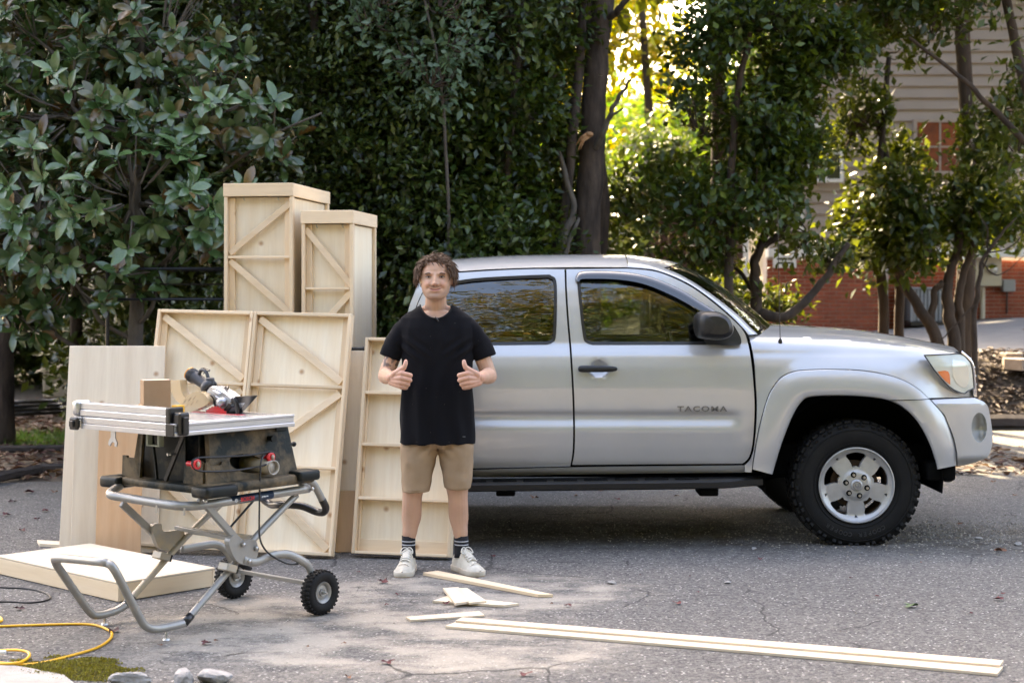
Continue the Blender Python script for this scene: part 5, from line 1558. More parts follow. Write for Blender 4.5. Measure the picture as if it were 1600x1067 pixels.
# riving knife arms and the clear guard
KN = M('knife_black', (.012, .012, .013), .35)
for s_ in (-.006, .008):
    pth = [LW(.067 + s_, -.09 - .05 * math.sin(t), Zt + .002 + .075 * math.cos(t)) for t in np.linspace(0.2, 1.55, 8)]
    SW.part('riving_knife', *tube(pth, .010, 8, flat=(.9, .25)), KN)
GUARD = bpy.data.materials.new('dusty_clear_plastic'); GUARD.use_nodes = True
gb = GUARD.node_tree.nodes['Principled BSDF']; gb.inputs['Base Color'].default_value = (.62, .47, .27, 1); gb.inputs['Roughness'].default_value = .25; gb.inputs['Alpha'].default_value = .72; gb.inputs['Coat Weight'].default_value = .6
# hood: side cheeks with slots, traced in the upright plane of the blade
hoodp = [(281, 636), (287, 630), (296, 620), (306, 613), (316, 611.5), (325, 616), (331, 625), (329, 631), (318, 637), (304, 643), (290, 646), (283, 643)]
hoodc = [(p.x, p.y) for p in catmull([Vector((a, b, 0)) for a, b in hoodp], 4, True)]
slots = []
for i in range(3):
    x, y = 291.5 + i * 7.5, 627 - i * 3.0
    slots += [[(x, y + 3), (x + 1.6, y + 2), (x + 5.2, y - 3), (x + 3.6, y - 2.2)], [(x + 4, y + 9), (x + 5.6, y + 8), (x + 9.2, y + 3), (x + 7.6, y + 3.8)]]
slots += [[(284 + i * 4.4, 641 - i * .2), (285.6 + i * 4.4, 641.5 - i * .2), (287.6 + i * 4.4, 637 - i * .2), (286.2 + i * 4.4, 636.5 - i * .2)] for i in range(3)]
wB = .067
for off in (-.022, .022):
    pts, tris, _ = region(hoodc, 2.5, slots)
    V = [onL(x, y, wB) + EL * off for x, y in pts]; V, Fc = lip(V, tris, EL * .0025)
    SW.part('guard_cheek', V, Fc, GUARD)
rim2 = [onL(x, y, wB) for x, y in hoodc]
k = len(rim2); top_ = [i for i in range(k) if hoodc[i][1] < 634]
V, Fc = [], []
for i in range(k): V += [rim2[i] - EL * .022, rim2[i] + EL * .0245]
for i in range(k):
    if hoodc[i][1] < 640: Fc.append((2 * i, 2 * i + 1, 2 * ((i + 1) % k) + 1, 2 * ((i + 1) % k)))
SW.part('guard_crown', V, Fc, GUARD, None, True)
tailp = catmull([onL(x, y, wB) for x, y in ((263, 594), (266, 606), (270, 618), (277, 627), (287, 633))], 5)
tailq = catmull([onL(x, y, wB) for x, y in ((281, 594), (282, 604), (284, 613), (288, 620), (293, 624))], 5)
rows = [[p - EL * .0 for p in tailp], [p for p in tailq]]
rows = [tailp, [p + EL * .045 for p in tailp], [p + EL * .046 for p in tailq], tailq, tailp]
V, Fc = grid(rows); SW.part('guard_tail', V, Fc, GUARD)

# ------------------------------------------------------------------ things lying on the saw table
CARD = M('cardboard', (.36, .22, .12), .85, col2=(.42, .27, .155), vscale=8)
T = Thing('cardboard_box', LW(-.163, .20, Zt), 'small open cardboard box standing on the table saw', 'box', rot=Matrix.Rotation(TH + R(-28), 3, 'Z'))
T.part('carton', *join(cbox(-.065, .065, -.05, -.047, 0, .166, 0), cbox(-.065, .065, .047, .05, 0, .166, 0), cbox(-.065, -.062, -.0465, .0465, 0, .166, 0), cbox(.062, .065, -.0465, .0465, 0, .166, 0), cbox(-.0565, .0565, -.0465, .0465, 0, .003, 0)), CARD)
T.part('flap', *cbox(-.065, .065, -.05, .03, .1665, .169, 0), M('cardboard_pale', (.60, .45, .33), .85))
T.part('flap', *xf(cbox(-.07, .0, -.05, .05, 0, .003, 0), Matrix.Translation((-.066, 0, .05)) @ Matrix.Rotation(R(-50), 4, 'Y')), CARD)
q = LW(-.20, .04, Zt)
v, f = lbox(-.17, -.12, .03, .07, Zt + .0015, Zt + .05, .002)
single('yellow_block', v, f, M('yellow_plastic', (.80, .40, .02), .4), 'small yellow plastic block beside the cardboard box', 'block')
# circular saw lying against the guard
CS = Thing('circular_saw', LW(.12, -.02, Zt), 'grey and silver circular saw with black motor lying on table saw', 'circular saw')
DG = M('charcoal_plastic', (.035, .037, .042), .45, col2=(.05, .05, .055), vscale=20); SILV = M('cast_silver', (.50, .50, .51), .38, metal=.7, col2=(.42, .42, .42), vscale=20)
lS = .13
def c_(x, y, d=0.): return onL(x, y, lS) + EL * d
m0, m1 = c_(297, 584), c_(324, 603)
ax = (m1 - m0).normalized()
mot = CS.part('motor', *lathe([(.0, -.004), (.027, -.004), (.032, .002), (.034, .012), (.034, .04), (.029, .05), (.026, (m1 - m0).length)], m0, ax, 24), DG, None, True); flatten_sharp(mot, 45)
CS.part('motor_cap', *lathe([(.0, -.009), (.026, -.008), (.0345, -.003), (.0345, .003)], m0, ax, 24), M('orange_cap', (.78, .32, .02), .45), mot)
CS.part('motor_fins', *join(*[lathe([(.0345, .012 + i * .008), (.0365, .014 + i * .008), (.0345, .016 + i * .008)], m0, ax, 20) for i in range(4)]), GRIP, mot)
side_ = ax.cross(EL).normalized()
if side_.z < 0: side_ = -side_
CS.part('handle', *tube(catmull([m0.lerp(m1, .45) + side_ * .03, m0.lerp(m1, .5) + side_ * .055, m0.lerp(m1, .75) + side_ * .06, m1 + ax * .0 + side_ * .03], 4), .009, 8), DG, mot, True)
CS.part('rafter_hook', *tube([c_(312, 582), c_(315, 575.5), c_(319, 575), c_(328, 578), c_(327, 580), c_(321, 579.5), c_(318, 584)], .0025, 6), SATIN)
CS.part('collar', *join(lathe([(.026, 0), (.040, .004), (.043, .02), (.040, .038), (.03, .042)], m1 - ax * .008, ax, 20), xf(rbox(-.02, .02, -.02, .02, -.03, .03, .008, 2), Matrix.Translation(m1 + ax * .015 + side_ * .02))), DG, None, True)
gp_ = [(336, 604), (343, 603), (358, 610), (372, 621), (377, 628), (371, 637), (362, 644), (352, 640), (342, 632), (334, 622), (331, 612)]
gpc = [(p.x, p.y) for p in catmull([Vector((a, b, 0)) for a, b in gp_], 3, True)]
k = len(gpc); P = [c_(x, y, -.03) for x, y in gpc]; ctr = sum(P, Vector()) / k
V = [ctr + (p - ctr) * .9 - EL * .012 for p in P] + P + [p + EL * .055 for p in P]
Fc = [tuple(range(k)), tuple(range(3 * k - 1, 2 * k - 1, -1))] + [(j * k + i, j * k + (i + 1) % k, (j + 1) * k + (i + 1) % k, (j + 1) * k + i) for i in range(k) for j in range(2)]
bg_ = CS.part('blade_housing', V, Fc, SILV)
for (a, b) in (((346, 609), (356, 615)), ((350, 618), (358, 623))):
    CS.part('housing_rib', *bar(c_(*a, -.045), c_(*b, -.045), .008, .03, up=EL), M('white_alloy', (.62, .62, .63), .35, metal=.5), bg_)
CS.part('gear_case', *lathe([(.0, -.06), (.016, -.058), (.022, -.04), (.026, -.0)], c_(360, 627, -.02), EL, 16), SILV, bg_, True)
CS.part('lower_guard', *tube([c_(338, 626, -.02), c_(345, 634, -.02), c_(354, 642, -.02), c_(362, 645, -.02)], .012, 8, flat=(.5, 1.2)), SATIN)
pl = [(386, 619), (380, 618.5), (357, 644), (361, 647)]
P = [c_(x, y, -.05) for x, y in pl]; k = 4; V = P + [p + EL * .12 for p in P]
CS.part('base_plate', V, [tuple(range(k)), tuple(range(2 * k - 1, k - 1, -1))] + [(i, (i + 1) % k, k + (i + 1) % k, k + i) for i in range(k)], SATIN)
CS.part('adjust_knob', *cyl(c_(376, 632, -.045), c_(376, 632, -.075), .011), SATIN)
CS.part('depth_lever', *tube([c_(352, 606, 0), c_(358, 604, -.01), c_(361, 607, -.02)], .006, 8), SATIN)
CS.part('strap', *tube(catmull([c_(333, 625, -.05), c_(340, 617, -.055), c_(345, 622, -.05), c_(350, 640, -.05)], 4), .005, 6), GRIP)

# ------------------------------------------------------------------ cords on the ground
YEL = M('yellow_cord_vinyl', (.80, .42, .015), .4)
yc = [PG(x, y, .006) for x, y in ((-60, 968), (0, 966), (4, 969), (-4, 976))]
path = [(-60, 982), (0, 978), (60, 976), (115, 974.5), (148, 976), (168, 983), (175, 990), (170, 1000), (150, 1012), (110, 1024), (70, 1034), (35, 1038), (10, 1036), (-40, 1030)]
V1 = tube(catmull([PG(x, y, .0065) for x, y in path], 8), .0062, 8)
loop = [(-40, 1020), (0, 1016), (25, 1015), (42, 1018), (46, 1024), (38, 1031), (20, 1036), (-40, 1036)]
V2 = tube(catmull([PG(x, y, .0190 if 1 < i < 7 else .008) for i, (x, y) in enumerate(loop)], 8), .0062, 8)
V3 = tube(catmull([PG(x, y, .0065) for x, y in ((-40, 958), (-6, 962), (3, 968), (-6, 972), (-40, 973))], 6), .0062, 8)
single('extension_cord', *join(V1, V2, V3), YEL, 'bright yellow extension cord looped on the asphalt by the moss', 'cord', smooth=True)
bk = [(-60, 913), (0, 917), (40, 919), (66, 924), (79, 932), (70, 938), (45, 941), (10, 939.5), (-60, 940)]
single('power_cord', *tube(catmull([PG(x, y, .005) for x, y in bk], 8), .0045, 8), CORDM, 'thin black power cord curled beside the flat platform', 'cord', smooth=True)
v, f = rbox(-.02, .02, -.012, .012, 0, .016, .004, 2); p = PG(2, 1029)
single('cord_tag', [Vector(q) + p + Vector((0, 0, .02)) for q in v], f, M('white_tag', (.7, .7, .68), .6), 'tiny white tag resting on the yellow cord loop', 'tag')
# ================================================================== THE MAN
PY = 9.10
def pp(x, y, d=0.): return PX(x, y, PY + d)
PM = Thing('person', (PX(683, 893, PY).x, PY, 0), 'man in black t-shirt and khaki shorts giving two thumbs up', 'person')
MX = pp(683.3, 500).x
def mir(vf): return [Vector((2 * MX - v[0], v[1], v[2])) for v in vf[0]], [tuple(reversed(f)) for f in vf[1]]
def mirp(p): return Vector((2 * MX - p.x, p.y, p.z))
HC = pp(681, 435.5, -.035)          # head centre
HS = 1.03
def head():
    zs = [-.118, -.115, -.108, -.097, -.075, -.045, -.01, .02, .05, .08, .10, .112, .118]
    ws = [.016, .032, .047, .059, .0725, .080, .083, .0825, .079, .069, .053, .032, .004]
    fs = [.074, .084, .090, .092, .091, .090, .090, .091, .090, .080, .061, .036, .004]
    bs = [-.02, -.01, .0, .02, .048, .074, .092, .099, .100, .092, .072, .044, .004]
    rows = []
    n, m = 72, 72
    for i in range(n + 1):
        a = math.pi * i / n; z = -.118 * math.cos(a)
        w, f, b = interp(z, zs, ws), interp(z, zs, fs), interp(z, zs, bs)
        cy = (b - f) / 2 * sstep(-.035, -.112, z)
        row = []
        for k in range(m):
            t = 2 * math.pi * k / m
            x = w * math.copysign(abs(math.sin(t)) ** .92, math.sin(t)); cc = math.cos(t)
            yf = -f if cc > 0 else b
            y = cy + (yf - cy) * abs(cc) ** .9
            if cc > 0:
                g = lambda x0, z0, sx, sz: math.exp(-((x - x0) / sx) ** 2 - ((z - z0) / sz) ** 2)
                wgt = min(1, cc * 1.6); d = 0.
                d -= .013 * (g(-.036, .008, .017, .011) + g(.036, .008, .017, .011))       # sockets
                d += .009 * (g(-.034, .027, .022, .008) + g(.034, .027, .022, .008))         # brows
                d += .014 * g(0, .008, .008, .018) + .024 * g(0, -.012, .009, .016) + .029 * g(0, -.028, .0115, .0105)  # nose
                d += .010 * (g(-.0145, -.031, .007, .007) + g(.0145, -.031, .007, .007))
                d -= .006 * (g(-.007, -.039, .005, .004) + g(.007, -.039, .005, .004))
                d += .014 * (g(-.045, -.030, .019, .018) + g(.045, -.030, .019, .018))       # smiling cheeks
                cz = -.0615 + 8.5 * x * x
                lip_ = math.exp(-(x / .028) ** 4)
                d += lip_ * (.0055 * math.exp(-((z - cz - .0050) / .0040) ** 2) + .0065 * math.exp(-((z - cz + .0068) / .0052) ** 2) - .006 * math.exp(-((z - cz) / .0024) ** 2))
                d -= .004 * (g(-.041, -.052, .006, .008) + g(.041, -.052, .006, .008))
                for s_ in (-1, 1):
                    tt = max(0., min(1., (-.028 - z) / .036)); lx = s_ * (.021 + .024 * tt ** .8)
                    d -= .0035 * math.exp(-((x - lx) / .0035) ** 2) * math.exp(-((z + .046) / .018) ** 4)
                d -= .005 * g(0, -.080, .026, .006)
                d += .006 * g(0, -.100, .022, .012)
                y -= d * wgt
            row.append(HC + Vector((x * HS, y * HS, z * HS)))
        rows.append(row + row[:1])
    v, f = grid(rows)
    kk = len(v); v += [HC + Vector((0, -.045, -.120)) * HS, HC + Vector((0, 0, .119)) * HS]; f += [(k + 1, k, kk) for k in range(m)] + [(n * (m + 1) + k, n * (m + 1) + k + 1, kk + 1) for k in range(m)]
    # ears
    ears = []
    for s in (-1, 1):
        e = sphere((0, 0, 0), (.010, .021, .032), 12, 10)
        m_ = Matrix.Translation(HC + Vector((s * .086, .012, -.004))) @ Matrix.Rotation(s * .3, 4, 'Z') @ Matrix.Rotation(-.12 * s, 4, 'Y')
        ears.append(xf(e, m_))
    return join((v, f), *ears)
def limb(pts, rad, seg=16, n=6, flat=None):
    P = catmull(pts, n); rr = []
    for i in range(len(P)):
        u = i / n; j = min(len(rad) - 2, int(u)); t = u - j; t = t * t * (3 - 2 * t); rr.append(rad[j] * (1 - t) + rad[j + 1] * t)
    a = tube(P, rr, seg, flat=flat)
    return join(a, sphere(P[0], rr[0] * .99, 12, 8), sphere(P[-1], rr[-1] * .99, 12, 8))
# arm with closed hand and raised thumb (built at the left of the picture, mirrored for the other)
def arm():
    sh, el, wr_ = pp(625, 528, .02), pp(602, 588, .015), pp(611, 590, -.225)
    mid = el.lerp(wr_, .30) + Vector((-.006, 0, .004))
    parts = [limb([sh, sh.lerp(el, .5), el], [.044, .047, .043]),
             limb([el + Vector((.002, .0, 0)), mid, el.lerp(wr_, .65), wr_], [.043, .046, .038, .029], flat=(1, .94))]
    dz = -.29
    # palm
    kn = [pp(627.5, 583, dz), pp(627, 590.5, dz - .004), pp(626.5, 597.5, dz), pp(627, 603.5, dz + .008)]
    for i, k in enumerate(kn):
        st = wr_.lerp(pp(611, 593, -.23), 1) + Vector((0, 0, .016 - .011 * i))
        parts.append(limb([st, st.lerp(k, .6) + Vector((0, -.004, 0)), k], [.017, .0165, .0155], 12, 4))
    parts.append(limb([pp(616, 586, -.25), pp(628, 590, -.255)], [.024, .022], 12, 4))
    parts.append(limb([pp(618, 595, -.25), pp(629, 598, -.255)], [.022, .019], 12, 4))
    ends = [pp(641.2, 586.5, dz - .006), pp(640.4, 594, dz - .008), pp(637.5, 600.6, dz - .004), pp(634.5, 605.6, dz + .002)]
    rad = [.0135, .0137, .0128, .0113]
    for i in range(4):
        k, e, r = kn[i], ends[i], rad[i]
        dip = e + Vector((-.004, .032, -.004)); tip = e + Vector((-.030, .038, -.003))
        parts.append(limb([k, k.lerp(e, .55) + Vector((0, -.006, .001)), e], [r * 1.16, r * .96, r * 1.02], 12, 4))
        parts.append(limb([e, dip, tip], [r, r * .95, r * .85], 12, 4))
    # thumb from the side of the palm near its base, raised
    parts.append(limb([pp(616, 584, -.262), pp(626, 578, -.28), pp(631.5, 573.5, -.285)], [.018, .0165, .0135], 12, 4))
    parts.append(limb([pp(631.5, 574.5, -.285), pp(633.4, 569, -.284), pp(634.2, 564.5, -.28)], [.0135, .0132, .0108], 12, 4))
    return join(*parts)
A1 = arm()
def leg(xk, xa, s):
    hip, kn, cf, an = pp(xk + (683 - xk) * .15, 700, .02), pp(xk, 779, .03), pp(xk - s * 1.0, 805, .06), pp(xa, 846, .06)
    return limb([hip, hip.lerp(kn, .6), kn, cf, cf.lerp(an, .55), an, an + Vector((0, 0, -.06))], [.082, .070, .056, .057, .044, .034, .034], 18, 5)
neck = limb([HC + Vector((0, .035, -.05)), pp(681, 474, .03), pp(681.5, 490, .045)], [.056, .061, .072], 20, 6)
chest = sphere(pp(682, 508, .02), (.135, .085, .095), 20, 14)
traps = join(limb([pp(670, 486, .045), pp(640, 508, .045)], [.042, .034]), limb([pp(693, 486, .045), pp(723, 508, .045)], [.042, .034]))
torso = limb([pp(682, 520, .03), pp(682, 600, .04), pp(682, 665, .04)], [.09, .09, .085], 16, 4)
skin_vf = join(head(), neck, chest, traps, torso, A1, mir(A1), leg(644, 638.5, 1), leg(715.5, 721, -1))
SKIN = bpy.data.materials.new('skin'); SKIN.use_nodes = True
_b = SKIN.node_tree.nodes['Principled BSDF']; _a = SKIN.node_tree.nodes.new('ShaderNodeVertexColor'); _a.layer_name = 'tone'
SKIN.node_tree.links.new(_a.outputs[0], _b.inputs['Base Color'])
_b.inputs['Roughness'].default_value = .48; _b.inputs['Subsurface Weight'].default_value = .12; _b.inputs['Subsurface Radius'].default_value = (.012, .004, .002); _b.inputs['Subsurface Scale'].default_value = .6
me = remeshed(skin_vf, .0032, 2, SKIN, .4)
N = len(me.vertices); co = np.zeros(N * 3); me.vertices.foreach_get('co', co); co = co.reshape(-1, 3)
tone = np.zeros((N, 4)); tone[:, 3] = 1
base = np.array([.58, .345, .235]); tone[:, :3] = base
h = (co - np.array(HC)) / HS
x, y, z = h[:, 0], h[:, 1], h[:, 2]
def mixc(mask, c):
    tone[:, :3] = tone[:, :3] * (1 - mask[:, None]) + np.array(c) * mask[:, None]
G = lambda x0, z0, sx, sz: np.exp(-((x - x0) / sx) ** 2 - ((z - z0) / sz) ** 2)
front = (y < -.02) & (z > -.16) & (z < .13) & (np.abs(x) < .1)
cz = -.0615 + 8.5 * x * x
mixc(front * .35 * (G(-.045, -.028, .02, .018) + G(.045, -.028, .02, .018)).clip(0, 1), (.62, .25, .18))
mixc(front * .35 * G(0, -.028, .014, .012), (.62, .26, .19))
jaw = np.clip((-.055 - z + .9 * np.maximum(0, np.abs(x) - .045)) / .03, 0, 1) * np.clip((z + .135) / .02, 0, 1) * np.clip((.03 - y) / .03, 0, 1) * (np.abs(x) < .095)
beard = jaw * (1 - np.exp(-(x / .030) ** 2 - ((z + .064) / .016) ** 2))
mixc(.55 * beard, (.20, .12, .085))
mous = front * np.exp(-(x / .030) ** 4) * np.exp(-((z - (cz + .0145)) / .0055) ** 2)
mixc(.62 * mous, (.12, .065, .045))
lips = front * np.exp(-(x / .030) ** 6) * np.exp(-((z - cz) / .0085) ** 2)
mixc(.7 * lips, (.48, .17, .14))
mouth = front * np.exp(-(x / .039) ** 6) * np.exp(-((z - cz) / .0026) ** 2)
mixc(.85 * mouth, (.10, .03, .03))
mixc(front * .55 * (G(-.036, .010, .017, .010) + G(.036, .010, .017, .010)).clip(0, 1), (.36, .18, .13))  # socket shade painted into the skin tone
nost = front * (G(-.008, -.040, .004, .003) + G(.008, -.040, .004, .003)).clip(0, 1)
mixc(.8 * nost, (.10, .04, .03))
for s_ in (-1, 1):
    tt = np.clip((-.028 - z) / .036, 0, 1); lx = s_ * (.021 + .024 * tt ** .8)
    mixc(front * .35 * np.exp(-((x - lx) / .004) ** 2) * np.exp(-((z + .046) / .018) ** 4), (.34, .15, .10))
# forearms, shins: a little hair and warmth; a dark inked patch under the sleeve of one arm
hands = co[:, 1] < PY - .20
mixc(hands * .30, (.62, .27, .20))
legs_ = (co[:, 2] < .75)
nz = np.array([mnoise.noise(Vector(c) * 45) for c in co[::1]]) if N < 400000 else np.zeros(N)
mixc(legs_ * .25 * np.clip(nz + .4, 0, 1), (.30, .18, .12))
tat = (co[:, 0] < pp(622, 500).x) & (co[:, 0] > pp(597, 500).x) & (co[:, 2] < pp(0, 552).z) & (co[:, 2] > pp(0, 572).z)
mixc(tat * .75 * (nz > .0), (.06, .06, .07))
tone[:, :3] *= (1 + .10 * nz[:, None])
at = me.color_attributes.new('tone', 'FLOAT_COLOR', 'POINT'); at.data.foreach_set('color', tone.astype(np.float32).ravel())
co -= np.array(PM.loc); me.vertices.foreach_set('co', co.ravel()); me.update()
body = PM.add('body', me)
# eyes, brows
EYE = M('eye_white', (.62, .58, .55), .2); IRIS = M('iris', (.05, .03, .02), .15); BROW = M('brow_hair', (.055, .032, .022), .8)
for s in (-1, 1):
    c = HC + Vector((s * .036, -.0795, .0080)) * HS
    e = PM.part('eye', *sphere(c, (.0130, .006, .0036), 14, 8), EYE, None, True)
    PM.part('iris', *sphere(c + Vector((0, -.0040, 0)), (.0064, .003, .0036), 12, 8), IRIS, e, True)
    ld = [c + Vector((t * .0155, -.0048 + 6 * (t * .0155) ** 2 + .002 * abs(t), .0045 - 14 * (t * .0155) ** 2)) for t in np.linspace(-1, 1, 7)]
    PM.part('eyelash', *tube(ld, .0017, 6), BROW, e)
    br = [HC + HS * Vector((s * (.036 + t * .021), -.0925 + 14 * (t * .02) ** 2 + .007 * max(0, t), .0255 + .004 * (1 - (t - .25) ** 2) - .003 * max(0, t))) for t in np.linspace(-1, 1, 8)]
    PM.part('eyebrow', *tube(br, [.0022, .0036, .004, .004, .0036, .003, .0024, .0014], 7, flat=(1, .8)), BROW)
PM.part('earphone', *tube([HC + Vector((-.084, .0, -.01)), HC + Vector((-.088, -.004, -.016)), HC + Vector((-.088, -.006, -.040))], [.008, .006, .0035], 8), M('white_plastic', (.8, .8, .8), .3), None, True)
# hair: an uneven cap with loose curls over it
HAIR = M('brown_hair', (.042, .020, .010), .45, col2=(.15, .078, .040), vscale=60, var=.8, spec=.35)
def on_scalp(th, ph, off):
    """th from crown, ph around (0 = back)"""
    d = Vector((math.sin(th) * math.sin(ph), math.sin(th) * math.cos(ph), math.cos(th)))
    return HC + Vector((d.x * (.086 + off), d.y * (.100 + off) + .004, .006 + d.z * (.106 + off))), d
def hair_ok(th, ph):
    fr = math.cos(ph)                     # -1 front
    lim = 1.56 if fr > -.2 else interp(fr, [-1, -.75, -.45, -.2], [.75, .84, 1.26, 1.48])
    return th < lim
capv = []
rows = []
for i in range(29):
    u = i / 28; row = []
    for k in range(49):
        ph = 2 * math.pi * k / 48
        fr = math.cos(ph)
        lim = 1.60 if fr > -.2 else interp(fr, [-1, -.75, -.45, -.2], [.77, .86, 1.28, 1.52])
        th = u * lim
        p, d = on_scalp(th, ph, .010 + .016 * mnoise.noise(Vector((math.sin(th) * math.sin(ph), math.sin(th) * math.cos(ph), math.cos(th))) * 5))
        if i == 28: p = p - d * .016
        row.append(p)
    rows.append(row)
parts = [grid(rows)]
rr = random.Random(4)
cnt = 0
while cnt < 2100:
    th, ph = math.acos(rr.uniform(-.42, 1)), rr.uniform(0, 2 * math.pi)
    if not hair_ok(th, ph): continue
    p, d = on_scalp(th, ph, .006)
    L_ = rr.uniform(.038, .075) * (1.25 if rr.random() < .12 else 1); fr = math.cos(ph); part_ = math.tanh((d.x + .25 + .25 * rr.gauss(0, 1)) / .3)
    # combed over to one side, falling down at the sides
    flow = Vector((.35 * rr.gauss(0, 1) + 1.1 * part_ * (1.2 if th < .95 else .2), (-.22 if fr < -.2 else .35) + .4 * rr.gauss(0, 1), .2 if th < .8 else -.9))
    if fr < -.35 and th < 1.1: L_ *= .75
    tng = (flow - d * flow.dot(d)).normalized(); sd_ = d.cross(tng)
    a0 = rr.uniform(0, 6.28); turns = rr.uniform(.2, .65); cr_ = rr.uniform(.003, .012); pts_ = []
    for j in range(8):
        t = j / 7; a = a0 + turns * 6.28 * t
        lift = (.015 if th < .9 else .018) * math.sin(min(1, t * 1.1) * 2.5) * rr.uniform(.9, 1.1)
        pts_.append(p + tng * L_ * t + d * (lift + cr_ * (math.cos(a) - math.cos(a0)) * .6) + sd_ * cr_ * (math.sin(a) - math.sin(a0)))
    w_ = rr.uniform(.0012, .0034)
    parts.append(tube(pts_, [w_ * .8, w_, w_, w_, w_ * .95, w_ * .8, w_ * .6, w_ * .25], 5))
    cnt += 1
PM.part('hair', *join(*parts), HAIR, None, True)

# ---- t-shirt
CLOTH = bpy.data.materials.new('black_cotton'); CLOTH.use_nodes = True
nt = CLOTH.node_tree; b_ = nt.nodes['Principled BSDF']; b_.inputs['Roughness'].default_value = .92; b_.inputs['Specular IOR Level'].default_value = .12
b_.inputs['Sheen Weight'].default_value = .03; b_.inputs['Sheen Roughness'].default_value = .5
tc = nn(nt, 'ShaderNodeTexCoord'); vo = nn(nt, 'ShaderNodeTexVoronoi', Scale=38.); nz1 = nn(nt, 'ShaderNodeTexNoise', Scale=5., Detail=3.)
nt.links.new(tc.outputs['Object'], vo.inputs['Vector']); nt.links.new(tc.outputs['Object'], nz1.inputs['Vector'])
lt_ = nn(nt, 'ShaderNodeMath', operation='LESS_THAN'); lt_.inputs[1].default_value = .085; nt.links.new(vo.outputs['Distance'], lt_.inputs[0])
sc_ = nn(nt, 'ShaderNodeSeparateColor'); nt.links.new(vo.outputs['Color'], sc_.inputs[0])
gt = nn(nt, 'ShaderNodeMath', operation='GREATER_THAN'); gt.inputs[1].default_value = .72; nt.links.new(sc_.outputs[0], gt.inputs[0])
ml = nn(nt, 'ShaderNodeMath', operation='MULTIPLY'); nt.links.new(lt_.outputs[0], ml.inputs[0]); nt.links.new(gt.outputs[0], ml.inputs[1])
mx = nn(nt, 'ShaderNodeMix', data_type='RGBA'); mx.inputs[6].default_value = (.0065, .0065, .0085, 1); mx.inputs[7].default_value = (.09, .08, .065, 1); nt.links.new(ml.outputs[0], mx.inputs[0]); nt.links.new(mx.outputs[2], b_.inputs['Base Color'])
n3 = nn(nt, 'ShaderNodeTexNoise', Scale=350., Detail=2.); bp3 = nn(nt, 'ShaderNodeBump', Strength=.25, Distance=.001); nt.links.new(tc.outputs['Object'], n3.inputs['Vector']); nt.links.new(n3.outputs['Fac'], bp3.inputs['Height']); nt.links.new(bp3.outputs[0], b_.inputs['Normal'])
def rings(rs, e=2.5, seg=48):
    """rs: (y_px, x_left, x_right, half depth, centre depth)"""
    rows = []
    for (yp, xl, xr, hd_, cd) in rs:
        c = pp((xl + xr) / 2, yp, cd); w = (xr - xl) / 2 / F * (PY + cd); row = []
        for k in range(seg + 1):
            a = 2 * math.pi * k / seg; cx, sx = math.cos(a), math.sin(a)
            row.append(c + Vector((w * math.copysign(abs(cx) ** (2 / e), cx), hd_ * math.copysign(abs(sx) ** (2 / e), sx), 0)))
        rows.append(row)
    V, Fc = grid(rows); n = seg + 1
    V.append(sum(rows[0][:-1], Vector()) / seg); V.append(sum(rows[-1][:-1], Vector()) / seg)
    for k in range(seg):
        Fc.append((k + 1, k, len(V) - 2)); Fc.append(((len(rows) - 1) * n + k, (len(rows) - 1) * n + k + 1, len(V) - 1))
    return V, Fc
tor = rings([(474, 660, 704, .075, .035), (481, 650, 715, .090, .035), (488, 639, 726, .096, .035), (497, 628, 737, .104, .03), (512, 624, 741, .116, .025), (530, 626, 741, .126, .02), (552, 629, 740, .130, .02), (580, 630, 739, .126, .02), (612, 629, 738, .126, .02), (650, 627, 739.5, .132, .02), (680, 624, 741, .138, .02), (692.5, 623, 741.5, .141, .02)], 2.35)
slv = tube([pp(638, 508, .03), pp(629, 519, .028), pp(618, 536, .022), pp(611, 551, .016), pp(608, 559, .014)], [.050, .060, .064, .063, .063], 24, flat=(1, .95))
slv = join(slv, sphere(pp(635, 513, .03), (.056, .062, .054), 20, 14))
me = remeshed(join(tor, slv, mir(slv)), .0055, 5, CLOTH, .5)
bm = bmesh.new(); bm.from_mesh(me)
def wr_disp(p):
    q = Vector((p.x * 9, p.y * 7, p.z * 3.2)); d = .010 * mnoise.noise(q) + .006 * mnoise.noise(q * 2.3)
    # soft folds running down from the chest and pulling from the armpits
    xx = (p.x - MX); zz_ = p.z - pp(0, 560).z
    d += .0065 * math.sin(xx * 62 + 2.5 * mnoise.noise(Vector((p.x * 3, 0, p.z * 2.5)))) * sstep(.02, -.25, zz_)
    for s in (-1, 1):
        u = (xx - s * .19) * s; v = p.z - pp(0, 545).z
        d += .010 * math.sin((v - u * .8) * 95) * math.exp(-((u + .05) / .07) ** 2 - (v / .05) ** 2)
    return d
bm.normal_update()
for v in bm.verts: v.co += v.normal * wr_disp(v.co)
def pix(p): return (800 + F * p.x / p.y, HZ + F * (CH - p.z) / p.y)
dele = []
for f in bm.faces:
    a, b = pix(f.calc_center_median())
    if ((a - 681.5) / 25) ** 2 + ((b - 471) / 26.5) ** 2 < 1 and b > 440: dele.append(f)
    elif b > 690.8 and f.normal.z < -.6: dele.append(f)
bmesh.ops.delete(bm, geom=dele, context='FACES')
bm.to_mesh(me)
from mathutils.bvhtree import BVHTree
bvh = BVHTree.FromBMesh(bm); bm.free()
for v in me.vertices: v.co -= PM.loc
me.shade_smooth()
shirt = PM.add('t_shirt', me)
cp = []
for a in np.linspace(-.12, math.pi + .12, 40):
    x_, y_ = 681.5 + 25.6 * math.cos(a), 471 + 27.0 * math.sin(a)
    dirv = (PX(x_, y_, 9) - Vector((0, 0, CH))).normalized()
    hit = bvh.ray_cast(Vector((0, 0, CH)), dirv)
    if hit[0] is not None and hit[0].y < PY + .12: cp.append(hit[0] + hit[1] * .001)
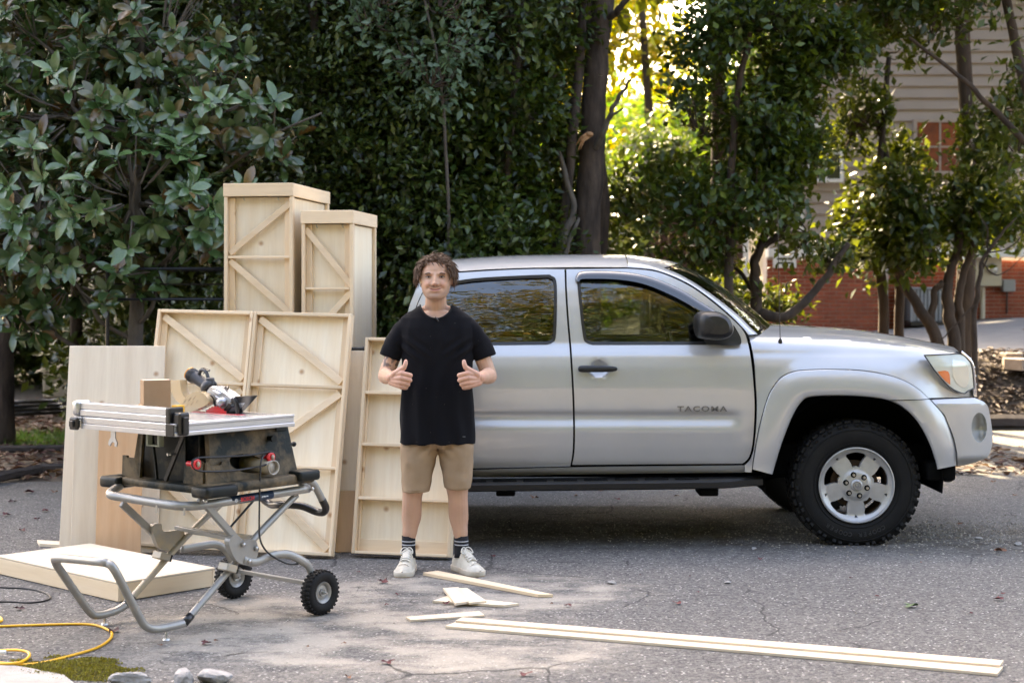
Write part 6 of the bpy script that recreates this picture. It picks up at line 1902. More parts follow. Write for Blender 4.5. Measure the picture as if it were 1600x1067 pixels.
PM.part('collar', *tube(cp, .0058, 8, flat=(1, .8)), M('collar_rib', (.010, .010, .012), .95), shirt, True)
q = pp(682.5, 498.5, -.115)
h_ = bvh.ray_cast(Vector((0, 0, CH)), (q - Vector((0, 0, CH))).normalized())[0]
if h_: PM.part('clip', *tube([h_ + Vector((-.008, -.006, .010)), h_ + Vector((.004, -.010, -.004)), h_ + Vector((.010, -.008, -.012))], .0045, 8), SATIN, shirt)
h_ = bvh.ray_cast(Vector((0, 0, CH)), (pp(724, 682, -.1) - Vector((0, 0, CH))).normalized())[0]
if h_: PM.part('hem_tag', *cbox(h_.x - .012, h_.x + .012, h_.y - .004, h_.y - .002, h_.z - .003, h_.z + .003, 0), M('tag_grey', (.12, .12, .13), .8), shirt)
# ---- shorts
KHAKI = M('khaki_twill', (.30, .205, .125), .88, col2=(.36, .25, .155), vscale=7, bump=.12, bscale=260)
ls = rings([(672, 630, 690, .125, .03), (700, 626, 684, .118, .03), (730, 627, 679, .108, .03), (752, 628, 674, .102, .03), (767, 628.5, 671.5, .098, .03)], 2.2)
rs_ = rings([(672, 676, 739, .125, .03), (700, 685.5, 739.5, .118, .03), (730, 689, 739, .108, .03), (750, 692, 737.5, .102, .03), (762, 694, 736, .098, .03)], 2.2)
pel = rings([(650, 632, 734, .118, .03), (672, 628, 738, .124, .03), (690, 627, 739.5, .12, .03), (699, 640, 728, .09, .03)], 2.4)
me = remeshed(join(ls, rs_, pel), .0055, 4, KHAKI, .5)
bm = bmesh.new(); bm.from_mesh(me); bm.normal_update()
for v in bm.verts:
    p = v.co; q = Vector((p.x * 10, p.y * 6, p.z * 7)); k = p.z - pp(0, 700).z
    d = .009 * mnoise.noise(q) + .005 * mnoise.noise(q * 2.6)
    for s in (-1, 1):
        u = (p.x - MX) * s - .03; d += .008 * math.sin((k + u * 1.3) * 70) * math.exp(-(u / .06) ** 2 - (k / .05) ** 2)
    v.co += v.normal * d
bm.to_mesh(me); bm.free()
for v in me.vertices: v.co -= PM.loc
me.shade_smooth()
sho = PM.add('shorts', me)
for (x0_, x1_, y0_, y1_) in ((629, 671, 763.5, 764), (694.5, 735.5, 758.5, 758.5)):
    pts_ = []
    for t in np.linspace(0, 2 * math.pi, 33)[:-1]:
        c = pp((x0_ + x1_) / 2, (y0_ + y1_) / 2 - .5, .03); w = (x1_ - x0_) / 2 / F * (PY + .03)
        pts_.append(c + Vector((w * 1.0 * math.cos(t), .1 * math.sin(t), 0)))
    PM.part('hem_stitch', *tube(pts_, .003, 6, closed=True), M('khaki_seam', (.26, .17, .10), .9), sho)
# ---- socks and shoes
SOCK = M('black_sock', (.010, .010, .012), .95, bump=.2, bscale=300, col2=(.014, .014, .016), vscale=20); STR = M('sock_stripe', (.45, .45, .47), .9)
SHOE = M('worn_cream_leather', (.52, .47, .38), .6, col2=(.66, .62, .53), vscale=14, bump=.12, bscale=70); SOLE = M('cream_sole', (.60, .55, .46), .6, col2=(.48, .40, .30), vscale=12); LACE = M('lace', (.70, .66, .58), .9); GUM = M('gum_sole', (.30, .22, .13), .7)
def foot(xa, toe_deg, hx, hy):
    an = pp(xa, 846, .06)
    base = PX(hx, 0, hy); base.z = 0
    sk = PM.part('sock', *tube([an + Vector((0, 0, .035)), an + Vector((0, 0, -.01)), an + Vector((0, -.002, -.06)), an + Vector((0, -.006, -.09))], [.0395, .0385, .040, .043], 20), SOCK, None, True)
    for dz in (.008, -.012): PM.part('sock_stripe', *tube([an + Vector((0, 0, dz)), an + Vector((0, 0, dz - .006))], [.0402, .0402], 20), STR, sk, True)
    m = Matrix.Translation(Vector((an.x, an.y, 0))) @ Matrix.Rotation(R(toe_deg), 4, 'Z') @ Matrix.Translation((0, .075, 0))
    ss = [0, .02, .05, .085, .12, .16, .20, .235, .265, .285, .297]
    wsd = [.020, .034, .0395, .040, .041, .046, .0515, .0525, .047, .033, .010]
    hh_ = [.085, .105, .112, .118, .122, .098, .078, .066, .058, .050, .036]
    rows = []
    n = 20
    for s, w, hgt in zip(ss, wsd, hh_):
        row = []
        top_w = interp(s, [0, .06, .12, .17, .25, .3], [.6, .72, .74, .6, .55, .5])
        for k in range(n + 1):
            a = math.pi * k / n
            cx, sx = math.cos(a), math.sin(a)
            wz = 1 - (1 - top_w) * (sx ** 1.4)
            row.append(m @ Vector((w * math.copysign(abs(cx) ** .7, cx) * wz, -s, .024 + (hgt - .024) * sx ** .75)))
        rows.append(row)
    V, Fc = grid(rows)
    kk = len(V); V += [m @ Vector((0, .0, .05)), m @ Vector((0, -.2985, .03))]
    for k in range(n): Fc.append((k, k + 1, kk)); Fc.append(((len(rows) - 1) * (n + 1) + k + 1, (len(rows) - 1) * (n + 1) + k, kk + 1))
    sh = PM.part('shoe', V, Fc, SHOE, None, True)
    out = []
    for s, w in zip(ss, wsd): out.append((w + .005, -s - (.004 if s > .29 else 0)))
    poly = out + [(-a, b) for a, b in reversed(out)]
    poly = [(p.x, p.y) for p in catmull([Vector((a, b, 0)) for a, b in poly], 3, True)]
    k = len(poly)
    lev = [(.004, .98), (.008, 1.0), (.028, 1.0), (.031, .97)]
    V = [m @ Vector((a * sc, -.15 + (b + .15) * (1 - (1 - sc) * .4), z)) for z, sc in lev for a, b in poly]
    Fc = [(j * k + i, j * k + (i + 1) % k, (j + 1) * k + (i + 1) % k, (j + 1) * k + i) for j in range(3) for i in range(k)] + [tuple(range(3 * k, 4 * k))]
    PM.part('sole', V, Fc, SOLE, sh, True)
    V = [m @ Vector((a * .98, b, z)) for z in (.0, .0042) for a, b in poly]
    PM.part('outsole', V, [tuple(range(k - 1, -1, -1))] + [(i, (i + 1) % k, k + (i + 1) % k, k + i) for i in range(k)], GUM, sh)
    # tongue and laces
    tg_ = [m @ Vector((x_, y_, z_)) for x_, y_, z_ in ((0, -.10, .128), (0, -.125, .124), (0, -.155, .107), (0, -.19, .088))]
    PM.part('tongue', *tube(catmull(tg_, 4), .020, 12, flat=(.35, 1)), SHOE, sh, True)
    for i in range(5):
        s = .125 + i * .019; zc = interp(s, [.12, .16, .20, .235], [.131, .108, .088, .076])
        for sg in (-1, 1):
            pts_ = [m @ Vector((sg * t * .028, -s - .008 * t, zc - .012 * t * t)) for t in np.linspace(-1, 1, 7)]
            PM.part('lace', *tube(pts_, .0036, 6), LACE, sh, True)
    for sg in (-1, 1):
        pts_ = [m @ Vector(q) for q in ((0, -.122, .138), (sg * .018, -.128, .142), (sg * .032, -.135, .13), (sg * .034, -.15, .112), (sg * .014, -.142, .124), (0, -.124, .136))]
        PM.part('lace', *tube(catmull(pts_, 4), .003, 6), LACE, sh, True)
    PM.part('toe_seam', *tube([m @ Vector((t * .040, -.232 - .018 * (1 - t * t), .030 + .040 * (1 - t * t) ** .6)) for t in np.linspace(-.98, .98, 11)], .0022, 6), SOLE, sh)
foot(638.5, -6, 0, 9.2)
foot(721, 30, 0, 9.25)
# ================================================================== HOUSE AND WHAT STANDS BEFORE IT
HY = 27.0
def hx(x, Y=HY): return (x - 800) / F * Y
def hz(y, Y=HY): return CH - (y - HZ) / F * Y
SIDING = M('beige_siding', (.33, .275, .24), .6, col2=(.37, .31, .275), vscale=2, objrand=.03)
WHITEP = M('white_trim', (.72, .71, .69), .5); DARKG = M('dark_pane', (.02, .025, .03), .08, coat=1.)
MORTAR = M('mortar', (.42, .35, .30), .95, col2=(.50, .43, .37), vscale=20)
BRICK = M('red_brick', (.27, .055, .026), .85, col2=(.40, .10, .045), vscale=9, objrand=.22, bump=.3, bscale=50)
HS_ = Thing('house', (hx(1400), HY + .5, hz(515)), 'beige sided house on a red brick base behind the trees', 'house')
# brick base: a near block and a recessed block
def bwall(x0, x1, z0, z1, Y, thick=.4):
    v, f = cbox(x0, x1, Y, Y + thick, z0 - .6, z1, 0)
    return HS_.part('brick_wall', v, f, MORTAR)
zb0, zb1 = hz(518), hz(402)
xa, xb, xc = hx(1198), hx(1388), hx(1720)
w1 = bwall(xa, xb, zb0, zb1, HY); w2 = bwall(xb + .001, xc, zb0, zb1, HY + .45)
brick_me = raw('brick', *cbox(-.1015, .1015, -.012, .03, -.0285, .0285, .003), BRICK)
rest = []; nb = 0
for (x0, x1, Y, wo_, ymax) in ((xa, xb, HY, w1, 518), (xb, xc, HY + .45, w2, 500)):
    rowi = 0; z = zb0 + .04
    while z < zb1 - .02:
        x = x0 + .107 - (.1065 if rowi % 2 else 0)
        while x < x1 - .06:
            cx = max(x, x0 + .055)
            px_ = 800 + F * cx / Y; py_ = HZ + F * (CH - z) / Y
            half = x - .1015 < x0
            vis = px_ < 1600 and py_ < ymax + 2 and not (1060 < px_ < 1196)
            if vis and nb < 300 and not half:
                o = HS_.add('brick', brick_me, wo_, mw=Matrix.Translation(Vector((x, Y - .0, z)) - HS_.loc)); nb += 1
            else:
                hw = .1015 if not half else .046
                rest.append(xf(cbox(-hw, hw, -.012, .03, -.0285, .0285, .003), Matrix.Translation((x if not half else x0 + .048, Y, z))))
            x += .213
        z += .067; rowi += 1
HS_.part('far_bricks', *join(*rest), BRICK, w2, kind='stuff')
# sill band and clapboards, each a board of its own
z = zb1
HS_.part('band_board', *cbox(hx(1200), xc, HY - .03, HY + .3, z, z + .14, .004), WHITEP)
z += .141; sx0 = hx(1250); sw_z0 = z
HS_.part('house_wall', *cbox(sx0 + .01, xc, HY + .05, HY + .35, z, z + 4.9, 0), SIDING)
HS_.part('lean_to_wall', *cbox(hx(1202), sx0, HY + .04, HY + .34, z, z + 1.0, 0), SIDING)
i = 0
while z < zb1 + 4.9:
    prof_ = [(HY - .012, z), (HY + .018, z + .197), (HY + .05, z + .197), (HY + .05, z)]
    V = [Vector((x, a, b)) for x in (sx0 + .06, xc) for a, b in prof_]
    HS_.part('siding_board', V, [(0, 4, 5, 1), (1, 5, 6, 2), (2, 6, 7, 3), (3, 7, 4, 0), (0, 1, 2, 3), (7, 6, 5, 4)], SIDING)
    z += .196
HS_.part('corner_board', *cbox(sx0 - .01, sx0 + .058, HY - .03, HY + .3, sw_z0, zb1 + 4.9, .003), WHITEP)
HS_.part('house_side', *cbox(sx0, sx0 + .2, HY + .301, HY + 7, zb0, zb1 + 4.9, 0), SIDING)
# roof with overhang
zr = zb1 + 4.9
V = [Vector(p) for p in ((sx0 - .5, HY - .5, zr), (xc + .5, HY - .5, zr), (xc + .5, HY + 4, zr + 2.4), (sx0 - .5, HY + 4, zr + 2.4), (sx0 - .5, HY - .5, zr + .16), (xc + .5, HY - .5, zr + .16), (xc + .5, HY + 4, zr + 2.56), (sx0 - .5, HY + 4, zr + 2.56))]
HS_.part('roof', V, [(3, 2, 1, 0), (4, 5, 6, 7), (0, 1, 5, 4), (1, 2, 6, 5), (2, 3, 7, 6), (3, 0, 4, 7)], M('shingle_roof', (.07, .065, .07), .9, col2=(.11, .10, .11), vscale=14))
HS_.part('soffit', *cbox(sx0 - .45, xc + .4, HY - .45, HY + .02, zr - .05, zr - .002, 0), WHITEP)
def win(x0, y0, x1, y1, pane, label=None, mull=1, Y=HY):
    X0, X1, Z0, Z1 = hx(x0), hx(x1), hz(y1), hz(y0); t = .06
    fm = WHITEP if pane is DARKG else SIDING
    wn_ = HS_.part('window', *join(cbox(X0 - t, X0, Y - .05, Y + .02, Z0 - t, Z1 + t, .003), cbox(X1, X1 + t, Y - .05, Y + .02, Z0 - t, Z1 + t, .003), cbox(X0, X1, Y - .05, Y + .02, Z1, Z1 + t, .003), cbox(X0 - .03, X1 + .03, Y - .075, Y + .02, Z0 - t, Z0, .003)), fm, label=label)
    HS_.part('pane', *cbox(X0, X1, Y - .032, Y - .026, Z0, Z1, 0), pane, wn_)
    for i in range(mull): HS_.part('mullion', *cbox(X0 + (X1 - X0) * (i + 1) / (mull + 1) - .015, X0 + (X1 - X0) * (i + 1) / (mull + 1) + .015, Y - .045, Y - .0325, Z0, Z1, 0), fm, wn_)
    HS_.part('mullion', *cbox(X0, X1, Y - .044, Y - .0325, (Z0 + Z1) / 2 - .015, (Z0 + Z1) / 2 + .015, 0), fm, wn_)
win(1213, 401 + 2, 1238, 413, DARKG, mull=0)
win(1432, 192, 1504, 268, M('orange_pane', (.34, .08, .02), .6, col2=(.10, .025, .01), vscale=3), 'window with an orange pane')  # pane coloured in mottled orange
win(1268, 200, 1312, 280, DARKG)
# attached services
HS_.part('conduit', *cyl((hx(1546), HY + .40, hz(447)), (hx(1546), HY + .40, hz(500)), .045, seg=12), M('cream_pipe', (.56, .50, .38), .6))
HS_.part('downspout', *join(cbox(hx(1160), hx(1169), HY - .1, HY - .02, hz(465), hz(285), .01), cbox(hx(1160), hx(1204), HY - .1, HY - .02, hz(300), hz(292), .01)), WHITEP)
T = Thing('electric_meter', (hx(1551), HY + .36, hz(447)), 'cream electric meter cabinet fixed on the brick wall', 'meter')
T.part('cabinet', *cbox(hx(1530), hx(1572), HY + .24, HY + .437, hz(447), hz(396), .01), M('cream_metal', (.52, .47, .36), .5))
md = T.part('dial', *lathe([(.0, -.10), (.055, -.095), (.075, -.06), (.08, 0)], (hx(1557), HY + .24, hz(420)), (0, 1, 0), 20), M('meter_glass', (.55, .55, .55), .15, coat=1.), None, True)
T.part('bezel', *lathe([(.078, -.01), (.095, -.02), (.10, 0)], (hx(1557), HY + .24, hz(420)), (0, 1, 0), 20), STEEL, md)
T = Thing('utility_box', (hx(1584), HY + .36, hz(456)), 'small grey utility box beside the electric meter', 'utility box')
T.part('case', *rbox(hx(1575), hx(1595), HY + .27, HY + .437, hz(456), hz(436), .02, 2), M('grey_box', (.30, .31, .32), .5))
T.part('wire', *cyl((hx(1585), HY + .40, hz(456)), (hx(1585), HY + .40, hz(490)), .015, seg=8), SATIN)
# air conditioner on the ground
gz = terrain_h(hx(1445), 26.8)
T = Thing('air_conditioner', (hx(1445), 26.9, gz), 'grey louvred air conditioning unit standing by the brick wall', 'air conditioner')
ax0, ax1, az0, az1 = hx(1416), hx(1476), gz + .012, hz(449)
gm = M('ac_grey', (.30, .31, .33), .5)
T.part('cabinet', *cbox(ax0 + .02, ax1 - .02, 26.72, 27.3, az0 + .08, az1 - .03, .01), M('ac_dark', (.10, .105, .115), .6))
T.part('top', *cbox(ax0, ax1, 26.68, 27.32, az1 - .029, az1, .01), gm); T.part('base', *cbox(ax0, ax1, 26.68, 27.32, az0, az0 + .079, .01), SATIN)
for s in (0, 1): T.part('post', *cbox(ax0 if s == 0 else ax1 - .04, ax0 + .04 if s == 0 else ax1, 26.69, 26.719, az0 + .08, az1 - .03, .004), gm)
for i in range(9):
    x = ax0 + .05 + i * (ax1 - ax0 - .1) / 9
    T.part('louvre', *cbox(x, x + .035, 26.695, 26.719, az0 + .09, az1 - .04, .003), gm)
# wall lamp
T = Thing('wall_lamp', (hx(1449), HY + .35, hz(422)), 'small white wall lamp above the air conditioner', 'lamp')
T.part('backplate', *cyl((hx(1449), HY + .437, hz(418)), (hx(1449), HY + .39, hz(418)), .06, seg=16), WHITEP); T.part('shade', *sphere((hx(1449), HY + .32, hz(416)), (.08, .07, .09), 16, 10), M('opal', (.7, .72, .75), .3), None, True)
# low timber deck screen left of the house
FEN = M('brown_boards', (.085, .045, .035), .8, col2=(.12, .065, .05), vscale=8, stretch=(1, 1, .2), objrand=.15)
YF = 24.0
fx0, fx1, fz0, fz1 = hx(1016, YF), hx(1150, YF), .2, hz(322, YF)
T = Thing('deck_screen', (fx0, YF, fz0), 'brown timber deck screen seen between the trunks', 'fence')
x = fx0
while x < fx1:
    T.part('plank', *cbox(x, x + .135, YF, YF + .025, fz0 + .2, fz1, .004), FEN); x += .14
T.part('cap_rail', *cbox(fx0 - .05, fx1, YF - .06, YF + .07, fz1 + .001, fz1 + .06, .005), FEN)
for xx in (fx0, (fx0 + fx1) / 2, fx1 - .1): T.part('post', *cbox(xx, xx + .1, YF + .026, YF + .13, fz0 - .3, fz1, .005), FEN)
# stone edging blocks at the top of the mulch bank
BLK = M('tan_block', (.26, .21, .165), .9, col2=(.34, .28, .23), vscale=10, bump=.4, bscale=60, objrand=.12)
def block(x, y, Y, w, d, h, rz, label):
    c = PX(x, y, Y); V = []
    hexa = [(-w / 2, d * .2), (-w * .28, -d / 2), (w * .28, -d / 2), (w / 2, d * .2), (w * .35, d / 2), (-w * .35, d / 2)]
    rot = Matrix.Rotation(R(rz), 3, 'Z')
    V = [rot @ Vector((a, b, z)) + c for z in (-h, -.01, 0) for a, b in [(p[0] * (.97 if z == 0 else 1), p[1] * (.97 if z == 0 else 1)) for p in hexa]]
    k = 6
    return single('edging_block', V, [tuple(range(k - 1, -1, -1)), tuple(range(2 * k, 3 * k))] + [(j * k + i, j * k + (i + 1) % k, (j + 1) * k + (i + 1) % k, (j + 1) * k + i) for j in range(2) for i in range(k)], BLK, label, 'stone block')
block(1592, 560, 19.9, .30, .45, .14, 12, 'pale capping block lowest on the mulch bank beside the lane')
block(1580, 551, 20.4, .34, .42, .13, -8, 'tan edging block set above the lowest capping block')
for i in range(4): block(1528 + i * 15, 549 + i * .6, 20.72, .36, .3, .16, 3 * i - 5, 'flat edging block in the row along the lane')
bpy.data.objects  # the row shares one label; group it
for o in COL.objects:
    if o.get('label') == 'flat edging block in the row along the lane': o['group'] = 'edging blocks along the lane'
# things under the trees at the left: beige bin, hose pile, metal rack
YB = 20.5
T = Thing('storage_box', (hx(92, YB), YB, terrain_h(-5, YB)), 'beige storage box half hidden under the magnolia', 'box')
bg2 = M('beige_plastic', (.34, .27, .19), .7, col2=(.38, .31, .22), vscale=4)
T.part('body', *rbox(hx(66, YB), hx(140, YB), YB, YB + .7, hz(622, YB), hz(582, YB), .03, 2), bg2)
T.part('lid', *rbox(hx(64, YB), hx(142, YB), YB - .03, YB + .73, hz(581.5, YB), hz(573, YB), .02, 2), bg2)
T.part('skid', *cbox(hx(70, YB), hx(136, YB), YB + .1, YB + .6, hz(628, YB) - .06, hz(622, YB), .01), TIMB)
coil = []
for i in range(90):
    a = i * .28; r = .42 + .06 * math.sin(i * .9)
    coil.append(Vector((hx(46, 19.4) + r * math.cos(a), 19.4 + r * .7 * math.sin(a), terrain_h(-5, 19.4) + .03 + .0022 * i)))
single('garden_hose', *tube(coil, .022, 6), SATIN, 'coil of black hose lying on the bed near storage box', 'hose', smooth=True)
RB = M('rack_black', (.008, .008, .009), .35, metal=.3)
YK = 12.55
kx0, kx1, kz = hx(168, YK), hx(352, YK), hz(420, YK)
T = Thing('metal_rack', ((kx0 + kx1) / 2, YK + .4, 0), 'black metal rod rack standing under the magnolia branches', 'rack')
for (x, y) in ((kx0, YK), (kx1, YK), (kx0, YK + .9), (kx1, YK + .9)): T.part('post', *cyl((x, y, 0), (x, y, kz + .02), .016, seg=8), RB)
for y in (YK, YK + .9):
    for z in (kz, kz - .24): T.part('beam', *cyl((kx0, y, z), (kx1, y, z), .011, seg=8), RB)
for x in (kx0, kx1): T.part('beam', *cyl((x, YK, kz), (x, YK + .9, kz), .011, seg=8), RB)
for i in range(9):
    x = kx0 + (kx1 - kx0) * (i + 1) / 10
    T.part('rod', *cyl((x, YK + .01, kz + .012), (x, YK + .89, kz + .012), .006, seg=6), RB)
for i in range(4): T.part('rod', *cyl((kx0, YK + .1 + i * .2, kz - .12 - .0 * i), (kx1, YK + .1 + i * .2, kz - .12), .006, seg=6), RB)
# ================================================================== TREES AND SHRUBS
def rot_rand(n): return RNG.normal(size=(n, 3))
def unit(a): return a / np.maximum(1e-9, np.linalg.norm(a, axis=1))[:, None]
def lobe_clusters(lobes, n, shell=.35, gap=0., gscale=1.2, seed=0.):
    vol = np.array([l[3] * l[4] * l[5] for l in lobes]) ** .8; vol /= vol.sum()
    out_p, out_d = [], []
    cnt = 0
    while cnt < n:
        k = RNG.choice(len(lobes), p=vol); l = lobes[k]
        d = RNG.normal(size=3); d /= np.linalg.norm(d)
        r = (shell ** 3 + (1 - shell ** 3) * RNG.random()) ** (1 / 3)
        p = np.array(l[:3]) + d * r * np.array(l[3:6])
        if gap and mnoise.noise(Vector(p) * gscale + Vector((seed, seed * 2, 0))) < gap - .5: continue
        out_p.append(p); out_d.append(d); cnt += 1
    return np.array(out_p), np.array(out_d)
def leaf_arrays(cp, cd, per, size, spread=.8, droop=-.1, upb=.9, out=.7):
    n = len(cp) * per
    c = np.repeat(cp, per, 0); d = np.repeat(cd, per, 0)
    dirs = unit(d * out + RNG.normal(size=(n, 3)) * .75 + np.array([0, 0, droop]))
    pos = c + RNG.normal(size=(n, 3)) * size * spread
    nr = unit(RNG.normal(size=(n, 3)) * .6 + np.array([0, -.25, upb]) + d * .3)
    L = size * RNG.uniform(.7, 1.25, n)
    return pos, dirs, nr, L
def small_leaves(pos, dirs, nr, L, wr=.42):
    s = unit(np.cross(dirs, nr)); up = np.cross(s, dirs); L = L[:, None]; w = L * wr * .5
    n = len(pos)
    V = np.empty((n, 4, 3)); V[:, 0] = pos; V[:, 1] = pos + dirs * L * .5 - s * w + up * L * .07; V[:, 2] = pos + dirs * L - up * L * .06; V[:, 3] = pos + dirs * L * .5 + s * w + up * L * .07
    i = np.arange(n)[:, None] * 4
    Fc = np.concatenate([i + np.array([[0, 1, 2]]), i + np.array([[0, 2, 3]])], 1).reshape(-1, 3)
    return V.reshape(-1, 3), Fc
def tri_mesh(name, V, Fc, mat, smooth=False):
    me = bpy.data.meshes.new(name); nv, nf = len(V), len(Fc)
    me.vertices.add(nv); me.vertices.foreach_set('co', np.asarray(V, np.float32).ravel())
    me.loops.add(nf * 3); me.loops.foreach_set('vertex_index', np.asarray(Fc, np.int32).ravel())
    me.polygons.add(nf); me.polygons.foreach_set('loop_start', np.arange(0, nf * 3, 3, dtype=np.int32)); me.polygons.foreach_set('loop_total', np.full(nf, 3, np.int32))
    me.update(calc_edges=True); me.materials.append(mat)
    if smooth: me.shade_smooth()
    return me
BARKD = M('dark_bark', (.014, .009, .006), .95, col2=(.085, .060, .044), vscale=11, stretch=(1, 1, .25), bump=1., bscale=26, bstretch=(1, 1, .3))
BARKG = M('grey_bark', (.06, .048, .038), .92, col2=(.12, .10, .08), vscale=12, stretch=(1, 1, .3), bump=.7, bscale=30, bstretch=(1, 1, .3))
BARKB = M('brown_bark', (.028, .018, .012), .92, col2=(.07, .046, .03), vscale=12, stretch=(1, 1, .3), bump=.7, bscale=30, bstretch=(1, 1, .3))
def wobble(path, amp, n=8, seed=0):
    P = catmull(path, n); return [p + Vector((amp * mnoise.noise(Vector((i * .31, seed, 0))), amp * mnoise.noise(Vector((i * .31, seed, 7))), 0)) for i, p in enumerate(P)]
class Tree(Thing):
    def stem(s, path, r0, r1, mat, name='trunk', seg=10, amp=.03, n=8):
        P = wobble(path, amp, n, seed=len(s.o.children) * 3.1 + path[0][0])
        N = len(P); rr = [(r0 + (r1 - r0) * (i / (N - 1)) ** .85) * (1 + .08 * mnoise.noise(Vector((i * .5, r0 * 50, 3)))) for i in range(N)]
        return s.part(name, *tube(P, rr, seg), mat, None, True)
    def crown(s, lobes, nclus, per, size, mat, wr=.42, shell=.3, gap=0., gscale=1.2, spread=.9, twig=0, twig_mat=None, root=None, **kw):
        cp, cd = lobe_clusters(lobes, nclus, shell, gap, gscale, seed=s.loc.x * 3.3)
        V, Fc = small_leaves(*leaf_arrays(cp, cd, per, size, spread, **kw), wr)
        me = tri_mesh('crown', V - np.array(s.loc), Fc, mat)
        s.add('crown', me)
        if twig:
            parts = []
            for i in RNG.choice(len(cp), min(twig, len(cp)), replace=False):
                a = Vector(cp[i]); l = min(lobes, key=lambda q: (Vector(q[:3]) - a).length); b = Vector(l[:3]).lerp(a, .25) - Vector((0, 0, .1))
                parts.append(tube([b, b.lerp(a, .5) + Vector((0, 0, -.05)), a], [.010, .007, .003], 4, caps=False))
            s.part('twigs', *join(*parts), twig_mat or BARKB, kind='stuff')
        return cp
def lobes_px(rows, Y):
    """(x, y, rx, ry, dY, ry_depth) in photo pixels -> ellipsoids at depth Y"""
    out = []
    for (x, y, rx, ry, dY, rd) in rows:
        p = PX(x, y, Y + dY); k = (Y + dY) / F; out.append((p.x, p.y, p.z, rx * k, rd, ry * k))
    return out

# ---- magnolia: big glossy leaves in whorls
MAG = leaf_mat('magnolia_leaf', [(.028, .06, .018), (.048, .09, .028), (.075, .13, .044), (.038, .075, .026), (.105, .155, .065), (.10, .055, .018), (.044, .085, .028)], .22, .18, spec=.7)
def big_leaf():
    rows = []
    ts = [0, .12, .3, .5, .7, .88, 1.]; ws = [.02, .12, .19, .215, .19, .10, .0]
    V, Fc = [], []
    for t, w in zip(ts, ws):
        z = .10 * t - .24 * t * t
        for k in (-1, 0, 1): V.append(Vector((k * w, t, z + .28 * abs(k) * w)))
    for i in range(len(ts) - 1):
        for k in range(2):
            a = i * 3 + k; Fc += [(a, a + 1, a + 4), (a, a + 4, a + 3)]
    return np.array([list(v) for v in V]), np.array(Fc)
BLV, BLF = big_leaf()
Ym = 12.9
mg = Tree('magnolia_tree', PG(205, 455 + F * CH / Ym), 'magnolia tree with big glossy leaves beside the tall boxes', 'tree')
mb = mg.loc
mlob = lobes_px([(60, 330, 150, 120, -.3, .55), (210, 300, 150, 110, -.5, .5), (120, 170, 170, 110, -.1, .6), (330, 170, 120, 70, -.2, .45), (250, 80, 150, 80, .1, .6), (60, 60, 140, 90, .2, .6), (330, 330, 90, 75, -.4, .35), (425, 215, 62, 48, -.1, .35), (110, 430, 150, 60, -.2, .5), (20, 470, 90, 60, .0, .4), (260, 410, 70, 50, -.2, .3), (150, -80, 240, 90, .3, .8), (-120, 250, 160, 220, .2, .7)], Ym)
mg.stem([mb, mb + Vector((.05, 0, 1.2)), mb + Vector((.02, .05, 2.6)), mb + Vector((.1, .1, 4.6))], .085, .03, BARKG)
for l in mlob:
    a = mb + Vector((.03, .03, max(.6, l[2] - .55))); b = Vector(l[:3])
    mg.stem([a, a.lerp(b, .5) + Vector((0, -.05, -.08)), b, b + (b - a) * .35], .024, .008, BARKG, 'branch', 6, .05, 5)
cp, cd = lobe_clusters(mlob, 640, .25)
# twig to every whorl, from the nearest lobe centre
tw = []
for p in cp:
    a = Vector(p); l = min(mlob, key=lambda q: (Vector(q[:3]) - a).length); b = Vector(l[:3])
    tw.append(tube([b.lerp(a, .35) + Vector((0, 0, -.05)), b.lerp(a, .75) + Vector((0, 0, -.04)), a], [.007, .006, .005], 4, caps=False))
mg.part('twigs', *join(*tw), BARKG, kind='stuff')
items = []
for p, d in zip(cp, cd):
    ax_ = Vector(d) * .7 + Vector((0, -.45, .55)) + Vector(RNG.normal(size=3)) * .25; ax_.normalize()
    u = ax_.orthogonal().normalized(); v = ax_.cross(u); n = RNG.integers(6, 11); ph = RNG.random() * 6.28
    for k in range(n):
        a = ph + 2.4 * k; tilt = RNG.uniform(.25, 1.0) if k < n - 2 else RNG.uniform(1.0, 1.3)
        dr = (u * math.cos(a) + v * math.sin(a)) * math.cos(tilt * .8) + ax_ * math.sin(tilt * .8); dr = (dr + Vector((0, 0, -.15))).normalized()
        nrm = (ax_ - dr * ax_.dot(dr)); nrm = nrm.normalized() if nrm.length > .05 else dr.orthogonal().normalized()
        L_ = RNG.uniform(.10, .185)
        sx = dr.cross(nrm).normalized()
        m = Matrix((sx * L_, dr * L_, nrm * L_)).transposed().to_4x4(); m.translation = Vector(p) + ax_ * RNG.uniform(-.05, .02) + dr * .015
        items.append((m, Vector(p).y - L_))
items.sort(key=lambda q: q[1])
leaf_me = tri_mesh('leaf', BLV, BLF, MAG, True)
seen = [it for it in items if 0 < 800 + F * it[0].translation.x / it[0].translation.y < 520 and 0 < HZ + F * (CH - it[0].translation.z) / it[0].translation.y < 500]
ids = set(id(q) for q in seen[:300])
Vs, Fs = [], []; k = 0
LEAFS = []
for c in range(5):
    lm = M('magnolia_single_%d' % c, [(.04, .085, .025), (.06, .115, .035), (.09, .15, .055), (.05, .10, .035), (.12, .07, .02)][c], .27, col2=[(.06, .11, .035), (.085, .145, .045), (.12, .18, .07), (.07, .125, .045), (.15, .09, .026)][c], vscale=12, spec=.7)
    LEAFS.append(tri_mesh('leaf', BLV, BLF, lm, True))
for it in items:
    if id(it) in ids:
        m = it[0].copy(); m.translation = m.translation - mg.loc
        mg.add('leaf', LEAFS[int(RNG.choice(5, p=[.3, .3, .16, .2, .04]))], mw=m)
    else:
        mm_ = np.array(it[0]); Vs.append(BLV @ mm_[:3, :3].T + mm_[:3, 3] - np.array(mg.loc)); Fs.append(BLF + k); k += len(BLV)
